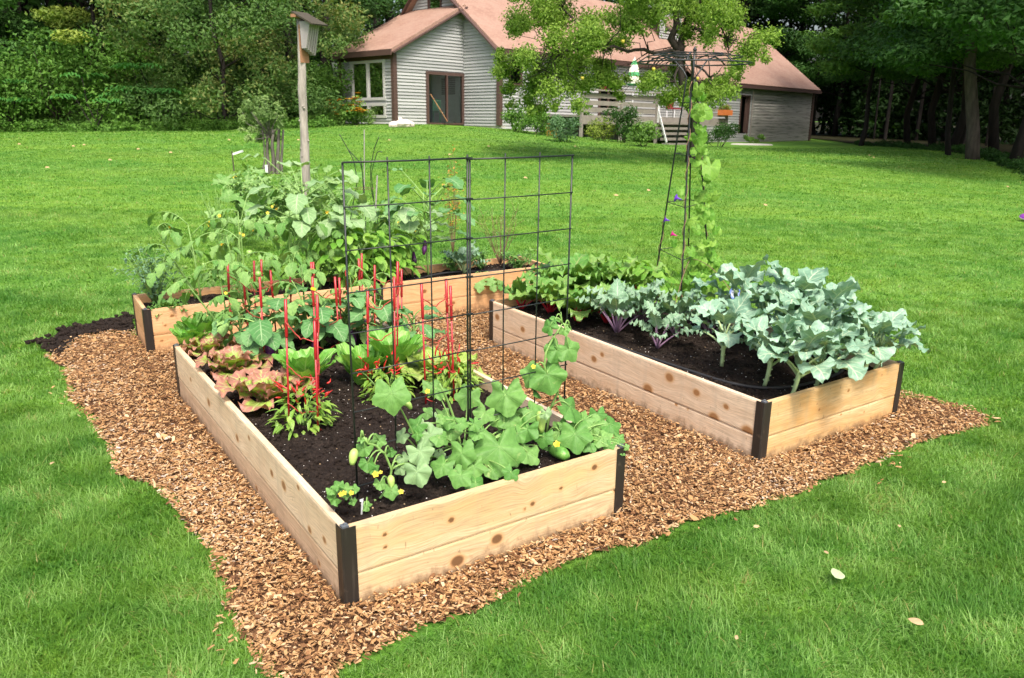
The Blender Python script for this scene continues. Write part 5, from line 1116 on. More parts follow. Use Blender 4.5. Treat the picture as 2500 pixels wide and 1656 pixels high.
# ---- chili plants
for x, y, lb in ((702, 985, 'chili plant thick with red peppers, nearest the bare soil'), (893, 915, 'chili plant with red peppers behind the big cucumber leaf'), (1042, 910, 'chili plant with red peppers next to the pale frilly lettuce')):
    pl = Plant('chili_plant', soilpt(BA, x, y), lb, 'chili plant', 'chili plants in the near bed')
    for k in range(8): a = rng.uniform(0, 6.28); T_ = pl.P + dirv(a, rng.uniform(.6, 1.3)) * rng.uniform(.1, .2); pl.stem.tube(curve(pl.P, T_, .01, 5), [.004, .0035, .003, .0025, .002], 5)
    for k in range(170):
        a = rng.uniform(0, 6.28); q = .12 * rng.uniform(0, 1) ** .5; z = rng.uniform(.02, .185) * (1 - .3 * (q / .12) ** 2); B = pl.P + np.array([q * math.cos(a), q * math.sin(a), z])
        leaf(pl.fol, B, dirv(a + rng.normal() * .5, rng.uniform(-.7, .5)), UPV, rng.uniform(.035, .07), rng.uniform(.014, .024), prof_lance, .7, .25, .03, nv=4, nu=1, tint=rng.uniform(0, 1))
    for k in range(22):
        a = rng.uniform(0, 6.28); q = .115 * rng.uniform(.1, 1) ** .6; B = pl.P + np.array([q * math.cos(a), q * math.sin(a), rng.uniform(.13, .215)]); d = dirv(a, rng.uniform(.3, 1.3)) if k < 20 else dirv(a, -.2); Lc = rng.uniform(.028, .046)
        if k >= 22: B = pl.P + np.array([.13 * math.cos(a), .13 * math.sin(a), rng.uniform(.03, .1)])
        mb = MB(); e_ = rng.normal(size=3) * Lc * .22; mb.tube([B, B + d * Lc * .3 + e_ * .3, B + d * Lc * .7 + e_, B + d * Lc + e_ * 2.2], [.0032, .0046, .0036, .0005], 7); pl.part(mb, 'chili', M_CHILI)
    pl.end(L_PEP, S_GREEN)

# ---- eggplants
def eggplant(x, y, s, n, lb, bed=BA, fruit=1, lm=None, P=None, flow=0, name='eggplant', group='eggplants in the near bed'):
    pl = Plant(name, soilpt(bed, x, y) if P is None else P, lb, 'eggplant', group); H = .25 * s
    pl.stem.tube(curve(pl.P, pl.P + UPV * H + rng.normal(size=3) * .02, .01, 6), [.010, .009, .008, .007, .006, .004], 7)
    for k in range(n):
        f = (k + .5) / n; a = k * 2.4 + rng.uniform(-.4, .4); B0 = pl.P + UPV * H * ((.2 if s < 1.5 else .4) + (.8 if s < 1.5 else .6) * f); e = rng.uniform(.1, .7); pt = rng.uniform(.07, .13) * s; B = B0 + dirv(a, e + .2) * pt
        pl.stem.tube(curve(B0, B, .01, 5), [.005, .0045, .004, .0035, .003], 5)
        leaf(pl.fol, B, dirv(a, e - .35), UPV, rng.uniform(.13, .20) * min(s, 1.2), rng.uniform(.09, .135) * min(s, 1.2), prof_oval, rng.uniform(.5, 1.1), .12, .07, 2.5, nv=10, nu=3, tint=rng.uniform(0, 1), lobe=.08, lf=3.5)
    for k in range(fruit):
        a = az2(pl.P) + PI + rng.uniform(-.7, .7); B = pl.P + np.array([math.cos(a), math.sin(a), 0]) * .08 + UPV * (.12 * s + .03 * k); mb = MB(); mb.tube([B, B + (0, 0, -.03), B + dirv(a, -1.2) * .075, B + dirv(a, -1.2) * .12], [.008, .016, .022, .008], 10); f_ = pl.part(mb, 'aubergine', M_AUB)
    for k in range(flow): a = rng.uniform(0, 6.28); flower5(pl, pl.P + dirv(a, .6) * .2 * s, .016, M_LILAC)
    return pl.end(lm or L_EGG, S_GREEN)
M_LILAC = leafmat('lilac_petals', (.38, .25, .55), (.55, .42, .68), trans=.3)
eggplant(608, 838, .95, 11, 'eggplant with shiny purple fruit beside the red-leaf lettuces', fruit=3); eggplant(660, 800, 1.0, 12, 'eggplant behind the chili plant and its red stakes', flow=2); eggplant(745, 805, 1.0, 12, 'eggplant in the middle of the near bed, left of the trellis', fruit=1, flow=2)
eggplant(800, 790, .95, 11, 'eggplant just left of the trellis edge rod, behind the romaine', flow=2); eggplant(880, 800, 1.05, 12, 'eggplant with lilac flowers seen through the left half of the trellis', flow=3); eggplant(955, 812, .85, 9, 'eggplant behind the pale frilly lettuce', fruit=0); eggplant(560, 800, .8, 9, 'eggplant at the foot of the tall tomato plant', fruit=0)

# ---- tomatoes
def tomato(bed, x, y, H, n, lb, P=None, lean=(0, 0), fruit=3, spread=.28, tall=1.0, lm=None, group='tomato plants', flow=0):
    pl = Plant('tomato_plant', soilpt(bed, x, y) if P is None else P, lb, 'tomato plant', group)
    for j in range(2):
        T_ = pl.P + np.array([lean[0] + rng.normal() * .08, lean[1] + rng.normal() * .08, H * rng.uniform(.75, 1)]); S_ = curve(pl.P, T_, 0, 9, side=rng.normal() * .05); pl.stem.tube(S_, np.linspace(.0085, .003, 9), 7)
        for k in range(n):
            f = (k + 1) / n; i = f * 7.99; B0 = S_[int(i)] + (S_[min(8, int(i) + 1)] - S_[int(i)]) * (i % 1); a = k * 2.4 + j + rng.uniform(-.5, .5); Lr = spread * rng.uniform(.6, 1.1) * (1.15 - .4 * f)
            E_ = B0 + dirv(a, rng.uniform(-.35, .45)) * Lr; R_ = curve(B0, E_, Lr * .18, 8); pl.stem.tube(R_, np.linspace(.0035, .0015, 8), 5)
            for q, (i0, sc2) in enumerate(((2, .6), (3, .85), (4, 1), (5, .95), (6, .8))):
                for s_ in (-1, 1):
                    if rng.uniform() < .3: continue
                    leaf(pl.fol, R_[i0], dirv(a + s_ * rng.uniform(.8, 1.3), rng.uniform(-.9, -.1)), UPV, rng.uniform(.05, .085) * sc2 * tall, rng.uniform(.028, .045) * sc2 * tall, prof_oval, rng.uniform(.4, 1.2), .2, .05, 3, nv=6, nu=2, tint=rng.uniform(0, 1), lobe=.22, lf=3.2)
            leaf(pl.fol, E_, dirv(a, -.6), UPV, .10 * tall, .06 * tall, prof_oval, .8, .2, .05, 3, nv=6, nu=2, tint=rng.uniform(0, 1), lobe=.22, lf=3.2)
    for k in range(fruit):
        a = rng.uniform(0, 6.28); B = pl.P + np.array([math.cos(a) * .08, math.sin(a) * .08, H * rng.uniform(.25, .6)]); mb = MB(); r = rng.uniform(.014, .026); mb.lathe([(.001, -r), (r * .8, -r * .6), (r, 0), (r * .8, r * .6), (.001, r * .9)], c=B, n=10); pl.part(mb, 'tomato', M_TOMG)
    for k in range(flow): a = rng.uniform(0, 6.28); flower5(pl, pl.P + np.array([math.cos(a) * .16, math.sin(a) * .16, H * rng.uniform(.6, 1)]), .011, M_YEFL)
    return pl.end(lm or L_TOM, S_GREEN)
tomato(BA, 590, 790, .80, 8, 'tall tomato plant staked at the far left corner of the near bed', fruit=5, lean=(-.05, .0), flow=4)
tomato(BA, 545, 800, .5, 5, 'small tomato plant leaning left past the far corner of the near bed', fruit=3, lean=(-.12, .05), flow=2, spread=.2)
tomato(BA, 700, 795, .56, 8, 'middle tomato plant with dark drooping leaves and green fruit', fruit=5, spread=.22)
tomato(BA, 835, 782, .48, 7, 'tomato plant with green fruit tied to stakes behind the trellis edge', fruit=5, spread=.20)

# ---- bed B: broccoli
def broccoli(P, s, n, lb, lean=(0, 0), gname='broccoli_plant'):
    pl = Plant(gname, P, lb, 'broccoli', 'broccoli plants in the right-hand bed'); H = .16 * s
    T_ = pl.P + np.array([lean[0], lean[1], H]); S_ = curve(pl.P, T_, .0, 6, side=.015); pl.stem.tube(S_, [.0105, .010, .0105, .0115, .012, .010], 9)
    for k in range(6): q = S_[1 + k // 2]; a = rng.uniform(0, 6.28); pl.stem.tube([q, q + dirv(a, .4) * .018], [.006, .004], 5)
    for k in range(n):
        f = k / (n - 1); a = k * 2.39996 + rng.uniform(-.3, .3); el = .55 + .75 * f + rng.uniform(-.14, .14); pt = (.15 - .04 * f) * s * rng.uniform(.85, 1.15); B0 = S_[-1] - UPV * .05 * s * (1 - f); B = B0 + dirv(a, el) * pt
        M_ = curve(B0, B, .012, 5); pl.stem.tube(M_, [.0075, .0062, .0055, .005, .0042], 6)
        leaf(pl.fol, M_[-2], dirv(a, el - .1), UPV if el < 1.25 else -dirv(a, 0), rng.uniform(.18, .27) * s, rng.uniform(.135, .185) * s, prof_broc, rng.uniform(.3, 1.4), .14, .11, 2.4, nv=22, nu=4, tint=rng.uniform(0, 1), lobe=.11, lf=4.2, twist=rng.normal() * .3)
    for k in range(3): a = rng.uniform(0, 6.28); leaf(pl.fol, S_[-1], dirv(a, 1.2), -dirv(a, 0), .10 * s, .05 * s, prof_oval, .3, .2, .1, 3, nv=6, nu=2, tint=.9)
    return pl.end(L_BROC, S_PALE)
for x, y, s, n, lx, lb in ((1840, 921, 1.0, 11, .03, 'broccoli plant nearest the camera-side corner of the right bed'), (1766, 894, 1.0, 11, .02, 'second broccoli plant along the left board of the right bed'), (1668, 850, .95, 10, 0, 'broccoli plant whose leaves reach over the left board of the right bed'),
                       (1933, 914, 1.0, 11, 0, 'broccoli plant in the middle of the front row of the right bed'), (2027, 880, .95, 11, .03, 'broccoli plant right of the middle, behind the front board'), (2004, 790, 1.1, 11, .0, 'broccoli plant at the right board, leaves reaching over the lawn'),
                       (1885, 860, 1.1, 11, 0, 'broccoli plant in the second row with the upright leaf'), (1815, 830, 1.05, 10, 0, 'broccoli plant in the second row, left of the tallest one'), (1870, 790, 1.15, 11, 0, 'tallest broccoli plant with a leaf standing straight up'), (1965, 770, 1.0, 10, 0, 'broccoli plant at the back right of its bed'),
                       (1760, 800, 1.0, 10, 0, 'broccoli plant behind, close to the blue flower'), (2085, 838, .85, 9, .02, 'broccoli plant at the right front corner leaning outward'), (1790, 745, 1.05, 11, 0, 'broccoli plant farthest back beside the vine tower')):
    P = on_z(x, y, SOILZ); a_, b_ = BB.loc(P); a_ = min(max(a_, .1), BB.W - .1); b_ = min(max(b_, .1), BB.L - .1); P = BB.p(a_, b_); P[2] = soil_z(BB, P) - .004; broccoli(P, s, n, lb, (lx, 0))
# chard, kale
def chard(P, s, n, lb):
    pl = Plant('chard_plant', P, lb, 'chard', 'red-stemmed chard in the right-hand bed')
    for k in range(n):
        f = k / (n - 1); a = k * 2.39996 + rng.uniform(-.3, .3); el = .7 + .7 * f; B = pl.P + dirv(a, el) * .16 * s * rng.uniform(.8, 1.2); M_ = curve(pl.P, B, .008, 5); pl.stem.tube(M_, [.0062, .0058, .0054, .005, .0035], 6)
        leaf(pl.fol, M_[-2], dirv(a, el - .15), UPV if el < 1.2 else -dirv(a, 0), rng.uniform(.20, .28) * s, rng.uniform(.13, .17) * s, prof_oval, rng.uniform(.7, 1.5), .14, .13, 4.5, nv=16, nu=4, tint=rng.uniform(0, 1), lobe=.06, lf=5)
    return pl.end(L_CHARD, S_RED)
for x, y, s, n, lb in ((1205, 715, .8, 8, 'chard plant alone at the far left corner of the right bed'), (1270, 728, 1.0, 11, 'chard plant over the left board, its red stalks showing'), (1300, 690, 1.25, 12, 'tallest chard plant behind the trellis edge rod'), (1335, 745, .9, 11, 'dark low chard plant drooping against the left board'), (1360, 700, 1.1, 11, 'chard plant between the trellis and the grey-green kale'), (1420, 690, 1.05, 10, 'chard plant behind the grey-green kale'), (1470, 700, 1.0, 10, 'chard plant left of the vine tower'), (1250, 690, 1.0, 10, 'chard plant at the back of its row near the far board'), (1400, 745, .9, 9, 'chard plant right beside the first kale at the left board')):
    P = on_z(x, y, SOILZ); a_, b_ = BB.loc(P); a_ = min(max(a_, .08), BB.W - .1); b_ = min(max(b_, .1), BB.L - .1); P = BB.p(a_, b_); P[2] = soil_z(BB, P) - .004; chard(P, s, n, lb)
def kale(P, s, n, lb, lm=L_KALE, sm=S_PURP):
    pl = Plant('kale_plant', P, lb, 'kale', 'curly kale in the right-hand bed')
    for k in range(n):
        f = k / (n - 1); a = k * 2.39996 + rng.uniform(-.3, .3); el = .7 + .7 * f; B = pl.P + dirv(a, el) * .18 * s * rng.uniform(.8, 1.2); M_ = curve(pl.P, B, .01, 5); pl.stem.tube(M_, [.006, .0055, .005, .0045, .003], 6)
        leaf(pl.fol, M_[-2], dirv(a, el - .1), UPV if el < 1.2 else -dirv(a, 0), rng.uniform(.17, .24) * s, rng.uniform(.09, .13) * s, prof_oval, rng.uniform(.6, 1.2), .1, .17, 6.0, nv=18, nu=3, tint=rng.uniform(0, 1), lobe=.25, lf=7)
    return pl.end(lm, sm)
for x, y, s, n, lb in ((1425, 772, 1.1, 12, 'curly grey-green kale with pale stalks at the left board'), (1520, 800, .8, 8, 'low dark kale with purple stalks under the broccoli leaves'), (1480, 752, 1.0, 11, 'curly kale in the middle, left of the vine tower'), (1560, 770, 1.0, 11, 'curly kale in front of the vine tower'), (1640, 770, .95, 10, 'curly kale between the vine tower and the broccoli')):
    P = on_z(x, y, SOILZ); a_, b_ = BB.loc(P); a_ = min(max(a_, .08), BB.W - .1); P = BB.p(a_, b_); P[2] = soil_z(BB, P) - .004; kale(P, s, n, lb)
for x, y, lb in ((1500, 690, 'yellow-green bean plant left of the vine tower'), (1555, 700, 'yellow-green bean plant at the foot of the vine tower'), (1440, 675, 'yellow-green bean plant at the back of the right bed')):
    P = on_z(x, y, SOILZ); a_, b_ = BB.loc(P); P = BB.p(min(max(a_, .1), BB.W - .12), min(b_, BB.L - .1)); pl = Plant('bean_plant', P + (0, 0, SOILZ), lb, 'bean plant', 'bean plants in the right-hand bed')
    for k in range(46):
        a = rng.uniform(0, 6.28); q = .17 * rng.uniform(0, 1) ** .5; B = pl.P + np.array([q * math.cos(a), q * math.sin(a), rng.uniform(.06, .30)]); pleaf(pl.fol, B, dirv(a, rng.uniform(-.8, .1)), UPV + rng.normal(size=3) * .3, rng.uniform(.035, .06), r_heart, .1, .05, 3, .3, 14, 2, rng.uniform(0, 1))
        if k % 4 == 0: pl.stem.tube(curve(pl.P, B, .02, 5), .0025, 5)
    pl.end(L_MG, S_GREEN)

# ---- vine tower with an umbrella top
TCc = on_z(1588, 668, SOILZ); TC = np.array([TCc[0], TCc[1], SOILZ]); tow = thing('trellis_tower', tuple(TC), 'tall black steel vine tower with a round umbrella top in the right bed', 'trellis')
def tp(x, y): d = ray(x, y); t = (TC[1]) / d[1]; return CAM + d * t - TC
zt_ = tp(1598, 178)[2]; axis = tp(1600, 178); rr_ = .045
feet = [on_z(1513, 655, SOILZ) - TC, on_z(1574, 692, SOILZ) - TC, on_z(1640, 655, SOILZ) - TC, on_z(1590, 640, SOILZ) - TC]
zu = tp(1604, 146)[2]; RU = float(tp(1734, 146)[0] - tp(1604, 146)[0]); ax2 = np.array([tp(1604, 146)[0], 0.0, 0])
legtops = []
for k, F_ in enumerate(feet):
    a = math.atan2(F_[1], F_[0] - .0); T_ = np.array([axis[0], 0, zt_]) + np.array([math.cos(a), math.sin(a), 0]) * rr_ ; legtops.append((F_, T_))
    out = np.array([math.cos(a), math.sin(a), 0]); P_ = [F_ - (0, 0, .08)] + [F_ + (T_ - F_) * t for t in np.linspace(.1, 1, 8)] + [np.array([ax2[0], 0, 0]) + out * (RU * q) + UPV * z for q, z in ((.20, zt_ + (zu - zt_) * .45), (.42, zu + .03), (.65, zu + .055), (.85, zu + .035), (1.0, zu))]
    mb = MB(); mb.tube(P_, .0062, 7); mb.build('leg', M_BLACK, tow, True)
for k in range(4):
    a = math.atan2(*(feet[k][1::-1])) + PI / 4; out = np.array([math.cos(a), math.sin(a), 0]); mb = MB(); mb.tube([ax2 + out * RU * q + UPV * z for q, z in ((.1, zu + .03), (.42, zu + .055), (.68, zu + .055), (.87, zu + .035), (1.0, zu))], .0045, 6); mb.build('spoke', M_BLACK, tow, True)
for R_, z, r in ((RU, zu, .0058), (RU * .62, zu + .06, .0045), (RU * .84, zu + .042, .0045)):
    A_ = np.linspace(0, 2 * PI, 49); mb = MB(); mb.tube(np.stack([ax2[0] + R_ * np.cos(A_), R_ * np.sin(A_), np.full(49, z)], 1), r, 6); mb.build('ring', M_BLACK, tow, True)
mb = MB(); mb.tube([ax2 + UPV * (zt_ - .1), ax2 + UPV * (zu + .075)], .008, 8); mb.lathe([(.001, -.02), (.013, -.01), (.015, .004), (.006, .02), (.001, .028)], c=ax2 + UPV * (zu + .09), n=10); mb.build('finial', M_BLACK, tow, True)
for yy in (238, 357, 472, 586):
    z = tp(1590, yy)[2]; ps = [F_ + (T_ - F_) * min(1, max(0, z / T_[2])) for F_, T_ in legtops]; 
    for i in range(4): mb = MB(); mb.tube([ps[i], ps[(i + 1) % 4]], .003, 5); mb.build('rung', M_BLACK, tow, True)
pl = Plant('morning_glory_vine', TC, 'yellow-green morning glory vine twining up the black vine tower', 'vine')
for F_, T_ in legtops[1:3] + [(feet[0], legtops[0][1])]:
    n = 60; t = np.linspace(0, .98 if F_ is not feet[0] else .35, n); C_ = F_ + (T_ - F_) * t[:, None]; pl.stem.tube(TC + C_ + .012 * np.stack([np.cos(t * 50), np.sin(t * 50), 0 * t], 1), .0028, 5)
def mgl(x, y, r, dd=0.0, face=.8, rot=None, m=None):
    P = TC + tp(x, y) + np.array([0, dd, 0]); R = r * K / FPX * (P[1]) * 1.1; c = CAM - P; c /= np.linalg.norm(c); n = c * face + UPV * (1 - face) * .9 + rng.normal(size=3) * .22; n /= np.linalg.norm(n)
    dn = -UPV - n * (-UPV @ n); dn /= np.linalg.norm(dn); sd = np.cross(n, dn); rot = rng.normal() * .5 if rot is None else rot; d = dn * math.cos(rot) + sd * math.sin(rot); pleaf(m or pl.fol, P - d * R * .1, d, n, R, r_heart, .10, .06, 3, .25, 20, 3, rng.uniform(0, 1))
for x, y, r in ((1612, 208, 18), (1628, 224, 10), (1612, 262, 22), (1632, 258, 22), (1625, 300, 14), (1612, 322, 20), (1626, 318, 15), (1630, 350, 9), (1604, 350, 12), (1620, 340, 13), (1642, 388, 30), (1610, 372, 18), (1590, 398, 8), (1635, 410, 16), (1606, 405, 9), (1573, 440, 13), (1622, 455, 20), (1645, 458, 17), (1652, 452, 13), (1640, 500, 20), (1575, 490, 8), (1590, 545, 9), (1535, 600, 10), (1620, 475, 16)): mgl(x, y, r, rng.uniform(-.06, .04))
for k in range(38):
    y = rng.uniform(195, 490); f = (y - 195) / 295; mgl(1614 + 12 * f + rng.normal() * (8 + 10 * f), y, rng.uniform(5, 11), rng.uniform(-.08, .06))
for k in range(135):
    y = 480 + 215 * rng.uniform(0, 1) ** .55; f = (y - 480) / 215; x = 1618 + 14 * (1 - f) + rng.normal() * (14 + 30 * f) ; x = min(max(x, 1530 + 45 * (1 - f)), 1695); mgl(x, y, rng.uniform(9, 17), rng.uniform(-.14, .12), rng.uniform(.55, .95))
def trumpet(x, y, r, m, az=2.6, el=.2, near=.98):
    P = CAM + (TC + tp(x, y) - CAM) * near; mb = MB(); d = dirv(az, el); F_ = _frame(d, UPV); Rm = F_[:, [0, 2, 1]]; mb.lathe([(.003, -r * 1.6), (.005, -r), (.010, -r * .35), (r * .55, -.004), (r, r * .12)], c=P, n=14, R=Rm); return pl.part(mb, 'flower', m)
M_VIOL = simple('violet_petals', (.12, .03, .42), .5); M_MAG = simple('magenta_petals', (.55, .01, .22), .5)
N = NT('sky_blue_petals'); sp = N.n('ShaderNodeSeparateXYZ'); N.l(N.uv(), sp.inputs[0]); N.bsdf(N.mix(N.mapr(sp.outputs[1], .5, 1), (.75, .78, .85, 1), (.10, .20, .70, 1)), .5); M_BLUEF = N.m
trumpet(1563, 458, .030, M_VIOL); trumpet(1537, 508, .024, M_VIOL, 3.0); trumpet(1553, 541, .027, M_MAG, 2.8, .3); trumpet(1558, 720, .026, M_MAG, 3.0, -.3, .86); trumpet(1698, 678, .044, M_BLUEF, -1.3, .25, .86)
for x_, y_, k_ in ((1558, 720, .86), (1698, 678, .86)): Q_ = CAM + (TC + tp(x_, y_) - CAM) * k_; pl.stem.tube(curve(TC + (0, -.05, .25), Q_ + (0, .03, -.02), .06, 7), .0025, 5)
pl.end(L_MG, S_TWIG)

# ---- long back bed
def bpt(s, t): P = BC.p(s, t); P[2] = soil_z(BC, P); return P
def herb(P, w, h, n, L, W, m, lb, name='herb_plant', cat='herb', sm=None, el=(.3, 1.3), group=None, prof=prof_lance, nv=3):
    pl = Plant(name, P, lb, cat, group)
    for k in range(max(6, n // 22)):
        a = rng.uniform(0, 6.28); q = w * rng.uniform(0, .5); T_ = pl.P + np.array([q * math.cos(a), q * math.sin(a), h * rng.uniform(.6, 1)]); S_ = curve(pl.P, T_, h * .08, 6); pl.stem.tube(S_, np.linspace(.004, .0015, 6), 5)
        for j in range(22):
            i = rng.uniform(.8, 5); B = S_[int(i)] + (S_[min(5, int(i) + 1)] - S_[int(i)]) * (i % 1); b = rng.uniform(0, 6.28); B = B + dirv(b, .3) * rng.uniform(0, .03)
            leaf(pl.fol, B, dirv(b, rng.uniform(-.4, .9)), UPV, L * rng.uniform(.6, 1.3), W * rng.uniform(.7, 1.2), prof, .6, .2, .05, nv=nv, nu=1, tint=rng.uniform(0, 1))
    return pl.end(m, sm or S_GREEN)
herb(bpt(.12, .33), .62, .42, 760, .035, .016, L_BLUE, 'bushy bluish-green herb at the left end of the long bed', 'herb_bush', 'herb')
pl = Plant('frilly_endive', bpt(.17, .10), 'frilly bright green endive at the left corner of the long bed', 'endive'); rosette(pl, 26, .16, .06, .3, 1.35, prof_lance, .8, .1, .25, 5, .4, 6, nv=12, nu=2); pl.end(L_HERB, S_PALE)
for s_, t_, H, lb, ln in ((.42, .30, .58, 'sprawling tomato plant in the left part of the long bed', (-.25, 0)), (.72, .33, .72, 'tomato plant with yellow flowers in the long bed, behind the bed corner', (.0, .1)), (1.08, .36, .74, 'tall tomato plant in the long bed in front of the pole', (.05, .1)), (1.3, .3, .6, 'tomato plant in the long bed left of the trellis edge', (.1, 0))):
    tomato(BC, 0, 0, H, 7, lb, P=bpt(s_, t_), lean=ln, fruit=2, spread=.32, tall=1.15, flow=2, group='tomato plants in the long bed')
for s_, t_, sc2, lb in ((1.5, .28, 1.05, 'bright yellow-green pepper plant in the long bed by the trellis edge rod'), (1.72, .26, 1.0, 'bright yellow-green pepper plant in the long bed behind the red stakes'), (1.9, .34, .9, 'yellow-green pepper plant at the middle joint of the long bed')):
    pl = Plant('pepper_plant', bpt(s_, t_), lb, 'pepper plant', 'pepper plants in the long bed')
    for k in range(9): a = rng.uniform(0, 6.28); pl.stem.tube(curve(pl.P, pl.P + dirv(a, 1.1) * .38 * sc2, .02, 5), .004, 5)
    for k in range(120):
        a = rng.uniform(0, 6.28); q = .22 * rng.uniform(0, 1) ** .5; B = pl.P + np.array([q * math.cos(a), q * math.sin(a), rng.uniform(.08, .44) * sc2]); leaf(pl.fol, B, dirv(a, rng.uniform(-.7, .3)), UPV, rng.uniform(.08, .14), rng.uniform(.05, .075), prof_oval, .7, .15, .04, nv=5, nu=2, tint=rng.uniform(0, 1))
    pl.end(L_MG, S_GREEN)
eggplant(0, 0, 1.9, 16, 'tall pale-leaved eggplant with a dark fruit, seen through the trellis', P=bpt(2.12, .40), fruit=1, lm=L_EGGP, group='eggplants in the long bed'); eggplant(0, 0, 2.8, 20, 'tallest eggplant in the long bed, leaves held above the trellis rods', P=bpt(2.22, .30), fruit=1, lm=L_EGG, group='eggplants in the long bed')
eggplant(0, 0, 3.0, 20, 'tall eggplant in the long bed in front of the bat house pole', P=bpt(1.25, .45), fruit=0, lm=L_EGGP, group='eggplants in the long bed'); eggplant(0, 0, 2.5, 16, 'pale eggplant in the long bed right of the bat house pole', P=bpt(1.55, .46), fruit=0, lm=L_EGGP, group='eggplants in the long bed')
kale(bpt(2.52, .25), .85, 9, 'small grey-green kale with white stalks in the long bed', sm=S_PALE)['group'] = 'kale in the long bed'
pl = Plant('squash_seedling', bpt(2.62, .12), 'small jagged squash leaf hanging over the long bed board', 'squash plant')
for k in range(4): a = -2.2 + k * .6; B = pl.P + dirv(a, .3) * .1; pl.stem.tube(curve(pl.P, B, .04, 5), .003, 5); leaf(pl.fol, B, dirv(a, -.4), UPV, .17, .10, prof_oval, .8, .1, .08, 3, nv=12, nu=3, tint=.5, lobe=.3, lf=4)
pl.end(L_SQ, S_GREEN)
herb(bpt(2.75, .36), .40, .20, 420, .03, .015, L_HERB, 'feathery carrot tops in the right part of the long bed', 'carrot_tops', 'carrot'); herb(bpt(3.02, .2), .36, .16, 420, .035, .02, L_HERB, 'low parsley at the right end of the long bed', 'parsley', 'parsley'); herb(bpt(2.5, .4), .4, .18, 300, .035, .018, L_HERB, 'low carrot tops beside the grey-green kale', 'carrot_tops', 'carrot')
herb(bpt(.62, .12), .35, .16, 260, .03, .02, L_HERB, 'low herbs in the front left of the long bed', 'herb_plant', 'herb')
def twiggy(P, h, w, n, m, lb, name, nl=60, L=.03):
    pl = Plant(name, P, lb, 'shrub')
    for k in range(n):
        a = rng.uniform(0, 6.28); T_ = pl.P + np.array([w * .5 * math.cos(a) * rng.uniform(.2, 1), w * .5 * math.sin(a) * rng.uniform(.2, 1), h * rng.uniform(.6, 1)]); S_ = curve(pl.P, T_, 0, 7, side=rng.normal() * .03); pl.stem.tube(S_, np.linspace(.004, .001, 7), 5)
        for j in range(4): B = S_[3 + j % 3]; E_ = B + dirv(rng.uniform(0, 6.28), rng.uniform(.3, 1.2)) * rng.uniform(.05, .14); pl.stem.tube([B, E_], [.0015, .0008], 4); 
        for j in range(nl // n): B = S_[rng.integers(3, 7)] + rng.normal(size=3) * .03; leaf(pl.fol, B, dirv(rng.uniform(0, 6.28), rng.uniform(-.3, .8)), UPV, L, L * .4, prof_lance, .3, .1, 0, nv=2, nu=1, tint=rng.uniform(0, 1))
    return pl.end(m, S_TWIG)
twiggy(bpt(2.98, .42), .55, .42, 12, L_HERB, 'thin twiggy shrub with reddish stems at the right end of the long bed', 'twiggy_shrub', 150); 
M_RUSTL = leafmat('rusty_plume', (.50, .22, .03), (.62, .36, .08), trans=.3)
twiggy(on_z(1047, 590, 0), 1.15, .25, 9, M_RUSTL, 'tall plant with orange plumes behind the long bed', 'orange_plume_plant', 260, .05)
for x, y, lb, h in ((845, 600, 'ferny asparagus clump just left of the wire flower support', .6), (800, 598, 'ferny asparagus clump behind the trellis edge rod', .55), (905, 590, 'ferny asparagus clump right of the wire flower support', .6), (520, 610, 'wispy tall weeds with tiny white flowers at the left of the patch', .85)):
    herb(on_z(x, y, 0), .5, h, 520, .05, .005, L_HERB, lb, 'asparagus_clump', 'asparagus', group='ferny clumps behind the long bed')

for x, y, h, w_, lb in ((600, 545, .75, .55, 'tall leafy weed behind the long bed, left of the log pole'), (660, 540, .8, .6, 'tall leafy weed in front of the log pole'), (740, 545, .7, .5, 'tall leafy weed right of the log pole'), (560, 520, .8, .5, 'tall leafy weed at the left end of the squash patch'), (700, 505, .7, .6, 'leafy weed against the log pole'), (790, 540, .6, .5, 'leafy weed at the left foot of the wire flower support')):
    herb(on_z(x, y, 0), w_, h, 420, .075, .032, L_WEED, lb, 'tall_weed', 'weed', el=(.2, 1.0), group='tall weeds behind the long bed', prof=prof_oval, nv=4)
# ---- squash patch round the pole
def squash(x, y, n, w, lb, d=None, R=(.07, .135), yel=0, h=(.2, .5)):
    P = on_ground(x, y); pl = Plant('squash_plant', P, lb, 'squash plant', 'squash plants round the pole')
    for k in range(n):
        a = rng.uniform(0, 6.28); q = w * rng.uniform(.1, 1) ** .6; B = pl.P + np.array([q * math.cos(a), q * math.sin(a), rng.uniform(*h)]); S0 = pl.P + np.array([q * .5 * math.cos(a), q * .5 * math.sin(a), .03]); pl.stem.tube(curve(S0, B, .05, 5), [.008, .007, .006, .005, .004], 5)
        c = CAM - B; c /= np.linalg.norm(c); nn = UPV + c * rng.uniform(0, .9) + rng.normal(size=3) * .3; nn /= np.linalg.norm(nn); pleaf(pl.fol, B, dirv(a, -.3), nn, rng.uniform(*R), r_squash, .05, .12, 4, .3, 24, 3, rng.uniform(0, 1))
    for k in range(yel): a = rng.uniform(0, 6.28); flower5(pl, pl.P + np.array([w * .6 * math.cos(a), w * .6 * math.sin(a), rng.uniform(.15, .3)]), .04, M_YEFL)
    return pl.end(L_SQ, S_GREEN)
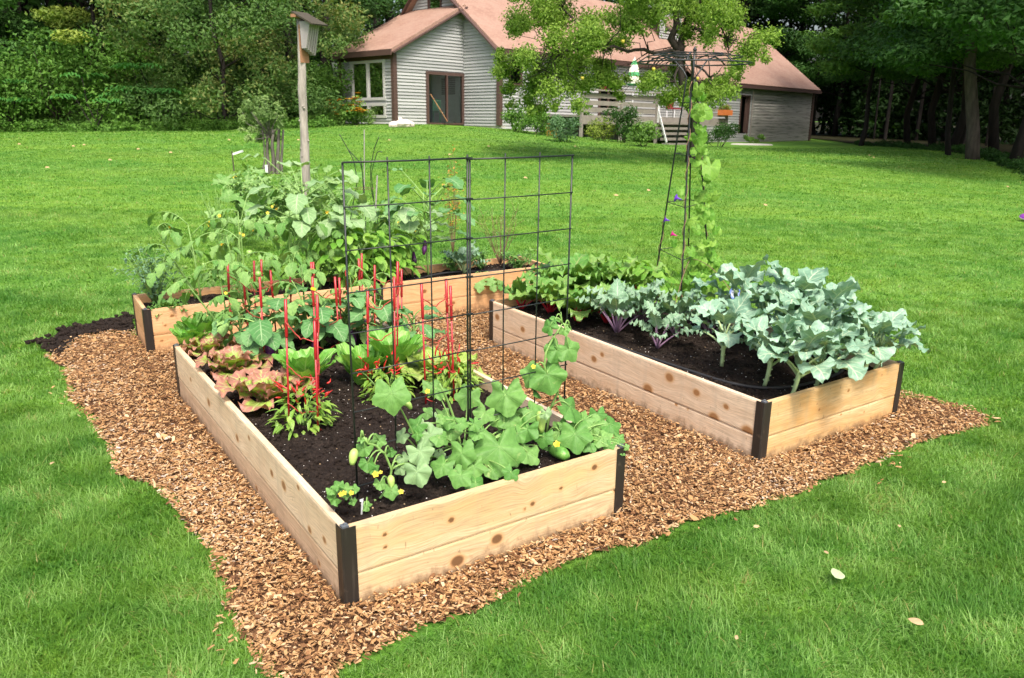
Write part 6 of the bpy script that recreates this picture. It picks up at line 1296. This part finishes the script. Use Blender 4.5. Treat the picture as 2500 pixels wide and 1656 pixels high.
for x, y, n, w, lb, ye in ((560, 458, 15, .6, 'squash plant with a pale upturned leaf at the left of the patch', 2), (655, 464, 20, .75, 'squash plant directly left of the log pole', 1), (745, 458, 15, .6, 'squash plant behind and right of the log pole', 1), (600, 515, 9, .5, 'squash plant in front of the small apple tree', 1), (700, 530, 13, .55, 'squash plant hiding the foot of the log pole', 2), (770, 525, 9, .45, 'squash plant between the log pole and the wire flower support', 1), (655, 580, 6, .35, 'squash plant just behind the long bed', 1), (880, 575, 10, .4, 'squash plant under the wire flower support', 1), (955, 560, 7, .35, 'squash plant behind the eggplants of the long bed', 1), (540, 570, 6, .4, 'squash plant at the near left of the patch', 1)): squash(x, y, n, w, lb, yel=ye)
# flared wire support
WP = on_ground(842, 600); wd = WP[1]; ws = thing('wire_flower_support', tuple(WP), 'thin flared wire flower support standing behind the trellis', 'plant support')
def wpp(x, y, dd=0): return on_depth(x, y, wd + dd) - WP
for pts, dd in ((((812, 592), (808, 520), (818, 460), (826, 420), (818, 370), (785, 311)), -.1), (((830, 590), (838, 500), (840, 440), (836, 380), (804, 345)), .1), (((848, 592), (845, 500), (842, 440), (834, 365)), -.15), (((872, 592), (868, 520), (862, 440), (858, 400), (872, 350), (884, 352)), .1), (((880, 585), (872, 500), (858, 440), (856, 390), (866, 340), (876, 317)), -.1)):
    P_ = np.array([wpp(x, y, dd) for x, y in pts]); n = len(P_); t = np.linspace(0, n - 1, n * 5); Q_ = np.stack([np.interp(t, np.arange(n), P_[:, i]) for i in range(3)], 1); Q_[1:-1] = (Q_[:-2] + 2 * Q_[1:-1] + Q_[2:]) / 4; Q_[1:-1] = (Q_[:-2] + 2 * Q_[1:-1] + Q_[2:]) / 4
    mb = MB(); mb.tube(Q_, .0042, 5); mb.build('wire', M_BLACK, ws, True)
for x0, x1, y in ((820, 864, 436),):
    c_ = wpp((x0 + x1) / 2, y); r_ = np.linalg.norm(wpp(x1, y) - wpp(x0, y)) / 2; A_ = np.linspace(0, 2 * PI, 25); mb = MB(); mb.tube(np.stack([c_[0] + r_ * np.cos(A_), c_[1] + r_ * np.sin(A_), np.full(25, c_[2])], 1), .0028, 5); mb.build('ring', S_TWIG, ws, True)
for x, y0, y1, dd, lb in ((864, 560, 406, .35, 'pale bamboo cane leaning behind the wire flower support'), (842, 560, 300, .6, 'thin grey rod standing upright behind the wire flower support')):
    P = on_ground(x, y0); b_ = on_depth(x + (8 if x == 864 else 0), y1, P[1]) - P; o = thing('garden_cane', tuple(P), lb, 'cane'); mb = MB(); mb.tube([(0, 0, -.05), b_], .006 if x == 842 else .009, 6); mb.build('cane', M_GREYB, o)
# ------------------------------------------------------------------ lawn, mulch, grass blades, wood chips
MUL = np.array([on_z(x, y, 0)[:2] for x, y in ((100, 835), (135, 850), (155, 880), (165, 930), (200, 975), (240, 1030), (262, 1090), (300, 1110), (345, 1125), (400, 1180), (450, 1235), (475, 1290), (515, 1360), (530, 1420), (570, 1480), (600, 1560), (640, 1640), (740, 1640), (790, 1555), (900, 1500), (1000, 1458), (1100, 1425), (1190, 1375), (1330, 1300), (1460, 1272), (1580, 1228), (1690, 1190), (1820, 1165), (1920, 1118), (2060, 1060), (2180, 1012), (2285, 985), (2262, 955), (2150, 930), (2085, 912))]
               + [BB.p(BB.W - .02, .1)[:2], BB.p(BB.W - .02, BB.L)[:2], BC.p(BC.W + .1, .1)[:2], BC.p(BC.W, .3)[:2], BC.p(.05, .3)[:2]] + [on_z(x, y, 0)[:2] for x, y in ((305, 765), (235, 770), (165, 790), (125, 815))])
SOILP = np.array([on_z(x, y, 0)[:2] for x, y in ((95, 800), (140, 768), (210, 748), (312, 730), (318, 765), (300, 772), (235, 772), (180, 790), (150, 818), (135, 836), (110, 826))])
SOILB = np.array([BC.p(1.3, .54)[:2], BC.p(2.8, .54)[:2], BC.p(2.7, .85)[:2], BC.p(2.2, 1.1)[:2], BC.p(1.6, 1.2)[:2], BC.p(1.2, .9)[:2]])
def inside(poly, x, y):
    x = np.asarray(x); y = np.asarray(y); c = np.zeros(x.shape, bool); n = len(poly)
    for i in range(n):
        x0, y0 = poly[i]; x1, y1 = poly[(i + 1) % n]
        m = (y0 > y) != (y1 > y); c ^= m & (x < (x1 - x0) * (y - y0) / (y1 - y0 + 1e-12) + x0)
    return c
def edged(poly, x, y, w=.05, s=3): return inside(poly, x + w * 2 * (fbm(x * 6, y * 6, 3, s) - .5), y + w * 2 * (fbm(x * 6 + 50, y * 6, 3, s) - .5))
def inbed(x, y, m=0.0):
    r = np.zeros(np.shape(x), bool)
    for b in (BA, BB, BC):
        dx, dy = x - b.o[0], y - b.o[1]; a = dx * b.u[0] + dy * b.u[1]; c = dx * b.v[0] + dy * b.v[1]; r |= (a > -m) & (a < b.W + m) & (c > -m) & (c < b.L + m)
    return r
def lawn_mats():
    out = []
    for nm, bl in (('lawn_ground', 0), ('grass_blades', 1)):
        N = NT(nm); p = N.pos(); big = N.noise(N.mapping(p, (.22, .38, .0)), 1.0, 4, .6); mid = N.noise(N.mapping(p, (1, 1.6, 0)), 2.2, 4, .65); str_ = N.noise(N.mapping(p, (.35, 1.3, 0), (0, 0, .15)), 1.1, 3, .6)
        g = N.ramp(mid, [(.30, (.088, .235, .026)), (.5, (.135, .29, .031)), (.70, (.190, .34, .040))])
        g = N.mix(N.mapr(big, .42, .62, 0, .6), g, (.055, .210, .030, 1)); far_ = N.noise(N.mapping(p, (.09, .5, 0), (0, 0, .1)), 1.0, 3, .6); g = N.mix(N.mapr(far_, .5, .72, 0, .35), g, (.21, .33, .06, 1)); g = N.mix(N.mapr(str_, .54, .78, 0, .5), g, (.25, .36, .06, 1))
        if bl:
            t = N.attr('tint'); g = N.mix(N.mapr(t, .0, .5, .5, 0), g, (.045, .17, .022, 1)); g = N.mix(N.mapr(t, .5, .9, 0, .7), g, (.36, .58, .17, 1)); g = N.mix(N.mapr(t, .965, .985, 0, .8), g, (.36, .30, .11, 1))
            N.leaf(g, .5, .46, .35, tcol=(1.1, 1.1, .5, 1))
        else:
            n2 = N.noise(p, 26, 4, .7); g = N.mix(N.mapr(n2, .3, .7, .5, .05), g, (.06, .09, .02, 1)); N.bsdf(g, .9, 0, .1, bump=n2, bstr=.6, bdist=.02)
        out.append(N.m)
    return out
M_LAWN, M_BLADE = lawn_mats()
xs = np.concatenate([np.linspace(-75, -14, 40), np.linspace(-13, 13, 90), np.linspace(14, 90, 50)]); ys = np.concatenate([np.linspace(-6, 14, 80), np.linspace(14.5, 60, 100), np.linspace(61, 130, 30)])
X, Y = np.meshgrid(xs, ys); mb = MB(); nx = len(xs) - 1; ny = len(ys) - 1; i = (np.arange(ny)[:, None] * (nx + 1) + np.arange(nx)[None, :]).ravel()
mb.add(np.stack([X, Y, gz(X, Y) - .004], -1).reshape(-1, 3), np.stack([i, i + 1, i + nx + 2, i + nx + 1], 1)); tag(mb.build('lawn', M_LAWN, smooth=True), 'green mown lawn rising gently to the house', 'lawn', kind='structure')
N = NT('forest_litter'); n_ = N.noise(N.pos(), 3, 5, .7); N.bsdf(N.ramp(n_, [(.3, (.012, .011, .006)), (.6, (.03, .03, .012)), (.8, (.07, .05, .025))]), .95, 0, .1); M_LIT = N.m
def sheet(name, poly, z, mat, lb, step=.06, amp=.0, follow=False):
    x0, y0 = poly.min(0) - .15; x1, y1 = poly.max(0) + .15; gx_, gy_ = np.meshgrid(np.arange(x0, x1, step), np.arange(y0, y1, step)); ok = edged(poly, gx_, gy_, min(.05, step))
    c = ok[:-1, :-1] & ok[1:, :-1] & ok[:-1, 1:] & ok[1:, 1:]; w = gx_.shape[1]; ii, jj = np.nonzero(c); i = ii * w + jj; mb = MB()
    zz = gz(gx_, gy_) if follow else 0
    mb.add(np.stack([gx_, gy_, z + zz + amp * fbm(gx_ * 14, gy_ * 14, 3, 4)], -1).reshape(-1, 3), np.stack([i, i + 1, i + w + 1, i + w], 1)); return tag(mb.build(name, mat, smooth=True), lb, 'ground', kind='structure')
N = NT('mulch_ground'); n_ = N.noise(N.pos(), 45, 5, .7); N.bsdf(N.ramp(n_, [(.3, (.03, .016, .009)), (.5, (.13, .065, .032)), (.7, (.28, .15, .075))]), .9, 0, .15, bump=n_, bstr=.9, bdist=.02); M_MUL = N.m
sheet('mulch_path', MUL, .004, M_MUL, 'wood-chip mulch covering the ground round the beds', .05, .010)
sheet('soil_strip', SOILP, .008, M_SOIL, 'strip of bare dark soil at the left edge of the mulch', .03, .03)
sheet('soil_patch', SOILB, .006, M_SOIL, 'bare dark soil behind the long bed', .05, .03, True)
# forest floor, on a grid that follows the ground outside the lawn
def wood_floor():
    pl_ = [gx(-500, 29.5), gx(0, 29.8), gx(300, 31), gx(740, 31.8), gx(780, 60), gx(1800, 60), gx(1885, 51.5), gx(1990, 41), gx(2130, 34.5), gx(2250, 27), gx(2367, 22.5), gx(2750, 18)]
    far = [np.array([110, 40, 0]), np.array([90, 125, 0]), np.array([-70, 125, 0]), np.array([-70, 30, 0])]
    return np.array([p[:2] for p in pl_ + far])
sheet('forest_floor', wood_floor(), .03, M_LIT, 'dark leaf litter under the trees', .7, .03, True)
# ---- grass blades
def blades(n, xr, yr, Lr, wr, keep, name_off=0, seg=3, dens=None, lean=1.0):
    r = np.random.default_rng(100 + name_off); x = r.uniform(*xr, n); y = r.uniform(*yr, n); ok = keep(x, y); x, y = x[ok], y[ok]; n = len(x)
    z = gz(x, y); clump = fbm(x * 2.2, y * 2.2, 3, 21); L = r.uniform(*Lr, n) * (.65 + .7 * clump) * np.where(r.uniform(0, 1, n) < .06, 1.5, 1); w = r.uniform(*wr, n)
    az = 2 * PI * (1.2 * vnoise(x * 4.5, y * 4.5, 8)) + r.normal(size=n) * 1.5; ln = r.uniform(.45, 1.8, n) * lean
    dx, dy = np.cos(az), np.sin(az); px, py = -dy, dx; V = []
    for k in range(seg + 1):
        t = k / seg; a = ln * (.35 + .9 * t); h = L * t * np.cos(a * .8); o = L * t * np.sin(a * .8); ww = w * (1 - .92 * t ** 1.5) * .5
        for s_ in (-1, 1): V.append(np.stack([x + dx * o + px * ww * s_, y + dy * o + py * ww * s_, z + h - .006], 1))
    V = np.stack(V, 1).reshape(-1, 3); m = 2 * (seg + 1); b = np.arange(n)[:, None] * m; q = np.concatenate([np.stack([b[:, 0] + 2 * k, b[:, 0] + 2 * k + 1, b[:, 0] + 2 * k + 3, b[:, 0] + 2 * k + 2], 1) for k in range(seg)])
    tn = np.clip(.55 * r.uniform(0, 1, n) + .65 * vnoise(x * 7, y * 7, 77) - .1 + np.where(r.uniform(0, 1, n) < .02, .6, 0), 0, 1); return V, q, np.repeat(tn, m)
def fov(x, y, mrg=.12): f = np.abs(x) < (y * .66 + .5 + mrg * y); return f
def lawn_ok(x, y): return (fov(x, y) | (fov(x, y, .75) & (_hash(np.floor(x * 733), np.floor(y * 719), 2) < .6))) & ~edged(MUL, x, y, .035) & ~inbed(x, y, .01) & ~edged(SOILP, x, y, .03) & ~inside(SOILB, x, y)
gb = MB()
for k, (n, xr, yr, Lr, wr) in enumerate(((640000, (-4.6, 5.4), (1.3, 4.2), (.028, .058), (.0022, .0046)), (330000, (-7, 7.6), (4.2, 7), (.028, .054), (.0036, .007)), (330000, (-12, 12), (7, 12), (.026, .045), (.0055, .010)), (270000, (-21, 21), (12, 21), (.026, .045), (.010, .018)), (180000, (-30, 30), (21, 34), (.028, .05), (.017, .034)))):
    def kp(x, y, y0=yr): 
        o = lawn_ok(x, y)
        if y0[0] >= 12: o &= ~inside(WF, x, y) & ~((y > 30 - .2) & (x < -1.5) & (y > 31.5)) & ~((x > -2.5) & (y > 30.6 + .95 * (x + 1.5)) & (x < 16))
        return o
    WF = wood_floor() if k == 0 else WF
    V, q, t = blades(n, xr, yr, Lr, wr, kp, k, 3 if k < 2 else 2); gb.add(V, q, None, None, t)
tag(gb.build('grass', M_BLADE), 'short mown grass of the lawn', 'grass', kind='stuff')
# ---- wood chips
N = NT('wood_chip'); t = N.attr('tint'); c_ = N.ramp(t, [(0, (.07, .034, .016)), (.26, (.22, .105, .043)), (.48, (.42, .235, .095)), (.70, (.58, .36, .165)), (.92, (.70, .52, .32)), (1, (.56, .50, .43))]); n_ = N.noise(N.mapping(N.obj(), (60, 60, 60)), 1, 3); c_ = N.mix(N.math('MULTIPLY', n_, .5), c_, (.16, .075, .035, 1))
N.bsdf(c_, .8, 0, .25); M_CHIP = N.m
def chips(n, keep, xr, yr, L, seed, zoff=.0):
    r = np.random.default_rng(seed); x = r.uniform(*xr, n); y = r.uniform(*yr, n); ok = keep(x, y); x, y = x[ok], y[ok]; n = len(x)
    l = L * r.uniform(.4, 1.25, n) * np.where(r.uniform(0, 1, n) < .03, 2.1, 1); w = l * r.uniform(.16, .5, n); h = r.uniform(.0010, .0030, n); yaw = r.uniform(0, 2 * PI, n); pit = r.normal(size=n) * .30; rol = r.normal(size=n) * .38
    z = .012 + zoff + .030 * fbm(x * 3, y * 3, 3, 12) + .018 * r.uniform(0, 1, n) - .008
    B = np.array([[-.5, -.32, -.5], [-.15, -.5, -.5], [.5, -.3, -.5], [.38, .45, -.5], [-.3, .5, -.5], [-.5, -.32, .5], [-.15, -.5, .5], [.5, -.3, .5], [.38, .45, .5], [-.3, .5, .5]]); j = r.normal(size=(n, 5, 2)) * .10; j = np.concatenate([j, j], 1)
    V = np.repeat(B[None], n, 0); V[..., :2] += j; V = V * np.stack([l, w, h], 1)[:, None]
    cy_, sy_ = np.cos(yaw), np.sin(yaw); cp_, sp_ = np.cos(pit), np.sin(pit); cr, sr = np.cos(rol), np.sin(rol)
    a = V.copy(); V[..., 1] = a[..., 1] * cr[:, None] - a[..., 2] * sr[:, None]; V[..., 2] = a[..., 1] * sr[:, None] + a[..., 2] * cr[:, None]
    a = V.copy(); V[..., 0] = a[..., 0] * cp_[:, None] + a[..., 2] * sp_[:, None]; V[..., 2] = -a[..., 0] * sp_[:, None] + a[..., 2] * cp_[:, None]
    a = V.copy(); V[..., 0] = a[..., 0] * cy_[:, None] - a[..., 1] * sy_[:, None]; V[..., 1] = a[..., 0] * sy_[:, None] + a[..., 1] * cy_[:, None]
    V += np.stack([x, y, z], 1)[:, None]; b = np.arange(n)[:, None, None] * 10
    q = (np.array([(k, (k + 1) % 5, 5 + (k + 1) % 5, 5 + k) for k in range(5)])[None] + b).reshape(-1, 4); tt = (np.array([(5, 6, 9), (6, 8, 9), (6, 7, 8)])[None] + b).reshape(-1, 3)
    tn = np.clip(r.beta(2.2, 1.9, n) + .35 * (fbm(x * 2.5, y * 2.5, 3, 33) - .5), 0, 1); return V.reshape(-1, 3), q, tt, np.repeat(tn, 10)
def ck(x, y): return fov(x, y, .8) & edged(MUL, x, y, .03, 3) & ~inbed(x, y, .004) & ~(edged(SOILP, x, y, .05) & (_hash(np.floor(x * 997), np.floor(y * 991), 1) < .82))
cb = MB()
for n, xr, yr, L, sd_ in ((130000, (-2.2, 3.2), (1.5, 3.6), .0185, 1), (145000, (-3.4, 4.6), (3.6, 6.4), .0195, 2)): V, q, tt, tn = chips(n, ck, xr, yr, L, sd_); cb.add(V, q, tt, None, tn)
def stray(x, y): return fov(x, y) & ~edged(MUL, x, y, .0) & edged(MUL + 0, x, y, .22, 13) & ~inbed(x, y, .01)
V, q, tt, tn = chips(14000, stray, (-3, 4.5), (1.9, 5.5), .024, 5, .01); cb.add(V, q, tt, None, tn)
tag(cb.build('wood_chips', M_CHIP), 'loose orange-brown wood chips', 'wood chips', kind='stuff')
n = 900; x = rng.uniform(SOILP[:, 0].min() - .1, SOILP[:, 0].max() + .05, n); y = rng.uniform(SOILP[:, 1].min() - .1, SOILP[:, 1].max() + .1, n); ok = edged(SOILP, x, y, .12, 6) & ~inbed(x, y, .01); x, y = x[ok], y[ok]
sb_ = MB(); blobs(sb_, np.stack([x, y, .03 + 0 * x], 1), .006 + .022 * rng.uniform(0, 1, len(x)) ** 2.5); tag(sb_.build('soil_clods', M_SOIL), 'loose clods of dark soil at the left end of the mulch', 'soil', kind='stuff')
# ---- things lying on the grass
M_FALL = leafmat('fallen_leaf_green', (.42, .52, .26), (.48, .58, .32), (.55, .62, .40), 'pinnate', .6, .15); M_TAN = leafmat('fallen_leaf_tan', (.48, .30, .15), (.60, .42, .24), trans=.1)
def fallen(x, y, L, W, a, m, lb, nm='fallen_leaf', el=.25):
    P = on_ground(x, y) + (0, 0, .045 if L < .12 else .06); mb = MB(); leaf(mb, (-L * .5 * math.cos(a), -L * .5 * math.sin(a), 0), dirv(a, el * .3), (0, -.5, 1), L * .85, W * .8, prof_oval, .3, .12, .03, 1.0, 8, 2, .5); tag(mb.build(nm, m, smooth=True, loc=tuple(P)), lb, 'leaf', 'fallen leaves on the lawn' if m is M_TAN else None)
fallen(1935, 1350, .075, .062, .9, M_FALL, 'broad pale green leaf lying on the grass at the lower right')
for x, y, a, L, lb in ((2108, 1462, 2.4, .06, 'curled tan leaf on the grass near the lower right corner'), (1748, 1240, .3, .035, 'small tan leaf on the grass below the right bed'), (2075, 1238, 1.2, .03, 'small brown leaf on the grass, right of the mulch edge'), (1905, 1300, 2.0, .028, 'tiny brown leaf above the pale green leaf'), (1700, 1500, 1.2, .03, 'tan speck of leaf at the bottom of the lawn'), (125, 1090, 1.6, .04, 'upright brown leaf in the grass at the left'), (2180, 1135, .4, .03, 'orange-brown leaf right of the mulch corner')): fallen(x, y, L, L * .5, a, M_TAN, lb)
for k, (x, y) in enumerate(((45, 340), (170, 345), (195, 342), (320, 352), (395, 360), (530, 330), (255, 378), (110, 396), (1040, 365), (900, 330), (1330, 345), (1500, 450), (1425, 462), (2010, 365), (2020, 370), (1770, 485), (1215, 420), (690, 330), (1130, 345), (2330, 440))):
    P = on_ground(x, y); mb = MB(); leaf(mb, (-.04, 0, .075), (1, .3, .1), (0, -.6, 1), .08, .05, prof_oval, .4, .2, .05, nv=4, nu=1); tag(mb.build('fallen_leaf', M_TAN, loc=tuple(P)), 'pale dry leaf, a speck on the far lawn', 'leaf', 'pale dry leaves scattered on the far lawn')
P = on_ground(2378, 512); o = thing('flying_disc', tuple(P + (0, 0, .06)), 'purple plastic disc lying on the lawn, cut by the right edge of the photo', 'disc'); M_PUR = simple('purple_plastic', (.20, .03, .30), .3); M_PUR2 = simple('lilac_plastic', (.50, .25, .58), .3)
mb = MB(); mb.lathe([(.001, .03), (.06, .032), (.11, .028), (.135, .01), (.135, -.012), (.122, -.012), (.12, .008), (.001, .018)], n=32, R=Matrix.Rotation(.22, 3, 'X')); mb.build('dish', M_PUR, o, True)
mb = MB(); R_ = Matrix.Rotation(.22, 3, 'X'); A_ = np.linspace(0, 2 * PI, 33)
mb.tube(np.stack([.134 * np.cos(A_), .134 * np.sin(A_), 0 * A_ - .006], 1) @ np.array(R_).T, .008, 6); mb.build('rim', M_PUR2, o, True)
# ------------------------------------------------------------------ camera, sky, sun
cd = bpy.data.cameras.new('camera'); co = bpy.data.objects.new('camera', cd); COL.objects.link(co)
cd.sensor_fit = 'HORIZONTAL'; cd.sensor_width = 36; cd.lens = FPX / 2500 * 36; cd.clip_end = 1000; cd.clip_start = .05
M4 = Matrix.Identity(4)
for i in range(3): M4[i][0] = AX_R[i]; M4[i][1] = AX_U[i]; M4[i][2] = -AX_F[i]; M4[i][3] = CAM[i]
co.matrix_world = M4; sc.camera = co
cd.dof.use_dof = True; cd.dof.focus_distance = 3.6; cd.dof.aperture_fstop = 7.0
SUN_EL, SUN_AZ = math.radians(58), math.radians(165)   # azimuth of the sun seen from above, clockwise from +Y
w = bpy.data.worlds.new('World'); sc.world = w; w.use_nodes = True; nt = w.node_tree
bg = nt.nodes['Background']; sky = nt.nodes.new('ShaderNodeTexSky'); sky.sky_type = 'NISHITA'; sky.sun_disc = False
sky.sun_elevation = SUN_EL; sky.sun_rotation = SUN_AZ; sky.dust_density = 6.0; sky.air_density = 1.0; sky.ozone_density = .6
nt.links.new(sky.outputs[0], bg.inputs[0]); bg.inputs[1].default_value = .15
sl = bpy.data.lights.new('sun', 'SUN'); sl.energy = 1.9; sl.angle = math.radians(11); sl.color = (1.0, .95, .87)
so = bpy.data.objects.new('sun', sl); COL.objects.link(so)
sd = Vector((math.sin(SUN_AZ) * math.cos(SUN_EL), math.cos(SUN_AZ) * math.cos(SUN_EL), math.sin(SUN_EL)))
so.rotation_euler = sd.to_track_quat('Z', 'Y').to_euler(); so.location = sd * 40
sc.view_settings.view_transform = 'Standard'; sc.view_settings.look = 'None'; sc.view_settings.exposure = .95; sc.view_settings.gamma = 1
cy = sc.cycles; cy.max_bounces = 6; cy.diffuse_bounces = 3; cy.glossy_bounces = 2; cy.transmission_bounces = 4; cy.transparent_max_bounces = 8
cy.caustics_reflective = False; cy.caustics_refractive = False
cy.use_denoising = True
try: cy.denoiser = 'OPENIMAGEDENOISE'; cy.denoising_input_passes = 'RGB_ALBEDO_NORMAL'
except Exception: pass
sc.render.film_transparent = False
